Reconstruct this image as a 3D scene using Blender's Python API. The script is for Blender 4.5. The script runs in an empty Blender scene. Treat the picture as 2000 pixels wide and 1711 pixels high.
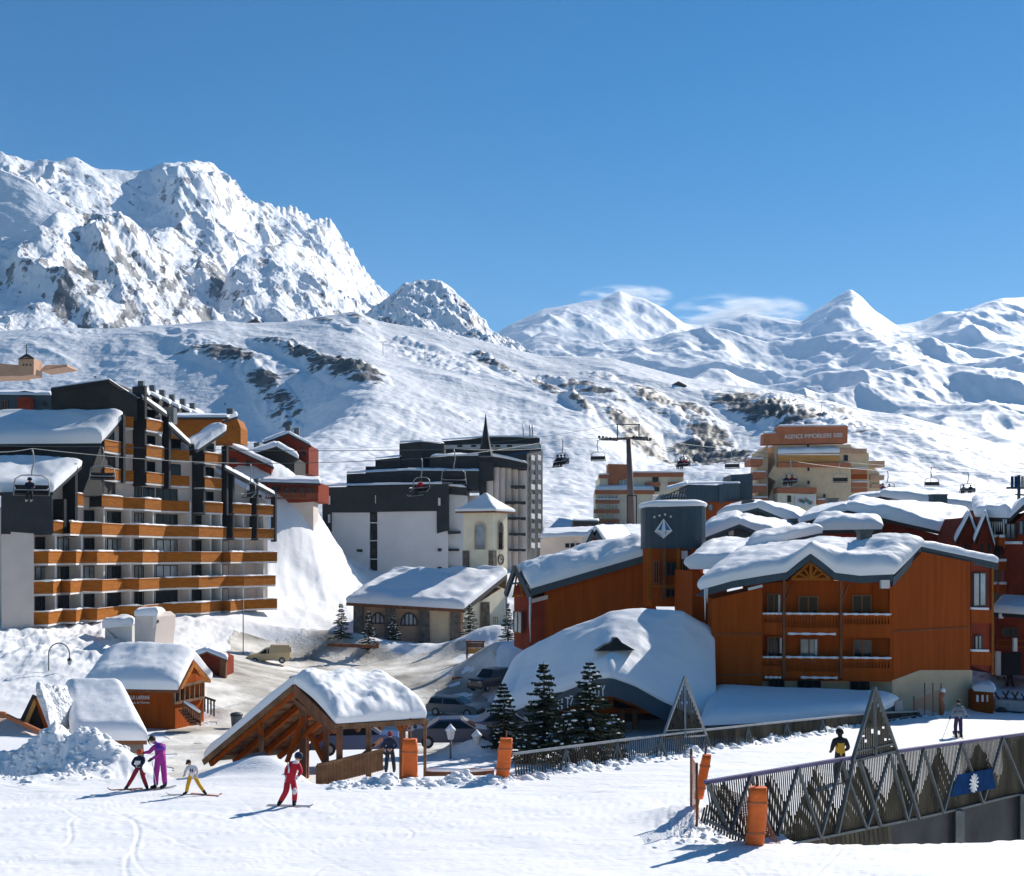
import bpy, math, random
import numpy as np
from mathutils import Vector
random.seed(7)
R = math.radians
scene = bpy.context.scene

# ------------------------------------------------------------------ camera
FPX = 2200.0          # focal length in photo pixels (photo is 2000 wide)
HOR = 1085.0          # horizon row in the photo
cam_d = bpy.data.cameras.new("camera")
cam = bpy.data.objects.new("camera", cam_d)
scene.collection.objects.link(cam)
cam.location = (0, 0, 0)
cam.rotation_euler = (R(90), 0, 0)
cam_d.sensor_width = 36
cam_d.lens = 36 * FPX / 2000
cam_d.shift_y = (HOR - 855.5) / 2000
cam_d.clip_start = 0.5
cam_d.clip_end = 60000
scene.camera = cam

# ------------------------------------------------------------------ sky and sun
SUN_EL, SUN_AZ = 31.5, 52.0     # azimuth counted from +X towards +Y (behind, to the right)
world = bpy.data.worlds.new("World")
scene.world = world
world.use_nodes = True
nt = world.node_tree
bg = nt.nodes["Background"]
sky = nt.nodes.new("ShaderNodeTexSky")
sky.sky_type = 'NISHITA'
sky.sun_disc = False
sky.sun_elevation = R(SUN_EL)
sky.sun_rotation = R(90 - SUN_AZ)
sky.altitude = 2300
sky.air_density = 1.3
sky.dust_density = 0.15
sky.ozone_density = 2.5
hsv = nt.nodes.new("ShaderNodeHueSaturation")
hsv.inputs['Saturation'].default_value = 1.5
hsv.inputs['Value'].default_value = 1.12
nt.links.new(sky.outputs[0], hsv.inputs['Color'])
nt.links.new(hsv.outputs[0], bg.inputs[0])
bg.inputs[1].default_value = 0.056
sun_d = bpy.data.lights.new("sun", 'SUN')
sun_d.energy = 5.0
sun_d.angle = R(0.5)
sun_d.color = (1.0, 0.945, 0.87)
sun = bpy.data.objects.new("sun", sun_d)
scene.collection.objects.link(sun)
sv = Vector((math.cos(R(SUN_AZ)) * math.cos(R(SUN_EL)), math.sin(R(SUN_AZ)) * math.cos(R(SUN_EL)), math.sin(R(SUN_EL))))
sun.rotation_euler = (-sv).to_track_quat('-Z', 'Y').to_euler()
scene.view_settings.view_transform = 'Standard'
scene.view_settings.look = 'None'
scene.view_settings.exposure = 0.44
scene.view_settings.gamma = 1.0
scene.render.engine = 'CYCLES'
scene.cycles.use_denoising = True
scene.cycles.max_bounces = 6
scene.cycles.volume_bounces = 3
scene.cycles.diffuse_bounces = 3
scene.cycles.transparent_max_bounces = 12

# ------------------------------------------------------------------ helpers
def at(px, py, Y):
    "photo pixel + real distance -> world point"
    return Vector(((px - 1000) / FPX * Y, Y, (HOR - py) / FPX * Y))

def new_mat(name):
    m = bpy.data.materials.new(name)
    m.use_nodes = True
    return m, m.node_tree, m.node_tree.nodes["Principled BSDF"]

def N(nt_, kind, **kw):
    n = nt_.nodes.new(kind)
    for k, v in kw.items():
        if k in n.inputs.keys() if isinstance(k, str) else False:
            n.inputs[k].default_value = v
        else:
            setattr(n, k, v)
    return n

def simple_mat(name, col, rough=0.7, var=0.12, scale=2.0, bump=0.0, bscale=20.0, metallic=0.0, stretch=(1, 1, 1), spec=0.3, col2=None, wave=None):
    "procedural material: noise-mottled colour, optional plank waves, optional bump"
    m, t, b = new_mat(name)
    tc = t.nodes.new("ShaderNodeTexCoord")
    mp = t.nodes.new("ShaderNodeMapping")
    mp.inputs['Scale'].default_value = stretch
    t.links.new(tc.outputs['Object'], mp.inputs[0])
    nz = t.nodes.new("ShaderNodeTexNoise")
    nz.inputs['Scale'].default_value = scale
    nz.inputs['Detail'].default_value = 5
    t.links.new(mp.outputs[0], nz.inputs['Vector'])
    ramp = t.nodes.new("ShaderNodeValToRGB")
    c1 = [max(0, c * (1 - var)) for c in col]
    c2 = [min(1, c * (1 + var)) for c in (col2 or col)]
    ramp.color_ramp.elements[0].position = 0.32
    ramp.color_ramp.elements[1].position = 0.68
    ramp.color_ramp.elements[0].color = (*c1, 1)
    ramp.color_ramp.elements[1].color = (*c2, 1)
    t.links.new(nz.outputs['Fac'], ramp.inputs[0])
    colout = ramp.outputs[0]
    if wave:
        axis, wscale, dark = wave
        w = t.nodes.new("ShaderNodeTexWave")
        w.bands_direction = axis
        w.wave_profile = 'SAW'
        w.inputs['Scale'].default_value = wscale
        w.inputs['Distortion'].default_value = 0.0
        t.links.new(tc.outputs['Object'], w.inputs['Vector'])
        r2 = t.nodes.new("ShaderNodeValToRGB")
        r2.color_ramp.elements[0].position = 0.0
        r2.color_ramp.elements[0].color = (dark, dark, dark, 1)
        r2.color_ramp.elements[1].position = 0.16
        r2.color_ramp.elements[1].color = (1, 1, 1, 1)
        t.links.new(w.outputs['Fac'], r2.inputs[0])
        mx = t.nodes.new("ShaderNodeMix")
        mx.data_type = 'RGBA'; mx.blend_type = 'MULTIPLY'
        mx.inputs[0].default_value = 1.0
        t.links.new(ramp.outputs[0], mx.inputs[6])
        t.links.new(r2.outputs[0], mx.inputs[7])
        colout = mx.outputs[2]
    t.links.new(colout, b.inputs['Base Color'])
    b.inputs['Roughness'].default_value = rough
    b.inputs['Metallic'].default_value = metallic
    b.inputs['Specular IOR Level'].default_value = spec
    if bump:
        n2 = t.nodes.new("ShaderNodeTexNoise")
        n2.inputs['Scale'].default_value = bscale
        n2.inputs['Detail'].default_value = 6
        t.links.new(mp.outputs[0], n2.inputs['Vector'])
        bp = t.nodes.new("ShaderNodeBump")
        bp.inputs['Strength'].default_value = bump
        bp.inputs['Distance'].default_value = 0.1
        t.links.new(n2.outputs['Fac'], bp.inputs['Height'])
        t.links.new(bp.outputs[0], b.inputs['Normal'])
    return m

# ---- numpy noise
_rng = np.random.RandomState(11)
_perm = _rng.permutation(4096)
_g = _rng.rand(4096) * 2 * np.pi
_gx, _gy = np.cos(_g), np.sin(_g)
def gnoise(x, y, seed=0):
    x = np.asarray(x, float) + seed * 17.31; y = np.asarray(y, float) - seed * 9.77
    xi = np.floor(x).astype(int); yi = np.floor(y).astype(int)
    xf = x - xi; yf = y - yi
    def gr(ix, iy, dx, dy):
        h = _perm[(_perm[ix & 4095] + iy) & 4095]
        return _gx[h] * dx + _gy[h] * dy
    u = xf * xf * xf * (xf * (xf * 6 - 15) + 10); v = yf * yf * yf * (yf * (yf * 6 - 15) + 10)
    a = gr(xi, yi, xf, yf); b = gr(xi + 1, yi, xf - 1, yf)
    c = gr(xi, yi + 1, xf, yf - 1); d = gr(xi + 1, yi + 1, xf - 1, yf - 1)
    return ((a + (b - a) * u) * (1 - v) + (c + (d - c) * u) * v) * 1.5
def fbm(x, y, octv=5, gain=0.5, lac=2.03, seed=0):
    s = 0; a = 1; f = 1
    for i in range(octv):
        s = s + a * gnoise(x * f, y * f, seed + i); a *= gain; f *= lac
    return s
def ridged(x, y, octv=6, gain=0.55, lac=2.1, seed=0):
    s = 0; a = 1; f = 1; w = 1
    for i in range(octv):
        n = 1 - np.abs(gnoise(x * f, y * f, seed + i)); n = n * n * w
        w = np.clip(n * 1.6, 0, 1); s = s + a * n; a *= gain; f *= lac
    return s

def grid_mesh(name, P, mat, smooth=True, attrs=None, mask=None, loc=(0, 0, 0)):
    "P: (n,m,3) array of points -> one mesh object"
    n, m_, _ = P.shape
    V = (P - np.array(loc)).reshape(-1, 3)
    idx = np.arange(n * m_).reshape(n, m_)
    q = np.stack([idx[:-1, :-1], idx[:-1, 1:], idx[1:, 1:], idx[1:, :-1]], -1).reshape(-1, 4)
    if mask is not None:
        mk = mask[:-1, :-1] & mask[:-1, 1:] & mask[1:, 1:] & mask[1:, :-1]
        q = q[mk.reshape(-1)]
    me = bpy.data.meshes.new(name)
    me.vertices.add(len(V)); me.vertices.foreach_set("co", V.astype(np.float32).ravel())
    me.loops.add(len(q) * 4); me.loops.foreach_set("vertex_index", q.astype(np.int32).ravel())
    me.polygons.add(len(q)); me.polygons.foreach_set("loop_start", np.arange(0, len(q) * 4, 4, dtype=np.int32))
    me.polygons.foreach_set("loop_total", np.full(len(q), 4, dtype=np.int32))
    me.polygons.foreach_set("use_smooth", np.full(len(q), smooth))
    me.update(calc_edges=True)
    for k, a in (attrs or {}).items():
        at_ = me.attributes.new(k, 'FLOAT', 'POINT'); at_.data.foreach_set("value", a.astype(np.float32).ravel())
    me.materials.append(mat)
    o = bpy.data.objects.new(name, me); scene.collection.objects.link(o)
    o.location = loc
    return o

def tag(o, label=None, cat=None, group=None, kind=None):
    if label: o["label"] = label
    if cat: o["category"] = cat
    if group: o["group"] = group
    if kind: o["kind"] = kind
    return o

def thing(name, label, cat, loc=(0, 0, 0), group=None):
    o = bpy.data.objects.new(name, None); scene.collection.objects.link(o)
    o.location = loc; o.empty_display_size = 0.3
    return tag(o, label, cat, group)

def root_loc(p):
    v = Vector((0, 0, 0))
    while p is not None:
        v += p.location; p = p.parent
    return v

class MB:
    "mesh builder: collects faces in world coordinates, one object per build()"
    def __init__(s): s.v = []; s.f = []; s.m = []; s.sm = []
    def face(s, pts, mi=0, smooth=False):
        i = len(s.v); s.v += [tuple(p) for p in pts]; s.f.append(list(range(i, i + len(pts)))); s.m.append(mi); s.sm.append(smooth); return s
    def prism(s, poly, vec, mi=0, caps=True):
        poly = [Vector(p) for p in poly]; vec = Vector(vec); n = len(poly)
        i = len(s.v); s.v += [tuple(p) for p in poly] + [tuple(p + vec) for p in poly]
        if caps:
            s.f += [list(range(i, i + n)), list(range(i + 2 * n - 1, i + n - 1, -1))]; s.m += [mi, mi]; s.sm += [False] * 2
        for k in range(n):
            s.f.append([i + k, i + n + k, i + n + (k + 1) % n, i + (k + 1) % n]); s.m.append(mi); s.sm.append(False)
        return s
    def box(s, c, size, rz=0.0, mi=0, frame=None):
        c = Vector(c); sx, sy, sz = [d / 2 for d in size]
        if frame: ux, uy, uz = frame
        else:
            ux = Vector((math.cos(rz), math.sin(rz), 0)); uy = Vector((-math.sin(rz), math.cos(rz), 0)); uz = Vector((0, 0, 1))
        p = [c + ux * (a * sx) + uy * (b * sy) - uz * sz for a, b in ((-1, -1), (1, -1), (1, 1), (-1, 1))]
        return s.prism(p, uz * (2 * sz), mi)
    def bar(s, a, b, w, h=None, mi=0, up=(0, 0, 1)):
        "rectangular bar from a to b; w across, h along up"
        a = Vector(a); b = Vector(b); h = h or w; d = (b - a)
        if d.length < 1e-6: return s
        dn = d.normalized(); up = Vector(up)
        if abs(dn.dot(up)) > 0.98: up = Vector((0, 1, 0))
        side = dn.cross(up).normalized(); u2 = side.cross(dn).normalized()
        p = [a + side * (i * w / 2) + u2 * (j * h / 2) for i, j in ((-1, -1), (1, -1), (1, 1), (-1, 1))]
        return s.prism(p, d, mi)
    def tube(s, pts, r, n=8, mi=0, caps=True, smooth=True):
        pts = [Vector(p) for p in pts]; rr = r if isinstance(r, (list, tuple)) else [r] * len(pts)
        i0 = len(s.v); up = None
        for k, p in enumerate(pts):
            d = (pts[min(k + 1, len(pts) - 1)] - pts[max(k - 1, 0)]).normalized()
            if up is None or abs(d.dot(up)) > 0.95: up = Vector((0, 0, 1)) if abs(d.z) < 0.9 else Vector((0, 1, 0))
            a = d.cross(up).normalized(); b = a.cross(d).normalized(); up = b
            for j in range(n):
                t = 2 * math.pi * j / n; s.v.append(tuple(p + (a * math.cos(t) + b * math.sin(t)) * rr[k]))
        for k in range(len(pts) - 1):
            for j in range(n):
                s.f.append([i0 + k * n + j, i0 + (k + 1) * n + j, i0 + (k + 1) * n + (j + 1) % n, i0 + k * n + (j + 1) % n]); s.m.append(mi); s.sm.append(smooth)
        if caps:
            s.f.append([i0 + j for j in range(n)]); s.m.append(mi); s.sm.append(False)
            e = i0 + (len(pts) - 1) * n; s.f.append([e + j for j in range(n - 1, -1, -1)]); s.m.append(mi); s.sm.append(False)
        return s
    def lathe(s, c, prof, n=16, mi=0, smooth=True, sx=1.0, sy=1.0, rz=0.0):
        "prof: list of (r, z) from bottom to top"
        c = Vector(c); i0 = len(s.v)
        for r, z in prof:
            for j in range(n):
                t = 2 * math.pi * j / n; x = math.cos(t) * r * sx; y = math.sin(t) * r * sy
                s.v.append((c.x + x * math.cos(rz) - y * math.sin(rz), c.y + x * math.sin(rz) + y * math.cos(rz), c.z + z))
        for k in range(len(prof) - 1):
            for j in range(n):
                s.f.append([i0 + k * n + j, i0 + k * n + (j + 1) % n, i0 + (k + 1) * n + (j + 1) % n, i0 + (k + 1) * n + j]); s.m.append(mi); s.sm.append(smooth)
        s.f.append([i0 + j for j in range(n - 1, -1, -1)]); s.m.append(mi); s.sm.append(False)
        e = i0 + (len(prof) - 1) * n; s.f.append([e + j for j in range(n)]); s.m.append(mi); s.sm.append(False)
        return s
    def ball(s, c, r, n=10, mi=0, sz=1.0, sx=1.0, sy=1.0, rz=0.0, jit=0.0):
        k = max(5, n // 2 + 1)
        prof = [(max(0.001, r * math.sin(math.pi * i / (k - 1)) * (1 + random.uniform(-jit, jit))), -r * math.cos(math.pi * i / (k - 1)) * sz) for i in range(k)]
        return s.lathe(c, prof, n, mi, True, sx, sy, rz)
    def build(s, name, mats, parent=None, label=None, recalc=True, bevel=0.0):
        if not isinstance(mats, (list, tuple)): mats = [mats]
        me = bpy.data.meshes.new(name)
        off = root_loc(parent)
        me.from_pydata([(a - off.x, b - off.y, c - off.z) for a, b, c in s.v], [], s.f)
        for m_ in mats: me.materials.append(m_)
        me.polygons.foreach_set("material_index", s.m); me.polygons.foreach_set("use_smooth", s.sm)
        if recalc:
            import bmesh
            bm = bmesh.new(); bm.from_mesh(me); bmesh.ops.recalc_face_normals(bm, faces=bm.faces); bm.to_mesh(me); bm.free()
        me.update()
        o = bpy.data.objects.new(name, me); scene.collection.objects.link(o)
        if parent is not None: o.parent = parent
        if label: o["label"] = label
        if bevel:
            md = o.modifiers.new("bevel", 'BEVEL'); md.width = bevel; md.segments = 2; md.limit_method = 'ANGLE'
        return o

def snow_patch(name, base, thick, mat, parent=None, nu=40, nv=24, edge=0.12, bulge=0.5, lump=0.12, seed=0, lscale=0.35, rnd=2.6, label=None):
    """closed rounded snow blanket. base: four corners (a00,a10,a11,a01) or f(u,v)->Vector.
    thick in metres; the rim is rounded and bulges out."""
    if not callable(base):
        a, b, c, d = [Vector(p) for p in base]
        base = lambda u, v: (a * (1 - u) + b * u) * (1 - v) + (d * (1 - u) + c * u) * v
    us = 0.5 - 0.5 * np.cos(np.linspace(0, math.pi, nu)); us = us * 0.7 + np.linspace(0, 1, nu) * 0.3
    vs = 0.5 - 0.5 * np.cos(np.linspace(0, math.pi, nv)); vs = vs * 0.7 + np.linspace(0, 1, nv) * 0.3
    B = np.array([[base(u, v)[:] for u in us] for v in vs])
    ctr = B.mean((0, 1))
    U, V_ = np.meshgrid(us, vs)
    Lu = np.linalg.norm(B[nv // 2, -1] - B[nv // 2, 0]); Lv = np.linalg.norm(B[-1, nu // 2] - B[0, nu // 2])
    ew = edge * 6 * thick
    du = np.minimum(U, 1 - U) * Lu; dv = np.minimum(V_, 1 - V_) * Lv
    def prof(d): x = np.clip(1 - d / max(ew, 1e-3), 0, 1); return (1 - x ** rnd) ** (1 / rnd)
    h = prof(du) * prof(dv)
    nz = fbm(B[..., 0] * lscale + seed, B[..., 1] * lscale, 4, seed=seed)
    nz2 = fbm(B[..., 0] * lscale * .5 + 3 * seed, B[..., 2] * lscale + 5, 3, seed=seed + 5)
    H = thick * h * (1 + lump * 2.2 * nz + lump * nz2)
    H = H + thick * h * .025 * fbm(B[..., 0] * lscale * 5, B[..., 1] * lscale * 5 + B[..., 2] * lscale * 4, 3, seed=seed + 9)
    top = B.copy(); top[..., 2] += H + 0.02
    # outward bulge of rim rows (belly halfway up)
    cu = (U - 0.5) * 2; cv = (V_ - 0.5) * 2
    ax_u = (B[nv // 2, -1] - B[nv // 2, 0]) / max(Lu, 1e-6); ax_v = (B[-1, nu // 2] - B[0, nu // 2]) / max(Lv, 1e-6)
    hb = np.clip(h, 0, 1)
    belly = np.sin(np.pi * np.clip(hb, 0, 1)) * bulge * thick * 0.5
    near_u = np.clip(1 - du / max(ew, 1e-3), 0, 1); near_v = np.clip(1 - dv / max(ew, 1e-3), 0, 1)
    top += (belly * near_u * np.sign(cu))[..., None] * ax_u + (belly * near_v * np.sign(cv))[..., None] * ax_v
    bot = B.copy(); bot[..., 2] += 0.012
    off = np.array(root_loc(parent)[:])
    V = np.concatenate([top.reshape(-1, 3), bot.reshape(-1, 3)]) - off
    idx = np.arange(nu * nv).reshape(nv, nu); n0 = nu * nv
    q = np.stack([idx[:-1, :-1], idx[:-1, 1:], idx[1:, 1:], idx[1:, :-1]], -1).reshape(-1, 4)
    qb = q[:, ::-1] + n0
    rim = list(idx[0, :]) + list(idx[1:, -1]) + list(idx[-1, -2::-1]) + list(idx[-2:0:-1, 0])
    rf = [[rim[k], rim[(k + 1) % len(rim)], rim[(k + 1) % len(rim)] + n0, rim[k] + n0] for k in range(len(rim))]
    F = q.tolist() + qb.tolist() + rf
    me = bpy.data.meshes.new(name); me.from_pydata(V.tolist(), [], F); me.materials.append(mat)
    import bmesh
    bm = bmesh.new(); bm.from_mesh(me); bmesh.ops.recalc_face_normals(bm, faces=bm.faces); bm.to_mesh(me); bm.free()
    me.polygons.foreach_set("use_smooth", [True] * len(me.polygons)); me.update()
    o = bpy.data.objects.new(name, me); scene.collection.objects.link(o)
    if parent is not None: o.parent = parent
    if label: o["label"] = label
    return o

def text_part(name, body, pos, xdir, updir, height, mat, parent, extrude=0.02, width=None):
    "lettering as a mesh; pos = left end of baseline"
    cu = bpy.data.curves.new(name, 'FONT'); cu.body = body; cu.size = 1.0; cu.extrude = 0.5 * extrude / max(height, .01)
    ob = bpy.data.objects.new(name, cu); scene.collection.objects.link(ob)
    dg = bpy.context.evaluated_depsgraph_get()
    me = bpy.data.meshes.new_from_object(ob.evaluated_get(dg)); bpy.data.objects.remove(ob)
    co = np.array([v.co[:] for v in me.vertices])
    w0 = co[:, 0].max() - co[:, 0].min(); h0 = 0.7
    sx = (width / w0) if width else height / h0; sy = height / h0
    X = Vector(xdir).normalized(); U = Vector(updir).normalized(); Z = X.cross(U)
    off = root_loc(parent); P = Vector(pos) - off
    x0 = co[:, 0].min()
    for v in me.vertices:
        c = v.co.copy(); v.co = P + X * ((c.x - x0) * sx) + U * (c.y * sy) + Z * (c.z * sy + 0.02)
    me.name = name; me.materials.clear(); me.materials.append(mat)
    o = bpy.data.objects.new(name, me); scene.collection.objects.link(o); o.parent = parent
    return o
# ------------------------------------------------------------------ materials
def snow_material(name, bump_specs, col=(0.86, 0.875, 0.90), rock=False, rockcol=((0.055, 0.055, 0.055), (0.20, 0.18, 0.16)), dist=0.3, slope=None, rscale=0.06, tint=None, stretch=(1, 1, 1), tracks=False):
    m, t, b = new_mat(name)
    geo = t.nodes.new("ShaderNodeNewGeometry")
    prev = None
    for sc, st, d_ in bump_specs:
        nz = t.nodes.new("ShaderNodeTexNoise"); nz.inputs['Scale'].default_value = sc; nz.inputs['Detail'].default_value = 4
        mp = t.nodes.new("ShaderNodeMapping"); mp.inputs['Scale'].default_value = (1, 1, 1)
        t.links.new(geo.outputs['Position'], mp.inputs[0]); t.links.new(mp.outputs[0], nz.inputs['Vector'])
        bp = t.nodes.new("ShaderNodeBump"); bp.inputs['Strength'].default_value = st; bp.inputs['Distance'].default_value = d_
        t.links.new(nz.outputs['Fac'], bp.inputs['Height'])
        if prev: t.links.new(prev.outputs[0], bp.inputs['Normal'])
        prev = bp
    if tracks:
        for rot, sc, st in ((8, .9, .22), (-17, 1.3, .16), (35, .5, .12)):
            mp = t.nodes.new("ShaderNodeMapping"); mp.inputs['Rotation'].default_value = (0, 0, R(rot)); mp.inputs['Scale'].default_value = (.10, 1, 1)
            t.links.new(geo.outputs['Position'], mp.inputs[0])
            nz = t.nodes.new("ShaderNodeTexNoise"); nz.inputs['Scale'].default_value = sc * 4; nz.inputs['Detail'].default_value = 3; nz.inputs['Distortion'].default_value = .6
            t.links.new(mp.outputs[0], nz.inputs['Vector'])
            rr_ = t.nodes.new("ShaderNodeValToRGB"); rr_.color_ramp.elements[0].position = .47; rr_.color_ramp.elements[1].position = .53
            e = rr_.color_ramp.elements.new(.5); e.color = (0, 0, 0, 1); rr_.color_ramp.elements[0].color = (1, 1, 1, 1); rr_.color_ramp.elements[2].color = (1, 1, 1, 1)
            t.links.new(nz.outputs['Fac'], rr_.inputs[0])
            bp = t.nodes.new("ShaderNodeBump"); bp.inputs['Strength'].default_value = st; bp.inputs['Distance'].default_value = .05
            t.links.new(rr_.outputs[0], bp.inputs['Height']); t.links.new(prev.outputs[0], bp.inputs['Normal']); prev = bp
    if prev: t.links.new(prev.outputs[0], b.inputs['Normal'])
    b.inputs['Roughness'].default_value = 0.65
    b.inputs['Specular IOR Level'].default_value = 0.25
    nv = t.nodes.new("ShaderNodeTexNoise"); nv.inputs['Scale'].default_value = bump_specs[0][0] * 0.3 if bump_specs else 0.5
    t.links.new(geo.outputs['Position'], nv.inputs['Vector'])
    rs = t.nodes.new("ShaderNodeValToRGB")
    rs.color_ramp.elements[0].position = .35; rs.color_ramp.elements[1].position = .65
    rs.color_ramp.elements[0].color = (*[c * (0.965 if not tint else 1) for c in (tint or col)], 1); rs.color_ramp.elements[1].color = (*col, 1)
    t.links.new(nv.outputs['Fac'], rs.inputs[0])
    out = rs.outputs[0]
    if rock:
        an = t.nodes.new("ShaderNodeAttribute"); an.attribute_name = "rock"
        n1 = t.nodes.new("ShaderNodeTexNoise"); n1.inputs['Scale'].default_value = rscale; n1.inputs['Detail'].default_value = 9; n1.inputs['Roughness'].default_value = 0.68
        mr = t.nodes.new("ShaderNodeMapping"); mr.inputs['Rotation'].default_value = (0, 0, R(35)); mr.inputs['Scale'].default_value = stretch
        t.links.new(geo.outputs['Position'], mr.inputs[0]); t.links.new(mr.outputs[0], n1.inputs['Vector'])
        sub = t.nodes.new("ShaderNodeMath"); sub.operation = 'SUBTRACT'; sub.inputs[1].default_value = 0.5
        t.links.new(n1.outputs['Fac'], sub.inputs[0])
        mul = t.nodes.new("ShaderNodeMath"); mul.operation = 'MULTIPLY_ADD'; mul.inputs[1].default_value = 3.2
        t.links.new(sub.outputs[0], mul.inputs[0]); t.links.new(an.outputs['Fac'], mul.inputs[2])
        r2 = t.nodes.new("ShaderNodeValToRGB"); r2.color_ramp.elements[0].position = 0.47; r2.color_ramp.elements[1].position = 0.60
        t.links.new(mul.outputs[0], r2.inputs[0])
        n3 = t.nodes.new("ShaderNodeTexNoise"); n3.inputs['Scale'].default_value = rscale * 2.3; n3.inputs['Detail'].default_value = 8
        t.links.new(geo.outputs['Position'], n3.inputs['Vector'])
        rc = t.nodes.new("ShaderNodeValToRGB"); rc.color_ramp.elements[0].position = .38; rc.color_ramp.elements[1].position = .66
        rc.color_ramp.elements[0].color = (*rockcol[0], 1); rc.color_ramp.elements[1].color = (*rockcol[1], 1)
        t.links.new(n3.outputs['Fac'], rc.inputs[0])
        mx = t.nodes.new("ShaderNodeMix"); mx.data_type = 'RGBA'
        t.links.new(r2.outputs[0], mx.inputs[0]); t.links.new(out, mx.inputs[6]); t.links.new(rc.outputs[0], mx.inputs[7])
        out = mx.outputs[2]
    t.links.new(out, b.inputs['Base Color'])
    return m

M = {}
M['snow_near'] = snow_material('piste snow', [(0.8, .28, .2), (5.0, .28, .04), (30, .25, .012)], (0.87, 0.875, 0.885), tracks=True)
M['snow_roof'] = snow_material('roof snow', [(0.7, .3, .2), (5, .25, .05)], (0.87, 0.875, 0.89))
M['snow_rough'] = snow_material('ploughed snow', [(0.9, .9, .6), (3.5, .9, .25), (14, .6, .05)], (0.85, 0.86, 0.88))
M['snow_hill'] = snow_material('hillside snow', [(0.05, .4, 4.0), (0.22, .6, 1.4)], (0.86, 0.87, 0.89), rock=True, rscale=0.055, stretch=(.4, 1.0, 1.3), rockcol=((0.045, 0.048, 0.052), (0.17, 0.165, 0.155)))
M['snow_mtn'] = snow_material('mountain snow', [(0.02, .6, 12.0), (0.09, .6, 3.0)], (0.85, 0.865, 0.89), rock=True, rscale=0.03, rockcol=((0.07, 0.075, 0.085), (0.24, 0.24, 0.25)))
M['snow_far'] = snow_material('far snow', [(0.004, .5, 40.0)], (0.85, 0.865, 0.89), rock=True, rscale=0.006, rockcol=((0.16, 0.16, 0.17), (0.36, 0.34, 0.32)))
M['road'] = simple_mat('worn snowy road', (0.36, 0.33, 0.28), 0.9, 0.22, 0.22, 0.6, 3.0, col2=(0.76, 0.73, 0.67))
M['larch'] = simple_mat('orange stained boards', (0.34, 0.112, 0.013), 0.7, 0.22, 1.2, 0.2, 8, stretch=(1, 1, 6), wave=('Z', 1.7, 0.55), spec=0.1)
M['chalet'] = simple_mat('red brown cladding', (0.33, 0.066, 0.008), 0.75, 0.16, 0.9, 0.15, 8, stretch=(4, 4, .25), spec=0.06)
M['chalet_sun'] = M['chalet']
M['reddish'] = simple_mat('dark red boards', (0.23, 0.036, 0.015), 0.7, 0.2, 0.8, 0.2, 8, wave=('Z', 1.2, 0.7), spec=0.08)
M['darkwood'] = simple_mat('dark brown slate cladding', (0.030, 0.026, 0.024), 0.6, 0.25, 0.8, 0.3, 6, wave=('Z', 1.4, 0.75))
M['blackwood'] = simple_mat('black slate cladding', (0.018, 0.02, 0.023), 0.55, 0.25, 0.6, 0.2, 5)
M['beam'] = simple_mat('weathered beam', (0.17, 0.065, 0.028), 0.7, 0.3, 2.5, 0.3, 14, stretch=(1, 1, .4))
M['plank'] = simple_mat('weathered plank', (0.19, 0.10, 0.05), 0.8, 0.35, 2.0, 0.3, 14, wave=('X', 2.4, 0.45))
M['render'] = simple_mat('off white render', (0.64, 0.55, 0.49), 0.85, 0.06, 0.6, 0.15, 14)
M['render_white'] = simple_mat('white render', (0.66, 0.64, 0.62), 0.85, 0.05, 0.4, 0.1, 14)
M['concrete'] = simple_mat('grey concrete', (0.22, 0.21, 0.20), 0.9, 0.18, 0.8, 0.3, 12)
M['shade_concrete'] = simple_mat('concrete with shade in colour', (0.055, 0.058, 0.06), 0.9, 0.3, 0.8, 0.3, 12)  # base colour darkened to carry the shade under the bridge
M['beige'] = simple_mat('beige render', (0.60, 0.46, 0.30), 0.85, 0.08, 0.9, 0.2, 14)
M['cream'] = simple_mat('cream render', (0.76, 0.68, 0.50), 0.85, 0.07, 0.8, 0.1, 14)
M['pinkish'] = simple_mat('pinkish render', (0.50, 0.30, 0.19), 0.85, 0.1, 0.8, 0.1, 14)
M['stone'] = simple_mat('rough stone', (0.13, 0.11, 0.09), 0.9, 0.4, 2.4, 0.8, 5)
M['bluegrey'] = simple_mat('blue grey metal sheet', (0.035, 0.062, 0.085), 0.45, 0.15, 0.8, 0.05, 8, stretch=(3, 3, .3))
M['glass'] = simple_mat('window glass', (0.012, 0.018, 0.024), 0.05, 0.2, 0.5, spec=0.22)
M['glass_lit'] = simple_mat('curtained glass', (0.22, 0.26, 0.28), 0.10, 0.6, 0.5, spec=0.8)
M['frame_dark'] = simple_mat('dark window frame', (0.03, 0.028, 0.026), 0.5, 0.1)
M['frame_wood'] = simple_mat('wood window frame', (0.24, 0.10, 0.04), 0.5, 0.1)
M['white'] = simple_mat('white paint', (0.75, 0.75, 0.74), 0.5, 0.04)
M['black'] = simple_mat('black rubber', (0.02, 0.02, 0.022), 0.6, 0.1)
M['steel'] = simple_mat('galvanised steel', (0.30, 0.31, 0.32), 0.45, 0.15, 3, metallic=0.5)
M['dsteel'] = simple_mat('dull grey steel', (0.10, 0.115, 0.12), 0.5, 0.2, 3, metallic=0.2)
M['slat'] = simple_mat('grey weathered slats', (0.05, 0.047, 0.038), 0.85, 0.35, 1.5, 0.3, 10, stretch=(1, 1, .3), col2=(0.085, 0.075, 0.055), spec=.08)
M['rail_blue'] = simple_mat('violet blue rail paint', (0.09, 0.075, 0.17), 0.5, 0.15)
M['orange'] = simple_mat('orange safety mattress', (0.80, 0.15, 0.02), 0.5, 0.12, 2.5, 0.5, 5)
M['terracotta'] = simple_mat('terracotta boards', (0.42, 0.14, 0.06), 0.7, 0.12, 0.5, 0.1, 5)
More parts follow.
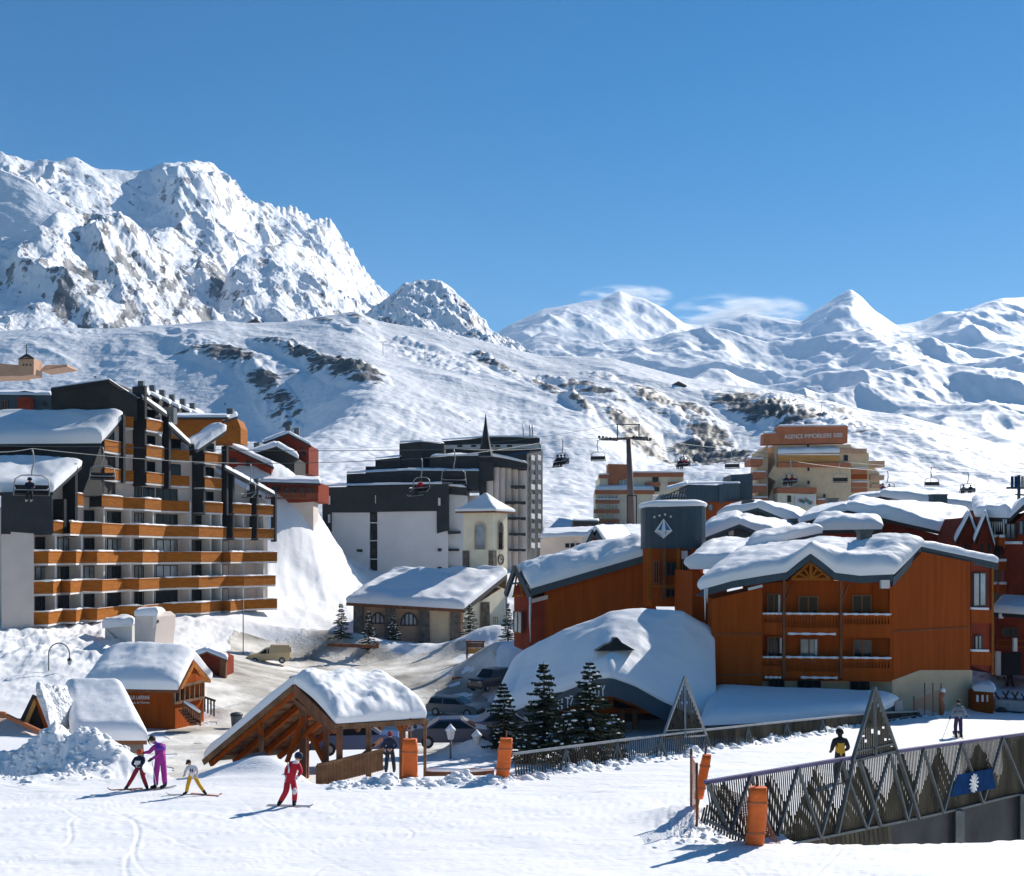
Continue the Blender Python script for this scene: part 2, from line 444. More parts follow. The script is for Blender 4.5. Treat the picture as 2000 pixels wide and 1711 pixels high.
M['yellowwood'] = simple_mat('yellow ochre boards', (0.48, 0.24, 0.06), 0.7, 0.12, 0.5, 0.1, 5)
# ------------------------------------------------------------------ ground (piste, village floor) as one sheet
def plane_z(Y): return -5.4 - 0.062 * Y
CREST = np.array([(-400, 40), (250, 39.2), (340, 38.8), (420, 39), (560, 39), (640, 38), (800, 38.5), (900, 38.8), (975, 39), (1010, 39.8), (1130, 42), (1350, 47.5), (1500, 52.5), (1620, 57), (1790, 68), (1850, 74), (1900, 90), (2500, 120)], float)
VP = [  # village control points: px, py, Y
 (-400,1560,46),(-100,1560,46),(60,1560,46),(150,1550,46),(280,1530,46),(420,1530,47),(560,1530,47),(700,1525,47),(830,1525,46),(990,1525,47),(1100,1495,52),(1200,1470,56),
 (300,1500,54),(450,1480,56),(600,1460,60),(800,1455,64),(890,1455,63),(1000,1450,64),
 (330,1440,66),(400,1415,72),(250,1415,72),(500,1405,80),(700,1400,85),(888,1393,88),(1010,1375,92),
 (120,1390,74),(0,1360,76),(-200,1360,76),(100,1345,82),(-200,1300,86),(0,1290,86),(160,1300,84),(230,1285,89),
 (-200,1235,94),(0,1232,94),(65,1243,98),(180,1255,100),(280,1268,98),(380,1275,100),
 (400,1330,88),(440,1315,96),(525,1300,113),(600,1290,117),(690,1290,120),(800,1300,112),(930,1290,112),(900,1340,99),(950,1370,97),
 (700,1250,130),(900,1248,128),(985,1240,128),(620,1245,128),(560,1215,130),(450,1225,118),(330,1240,112),
 (560,1190,138),(600,1160,150),(640,1150,160),(660,1145,170),(560,1130,150),(545,1060,158),(540,990,164),(560,975,170),(620,1010,172),(640,1090,172),(500,960,172),(300,930,180),(0,900,190),(-400,880,190),
 (700,1140,178),(800,1135,178),(900,1135,180),(1000,1130,185),(1100,1110,190),(1300,1100,195),
 (1000,1235,125),(1050,1260,105),(1100,1270,100),(1300,1330,85),(1500,1380,72),(1745,1395,69.5),(1850,1400,68),(1900,1392,70),(1960,1390,72),(2100,1390,72),(2400,1395,72),
 (1905,1345,80),(1990,1335,80),(2150,1335,80),(1950,1300,92),(2100,1290,95),(1930,1270,105),(2200,1250,110),
 (1500,1200,120),(1800,1180,130),(2000,1150,140),(2300,1130,150),(1300,1180,130),(1500,1130,170),(1900,1080,180),(2300,1050,190),
 (540,1290,116),(640,1262,126)]
VPa = np.array([((p[0] - 1000) / FPX * p[2], p[2], (HOR - p[1]) / FPX * p[2]) for p in VP])
def _tps_fit(P, z, lam=0.02):
    n = len(P); d = np.linalg.norm(P[:, None] - P[None], axis=-1)
    K = d ** 2 * np.log(d + 1e-9) + lam * np.eye(n) * d.mean() ** 2
    A = np.zeros((n + 3, n + 3)); A[:n, :n] = K; A[:n, n] = 1; A[:n, n + 1:] = P; A[n, :n] = 1; A[n + 1:, :n] = P.T
    return np.linalg.solve(A, np.concatenate([z, [0, 0, 0]]))
_sc = 40.0
_w = _tps_fit(VPa[:, :2] / _sc, VPa[:, 2])
def village_z(X, Y):
    X = np.asarray(X, float); Y = np.asarray(Y, float); r = np.full(X.shape, _w[-3]) + _w[-2] * X / _sc + _w[-1] * Y / _sc
    for k in range(len(VPa)):
        d2 = (X / _sc - VPa[k, 0] / _sc) ** 2 + (Y / _sc - VPa[k, 1] / _sc) ** 2
        r = r + _w[k] * 0.5 * d2 * np.log(d2 + 1e-18)
    return r
FA, FB = np.array([4.62, 27.1]), np.array([17.6, 38.8])       # near bridge parapet, in plan
def ss(x, a, b): t = np.clip((x - a) / (b - a), 0, 1); return t * t * (3 - 2 * t)
def blob(X, Y, px, Y0, rx, ry, h):
    x0 = (px - 1000) / FPX * Y0
    return h * np.exp(-(((X - x0) / rx) ** 2 + ((Y - Y0) / ry) ** 2))
def in_poly(X, Y, poly):
    "poly of (px, Y)"
    P = [((p - 1000) / FPX * y, y) for p, y in poly]; c = np.zeros(X.shape, bool)
    for k in range(len(P)):
        x1, y1 = P[k]; x2, y2 = P[k - 1]
        c ^= ((y1 > Y) != (y2 > Y)) & (X < (x2 - x1) * (Y - y1) / (y2 - y1 + 1e-12) + x1)
    return c
ROAD = [(300, 46), (440, 47), (470, 66), (540, 80), (700, 72), (830, 58), (1000, 60), (1010, 80), (985, 96), (940, 106), (905, 118), (700, 124), (600, 123), (470, 121), (430, 108), (405, 96), (400, 78), (290, 60)]
def ground_z(X, Y, detail=True):
    X = np.asarray(X, float); Y = np.asarray(Y, float)
    px = X / Y * FPX + 1000
    zc = np.interp(px, CREST[:, 0], CREST[:, 1])
    zp = plane_z(Y)
    zv = village_z(X, Y)
    w = ss(Y - zc, 0.0, 2.6)
    wr = ss(px, 1790, 1900)
    z = np.where(Y < zc + 3, zp * (1 - w) + np.minimum(zv, zp - 0.0) * w, zv)
    # far right: no drop, piste runs on
    z = z * (1 - wr) + wr * np.where(Y < 66, zp, zv * ss(Y, 66, 72) + zp * (1 - ss(Y, 66, 72)))
    # banks and ploughed mounds
    z = z + blob(X, Y, 450, 41.6, 2.6, 1.5, 1.45) + blob(X, Y, 540, 41.2, 1.5, 1.2, .9) + blob(X, Y, 610, 40.4, 1.3, 0.9, 0.35) + blob(X, Y, 235, 42.6, 2.0, 1.6, 1.35)
    z = z + blob(X, Y, 20, 44.0, 3.6, 2.3, 1.75) + blob(X, Y, 115, 43.6, 1.7, 1.8, 1.25) + blob(X, Y, 175, 42.2, 1.5, 1.6, 1.0) + blob(X, Y, -250, 45, 4, 3, 1.5)
    z = z + blob(X, Y, 640, 122, 5, 3.5, 1.0) + blob(X, Y, 700, 123, 5, 3.2, 1.3) + blob(X, Y, 800, 122, 5, 2.5, .7) + blob(X, Y, 950, 119, 4.5, 3, 1.9) + blob(X, Y, 560, 123, 5, 3, 0.9)
    z = z + blob(X, Y, 575, 163, 9.0, 10.0, 5.2) + blob(X, Y, 520, 160, 10, 11, 3.0) + blob(X, Y, 960, 104, 3.4, 3.0, 1.7) + blob(X, Y, 1000, 100, 3.0, 3.5, 1.6) + blob(X, Y, 930, 56, 1.5, 1.3, 1.25) + blob(X, Y, 965, 61, 1.6, 2.2, 1.7) + blob(X, Y, 1000, 68, 3, 3, 1.2)
    z = z + blob(X, Y, 440, 76, 2.2, 2.0, 0.8) + blob(X, Y, 1350, 31.5, 1.2, 1.3, 0.35)
    if detail:
        # ragged snow blocks thrown up along the piste edge and fences
        e = np.exp(-((Y - zc - 0.1) / 0.9) ** 2) * ss(px, 620, 680) * (1 - ss(px, 1960, 2050))
        n1 = np.abs(fbm(X * .8, Y * .8, 4, seed=3)); z = z + e * (0.04 + 0.36 * n1)
        m = np.exp(-(((px - 120) / 130) ** 2 + ((Y - 43) / 3.0) ** 2))
        z = z + m * (0.25 * fbm(X * 1.3, Y * 1.3, 4, seed=5) + 0.30 * ridged(X * 0.55 + Y * 0.1, Y * 0.12, 3, seed=9) - .2)
        # old snow heaps in the village and on the left snowfield
        r = ss(Y, 70, 80); roadm = in_poly(X, Y, ROAD)
        lump = fbm(X * 0.42, Y * 0.30, 5, gain=.55, seed=20)
        bank = ss(130 - Y, 0, 20) * np.where(roadm, 0.0, 1.0)
        z = z + r * bank * (0.42 * lump * (0.35 + 0.65 * ss(fbm(X * .05, Y * .05, 2, seed=21), -.3, .5)) + 0.1) + np.where(roadm & (Y > 55), 0.05 * fbm(X * .6, Y * .6, 3, seed=30), 0)
        z = z + ss(Y, 128, 140) * (1 - ss(px, 1000, 1100)) * (0.5 * ridged(X * .12 + Y * .05, Y * .03, 3, seed=31) + .25 * fbm(X * .4, Y * .4, 3, seed=32))
        # ski ruts
        piste = (1 - ss(Y - zc, -1.5, 0))
        z = z + piste * (0.05 * fbm(X * 0.25, Y * 0.4, 3, seed=40) + 0.012 * gnoise(X * .5 + Y * 2.6, Y * .2, 44) + 0.010 * gnoise(X * .35 - Y * 3.1, Y * .2, 45) + .004 * gnoise(X * 3, Y * 3, 46))
        m2 = np.exp(-(((px - 1380) / 70) ** 2 + ((Y - 29.5) / 1.6) ** 2)) ; z = z + m2 * 0.35 * np.abs(fbm(X * 2.5, Y * 2.5, 3, seed=50))
    if detail:
        rt = np.random.RandomState(4); tr = np.zeros_like(z)
        for _ in range(70):
            x0 = rt.uniform(-16, 22); sl_ = rt.uniform(-2.6, 2.6); am = rt.uniform(.2, 1.2); kk = rt.uniform(.25, .7); ph = rt.uniform(0, 6); ya = rt.uniform(20, 40); yl = rt.uniform(6, 16)
            xc = x0 + sl_ * (Y - ya) + am * np.sin(kk * Y + ph); dd = sl_ + am * kk * np.cos(kk * Y + ph)
            q = (X - xc) / np.sqrt(1 + dd ** 2); tr += (np.exp(-(q / .045) ** 2) - .5 * np.exp(-((np.abs(q) - .1) / .05) ** 2)) * np.clip(1 - np.abs(Y - ya) / yl, 0, 1) ** .5
        z = z - .012 * tr * (1 - ss(Y - zc, -1.0, 0))
    # underpass below the bridge deck (in front of the parapet)
    d = (FB - FA) / np.linalg.norm(FB - FA); nrm = np.array([d[1], -d[0]])
    side = (X - FA[0]) * nrm[0] + (Y - FA[1]) * nrm[1]     # >0: camera side
    edge = np.interp(px, [1480, 1530, 1700, 2000, 2600], [29.4, 28.3, 27.9, 28.3, 29.0]) + 0.12 * gnoise(X * .9, Y * 0 + 3, 60)
    pit = ss(Y - edge, 0.0, 0.5) * ss(side, -0.45, -0.2) * ss(X, 7.0, 7.8)
    z = z - pit * 4.2
    return z
def gz(X, Y): return float(ground_z(np.array([X]), np.array([Y]))[0])
def on_ground(px, Y, dz=0.0):
    X = (px - 1000) / FPX * Y; return Vector((X, Y, gz(X, Y) + dz))

pxs = np.concatenate([np.linspace(-1100, -120, 60), np.linspace(-110, 2110, 820), np.linspace(2120, 3100, 60)])
Ys = np.concatenate([np.geomspace(6, 20, 20), np.geomspace(20.1, 36, 90), np.linspace(36.1, 50, 150), np.geomspace(50.2, 130, 240), np.geomspace(131, 215, 60)])
PX, YY = np.meshgrid(pxs, Ys)
XX = (PX - 1000) / FPX * YY
ZZ = ground_z(XX, YY)
fade = ss(YY, 190, 215); ZZ = ZZ - fade * 6
ground = grid_mesh("snow_ground", np.stack([XX, YY, ZZ], -1), M['snow_near'])
tag(ground, kind="structure")
# road: a thin sheet just above the ground
rn = fbm(XX * .12, YY * .12, 4, seed=70)
rmask = in_poly(XX + 1.2 * rn, YY + 3.5 * rn, ROAD)
patch = fbm(XX * .11 + 7, YY * .22, 5, gain=.6, seed=71)
rmask &= patch > -0.75
road = grid_mesh("road", np.stack([XX, YY, ZZ + 0.03], -1), M['road'], mask=rmask)
tag(road, kind="structure")
# far ground sheet to the horizon
fg = MB(); fg.face([(-9000, 180, -60), (9000, 180, -60), (9000, 8800, -60), (-9000, 8800, -60)]); tag(fg.build("valley_floor", M['snow_far'], recalc=False), kind="structure")

# ------------------------------------------------------------------ hills and mountains
def ipx(px, pts):
    pts = np.array(pts, float); return np.interp(px, pts[:, 0], pts[:, 1])
def hill_layer(name, mat, crest, base, Yb, Yc, nx, ny, px0=-500, px1=2500, prof=1.0, noise=None, rock=None, back=0.5, backdrop=0.5, feats=None, crest_damp=0.3, ybend=1.25):
    px = np.linspace(px0, px1, nx); t = np.concatenate([np.linspace(0, 1, ny), 1 + np.linspace(0.01, back, 14)])
    def sm(a, sg):
        dx = (px1 - px0) / (nx - 1); n = int(3 * sg / dx) + 1; k = np.exp(-.5 * (np.arange(-n, n + 1) * dx / sg) ** 2); k /= k.sum()
        return np.convolve(np.pad(a, n, mode='edge'), k, mode='valid')
    cy = ipx(px, crest); by = ipx(px, base)
    yb = Yb if np.isscalar(Yb) else ipx(px, Yb); yc = Yc if np.isscalar(Yc) else ipx(px, Yc)
    yb = sm(np.broadcast_to(yb, px.shape), 60); yc = sm(np.broadcast_to(yc, px.shape), 60)
    lev = [sm(cy, 1.5), sm(cy, 8), sm(cy, 24), sm(cy, 70), sm(cy, 150)]; tl = [0, .10, .25, .5, .9]
    T, P = np.meshgrid(t, px, indexing='ij')
    Tc = np.minimum(T, 1)
    Y = yb + (yc - yb) * np.where(T <= 1, Tc ** ybend, T)
    Dn = np.clip(1 - Tc, 0, 1); C2 = np.zeros_like(T)
    for i in range(len(tl)):       # the crest outline melts into broad forms further down the slope
        lo = tl[i - 1] if i else -1; hi = tl[i + 1] if i + 1 < len(tl) else 2
        w_ = np.clip(np.minimum((Dn - lo) / (tl[i] - lo), (hi - Dn) / (hi - tl[i])), 0, 1)
        sh = 90 * fbm(P * .004 + crest_damp * 50, Dn * 3.0, 3, seed=77) * Dn
        C2 += w_ * np.interp(P + sh, px, lev[i])
    PYv = by + (C2 - by) * (Tc ** prof)
    Z = (HOR - PYv) / FPX * Y
    over = np.clip(T - 1, 0, None)
    Zc = (HOR - cy) / FPX * yc
    Z = np.where(T > 1, Zc - over * backdrop * (yc - yb), Z)
    X = (P - 1000) / FPX * Y
    pyv = HOR - Z / Y * FPX
    damp = 1 - (1 - crest_damp) * np.exp(-((T - 1) / 0.06) ** 2)
    low = ss(T, 0, 0.08)
    dz = np.zeros_like(Z); rk = np.full_like(Z, -0.6)
    if noise: dz = noise(X, Y, P, pyv, T) * damp * low
    if feats is not None:
        f, r = feats(X, Y, P, pyv, T); dz = dz + f * damp; rk = r
    Z = Z + dz
    if rock is not None:
        # slope based
        dzy = np.gradient(Z, axis=0) / (np.gradient(Y, axis=0) + 1e-9); dzx = (np.gradient(Z, axis=1) - dzy * np.gradient(Y, axis=1)) / (np.gradient(X, axis=1) + 1e-9)
        sl = np.sqrt(dzx ** 2 + dzy ** 2)
        rk = np.maximum(rk, rock(X, Y, P, pyv, T, sl, dz))
    o = grid_mesh(name, np.stack([X, Y, Z], -1), mat, attrs={"rock": rk})
    tag(o, kind="structure"); return o

def ell(P, Q, cx, cy, rx, ry, ang=0.0):
    "soft rotated ellipse in (px, py): 1 inside, <0 outside"
    a = R(ang); x = (P - cx) * math.cos(a) + (Q - cy) * math.sin(a); y = -(P - cx) * math.sin(a) + (Q - cy) * math.cos(a)
    return 1 - np.sqrt((x / rx) ** 2 + (y / ry) ** 2)

# mid hillside with the ski runs
H_CREST = [(-500, 640), (0, 645), (120, 640), (200, 645), (330, 640), (420, 630), (480, 634), (560, 628), (640, 612), (700, 606), (740, 622), (850, 640), (970, 668), (1060, 688), (1200, 702), (1330, 735), (1420, 752), (1500, 765), (1600, 782), (1700, 802), (1760, 806), (1850, 830), (1930, 858), (2000, 890), (2500, 1000)]
H_BASE = [(-500, 1060), (500, 1060), (900, 1080), (1300, 1100), (2500, 1120)]
ROCKS = [  # cx, cy, rx, ry, angle, strength
 (430, 705, 95, 17, 12, 1.0), (520, 745, 75, 13, 24, 0.95), (640, 722, 110, 15, 16, 1.25), (690, 752, 70, 14, 14, 1.35), (560, 700, 70, 9, 14, 0.9),
 (545, 772, 45, 6, 18, 0.8), (370, 770, 18, 8, 20, .7), (470, 808, 20, 5, 10, .6), (655, 632, 45, 10, 15, .8), (700, 618, 40, 7, 20, .8),
 (940, 700, 32, 9, 25, 0.9), (985, 722, 60, 9, 32, .9), (1080, 770, 70, 9, 33, 1.1), (1130, 800, 40, 8, 30, 1.0), (1085, 738, 34, 7, 12, .9),
 (1150, 760, 70, 10, 18, .9), (1270, 778, 60, 14, 22, 1.1), (1240, 830, 90, 18, 26, 1.25), (1370, 815, 65, 18, 25, 1.15), (1400, 862, 95, 22, 20, 1.35), (1340, 858, 30, 9, 20, .9),
 (1480, 800, 95, 18, 15, 1.3), (1550, 830, 80, 20, 20, 1.3), (1450, 768, 60, 6, 8, .7), (1560, 775, 40, 6, 8, .7), (1640, 800, 50, 9, 28, .8), (1650, 850, 70, 12, 22, .7), (1175, 735, 40, 6, 15, .6),
 (110, 770, 30, 4, 5, .3), (340, 655, 22, 8, 5, .6), (120, 640, 90, 16, 5, .25), (800, 660, 30, 5, 10, .4), (850, 700, 120, 20, 20, .12)]
def hill_feats(X, Y, P, Q, T):
    rk = np.full_like(X, -0.7); f = np.zeros_like(X)
    wob = 9 * fbm(P * .02, Q * .05, 4, seed=80)
    for cx, cy, rx, ry, an, st in ROCKS:
        e = ell(P + wob, Q + wob * .6, cx, cy, rx * 1.15, ry * 1.3, an)
        rk = np.maximum(rk, np.clip(e * 1.9, -1, 1) * 0.55 * st + 0.12 * st - .02)
        f = f + (np.clip(e, 0, 1) ** .5 * st * 0.0045 + np.clip(e * 3, 0, 1) * .002 * fbm(P * .05, Q * .15, 4, seed=83)) * Y
    sp = fbm(P * .06, Q * .16, 4, seed=82); rk = np.maximum(rk, np.where((Q < 830), (sp - .62) * 1.0, -1))
    return f, rk
def hill_noise(X, Y, P, Q, T):
    s = Y / 600.0
    u = X * .8 + Y * .25
    big = 15 * fbm(u * .0045, Y * .0022, 3, seed=84)
    mid = 2.6 * ridged((X * .6 + Y * .35) * .016, Y * .005, 4, seed=86) - 1.5
    # bowl left of centre (faces away from the sun)
    bowl = -26 * np.exp(-(((P - 520) / 190) ** 2 + ((Q - 790) / 45) ** 2)) + 14 * np.exp(-(((P - 700) / 120) ** 2 + ((Q - 800) / 60) ** 2)) \
         - 16 * np.exp(-(((P - 1350) / 170) ** 2 + ((Q - 850) / 45) ** 2)) + 10 * np.exp(-(((P - 1150) / 110) ** 2 + ((Q - 870) / 45) ** 2))
    bumps = 0.75 * np.abs(gnoise(X * .16, Y * .05, 88)) * ss(Q, 760, 830) + .5 * fbm(X * .09, Y * .05, 3, seed=90)
    return (big * .8 + mid) * np.clip(s, .15, 1.1) + bowl * np.clip(s, .3, 1.2) + bumps
hill_layer("hillside", M['snow_hill'], H_CREST, H_BASE, 206, [(-500, 900), (700, 900), (1200, 850), (1700, 760), (2000, 640), (2500, 550)], 1100, 330, prof=0.92, noise=hill_noise, feats=hill_feats, back=.35, backdrop=.12, crest_damp=.35, px0=-450, px1=2450)

def mk_rock(lo, hi, amt=1.0, bias=0.0, region=None, cap=.16):
    def f(X, Y, P, Q, T, sl, dz):
        r = np.minimum((sl - lo) / (hi - lo) * 0.7 * amt - 0.2 + bias, cap) + .38 * fbm(P * .03 + Q * .02, Q * .035, 5, gain=.6, seed=171)
        if region is not None: r = r + region(P, Q)
        return np.clip(r, -1, 1)
    return f

# left massif
A_CREST = [(-500, 250), (-200, 290), (0, 298), (30, 305), (60, 318), (100, 322), (150, 308), (205, 318), (250, 322), (290, 322), (335, 316), (380, 308), (405, 318), (440, 345), (490, 385), (515, 398), (545, 408), (580, 412), (610, 432), (645, 432), (665, 468), (690, 495), (705, 525), (735, 558), (760, 580), (800, 640), (900, 700)]
def a_noise(X, Y, P, Q, T):
    wx = 60 * fbm(X * .004, Y * .004, 3, seed=99)
    r = ridged((X + wx) * .0034 + Y * .001, (Y + wx) * .0018, 6, gain=.46, seed=100)
    n = 62 * (r - .9) + 10 * fbm(X * .013, Y * .008, 6, gain=.58, seed=103)
    spike = 26 * np.abs(gnoise(P * .09, P * 0, 105)) * np.exp(-((T - 1) / .04) ** 2) * ss(P, 480, 560)
    return n * np.clip(.35 + T * .9, 0, 1.0) + spike * 3
hill_layer("mountain", M['snow_mtn'], A_CREST, [(-500, 700), (900, 720)], [(-500, 1100), (300, 1500), (900, 3200)], [(-500, 1900), (380, 3000), (760, 5200), (900, 5600)], 620, 330, px0=-420, px1=860, prof=.9, noise=a_noise,
           rock=mk_rock(.9, 2.0, .9, .06, cap=.34), back=.3, backdrop=1.0, crest_damp=.32)
# lower rocky rib in front of it
B_CREST = [(-500, 560), (-100, 505), (0, 482), (60, 450), (95, 418), (112, 406), (150, 414), (180, 424), (215, 418), (255, 432), (300, 470), (340, 520), (372, 545), (385, 505), (394, 490), (410, 508), (445, 548), (480, 590), (520, 630), (560, 680), (700, 760)]
def b_noise(X, Y, P, Q, T):
    wx = 30 * fbm(X * .008, Y * .008, 3, seed=109)
    r = ridged((X + wx) * .0062 + Y * .002, (Y + wx) * .0036, 6, gain=.48, seed=110)
    return (27 * (r - .9) + 6 * fbm(X * .022, Y * .013, 6, gain=.58, seed=113)) * np.clip(.3 + T, 0, 1)
hill_layer("mountain", M['snow_mtn'], B_CREST, [(-500, 690), (900, 720)], [(-500, 900), (100, 1000), (600, 1400)], [(-500, 1100), (150, 1350), (500, 2100), (700, 2300)], 520, 260, px0=-420, px1=620, prof=.95, noise=b_noise,
           rock=mk_rock(.85, 1.8, .9, .12, lambda P, Q: .34 * np.clip(ell(P, Q, 440, 560, 90, 26, 42) * 2, 0, 1) + .12 * np.clip(ell(P, Q, 285, 600, 50, 45, 0) * 2, 0, 1), cap=.44), back=.4, backdrop=.9)
# second rib, centre
C_CREST = [(380, 700), (450, 530), (480, 500), (520, 480), (560, 468), (600, 478), (640, 510), (690, 550), (745, 598), (790, 640), (850, 700)]
hill_layer("mountain", M['snow_mtn'], C_CREST, [(-500, 700), (900, 715)], [(380, 1250), (850, 1700)], [(380, 1600), (850, 2500)], 330, 200, px0=380, px1=850, prof=.95, noise=b_noise,
           rock=mk_rock(.8, 1.6, .9, .06, cap=.30), back=.4, backdrop=.9)
# bright snow shoulder at far left
D_CREST = [(-500, 270), (-100, 310), (0, 330), (50, 352), (100, 385), (140, 408), (180, 450), (260, 560)]
hill_layer("mountain", M['snow_mtn'], D_CREST, [(-500, 700), (900, 715)], 1550, 1900, 200, 120, px0=-420, px1=250, prof=1.0, noise=lambda X, Y, P, Q, T: 8 * fbm(X * .01, Y * .01, 4, seed=120),
           rock=mk_rock(1.2, 2.2, .8, -.1), back=.5, backdrop=.6)
# central small rocky peak
E_CREST = [(680, 660), (730, 602), (765, 575), (795, 556), (822, 550), (845, 547), (865, 552), (885, 568), (905, 590), (930, 618), (960, 645), (990, 668), (1030, 700)]
hill_layer("mountain", M['snow_mtn'], E_CREST, [(-500, 720), (1900, 730)], 1050, 1500, 330, 200, px0=670, px1=1040, prof=.95,
           noise=lambda X, Y, P, Q, T: (15 * (ridged(X * .011 + Y * .003, Y * .006, 6, gain=.48, seed=131) - .9) + 4.5 * fbm(X * .045, Y * .03, 5, gain=.6, seed=133)) * np.clip(.3 + T, 0, 1),
           rock=mk_rock(.62, 1.35, 1.0, .06, cap=.42), back=.4, backdrop=.9)
# far range, right
F_CREST = [(880, 700), (950, 660), (1000, 628), (1060, 604), (1100, 598), (1140, 590), (1175, 584), (1210, 569), (1235, 582), (1260, 586), (1300, 604), (1335, 628), (1370, 632), (1420, 625), (1460, 613), (1530, 622), (1565, 625), (1600, 600), (1640, 578), (1662, 569), (1685, 583), (1705, 602), (1750, 630), (1800, 622), (1840, 606), (1890, 604), (1925, 588), (1960, 578), (2000, 576), (2100, 560), (2400, 600)]
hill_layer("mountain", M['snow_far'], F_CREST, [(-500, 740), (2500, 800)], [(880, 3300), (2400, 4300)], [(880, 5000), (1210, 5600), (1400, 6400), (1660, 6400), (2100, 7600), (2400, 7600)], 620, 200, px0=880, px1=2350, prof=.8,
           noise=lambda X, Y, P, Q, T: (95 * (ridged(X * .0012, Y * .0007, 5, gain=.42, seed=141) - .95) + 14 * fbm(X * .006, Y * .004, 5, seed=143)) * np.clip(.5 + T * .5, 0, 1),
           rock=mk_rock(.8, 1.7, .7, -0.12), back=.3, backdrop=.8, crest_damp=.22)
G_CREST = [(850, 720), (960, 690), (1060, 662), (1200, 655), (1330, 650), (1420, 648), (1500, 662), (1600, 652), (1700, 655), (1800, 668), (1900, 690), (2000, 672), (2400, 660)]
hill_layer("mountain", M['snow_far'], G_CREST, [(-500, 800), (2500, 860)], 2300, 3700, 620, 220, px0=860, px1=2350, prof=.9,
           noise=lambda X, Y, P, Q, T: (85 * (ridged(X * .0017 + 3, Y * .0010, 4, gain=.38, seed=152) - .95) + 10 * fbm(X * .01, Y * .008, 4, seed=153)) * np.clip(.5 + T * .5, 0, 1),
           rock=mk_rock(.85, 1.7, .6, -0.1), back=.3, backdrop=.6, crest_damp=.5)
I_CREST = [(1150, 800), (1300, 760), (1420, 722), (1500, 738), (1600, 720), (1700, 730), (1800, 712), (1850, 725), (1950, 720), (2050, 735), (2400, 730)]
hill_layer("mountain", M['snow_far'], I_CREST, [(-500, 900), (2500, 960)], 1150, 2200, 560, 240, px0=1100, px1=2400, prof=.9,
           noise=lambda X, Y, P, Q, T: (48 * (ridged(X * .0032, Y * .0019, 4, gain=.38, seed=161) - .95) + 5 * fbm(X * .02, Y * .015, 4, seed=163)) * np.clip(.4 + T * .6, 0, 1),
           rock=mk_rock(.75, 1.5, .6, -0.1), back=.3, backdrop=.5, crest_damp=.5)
# ------------------------------------------------------------------ building helpers
def V3(t): return at(*t)
def pp(mb, pts, depth, mi=0):
    "prism from photo-pixel corners (px,py,Y), pushed by a real depth vector"
    if not isinstance(depth, (tuple, list, Vector)): depth = (0, depth, 0)
    return mb.prism([V3(p) for p in pts], depth, mi)
def window(parent, c0, c1, z0, z1, glass='glass', frame='frame_dark', proud=0.05, mull=1, name='window', nrm=None, fr=0.07):
    "window between plan points c0,c1 (Vectors, z ignored) and heights z0..z1"
    a = Vector((c0[0], c0[1], 0)); b = Vector((c1[0], c1[1], 0)); d = (b - a); L = d.length; d.normalize()
    n = Vector(nrm) if nrm else Vector((d.y, -d.x, 0))
    up = Vector((0, 0, 1)); mb = MB(); cen = (a + b) / 2
    mb.box(cen + up * ((z0 + z1) / 2) + n * (proud * .3), (L - .02, 0.06, z1 - z0 - .02), mi=1, frame=(d, n, up))
    for z in (z0 + fr / 2, z1 - fr / 2): mb.box(cen + up * z + n * proud, (L, .08, fr), mi=0, frame=(d, n, up))
    for k in range(mull + 2):
        f = k / (mull + 1); mb.box(a + d * (fr / 2 + (L - fr) * f) + up * ((z0 + z1) / 2) + n * (proud + .004), (fr, .08, z1 - z0 - .01), mi=0, frame=(d, n, up))
    return mb.build(name, [M[frame], M[glass]], parent)
def win_px(parent, px0, px1, py0, py1, Y, **k):
    a = at(px0, py1, Y); b = at(px1, py0, Y); return window(parent, a, b, a.z, b.z, **k)

# ------------------------------------------------------------------ left apartment building
ap = thing('apartment_building', 'tall dark-clad apartment building with rows of orange wooden balconies, at the left', 'building', on_ground(65, 99))
_YP, _YY = [3, 65, 320, 540], [97.5, 99.6, 117.5, 132.0]
def Yf(px): return float(np.interp(px, _YP, _YY))
NIN = Vector((-0.92, 0.39, 0))
def Fo(px, z, off=0.0):
    y = Yf(px); p = Vector(((px - 1000) / FPX * y, y, z)); return p - NIN * off
def Fi(px, z, d=1.45): return Fo(px, z, -d)
_pt = np.linspace(60, 580, 400); _sq = np.array([Fi(p, 0).x / Fi(p, 0).y * FPX + 1000 for p in _pt])
def inner_at(q): return float(np.interp(q, _sq, _pt))     # screen px on inner wall -> facade parameter
ZT = lambda k: 0.38 + 2.71 * k
# body of the building behind the balconies, stepped in height
steps = [(65, 101, 4.2, 4.9), (101, 160, 5.2, 7.6), (160, 197, 8.0, 10.0), (197, 239, 10.2, 13.0), (239, 281, 14.2, 15.6), (281, 329, 15.6, 13.9), (329, 372, 12.9, 10.9), (372, 396, 10.6, 10.9), (396, 440, 11.0, 13.0), (440, 541, 9.4, 6.3)]
wb = MB()
for p0, p1, za, zb in steps:
    a0, a1 = Fi(p0, -12), Fi(p1 + 2, -12); back = NIN * (3 if p1 < 240 else 9)
    f = [a0, a1, a1 + Vector((0, 0, zb + 12)), a0 + Vector((0, 0, za + 12))]
    wb.prism(f, back, 0)
wb.prism([at(3, 1300, 97.6) * 1, at(66, 1300, 99.4), Fi(67, -9.7), at(3, 1300, 110)], (0, 0, 11.45 + 0.2), 0)
wb.build('wall', M['render'], ap)
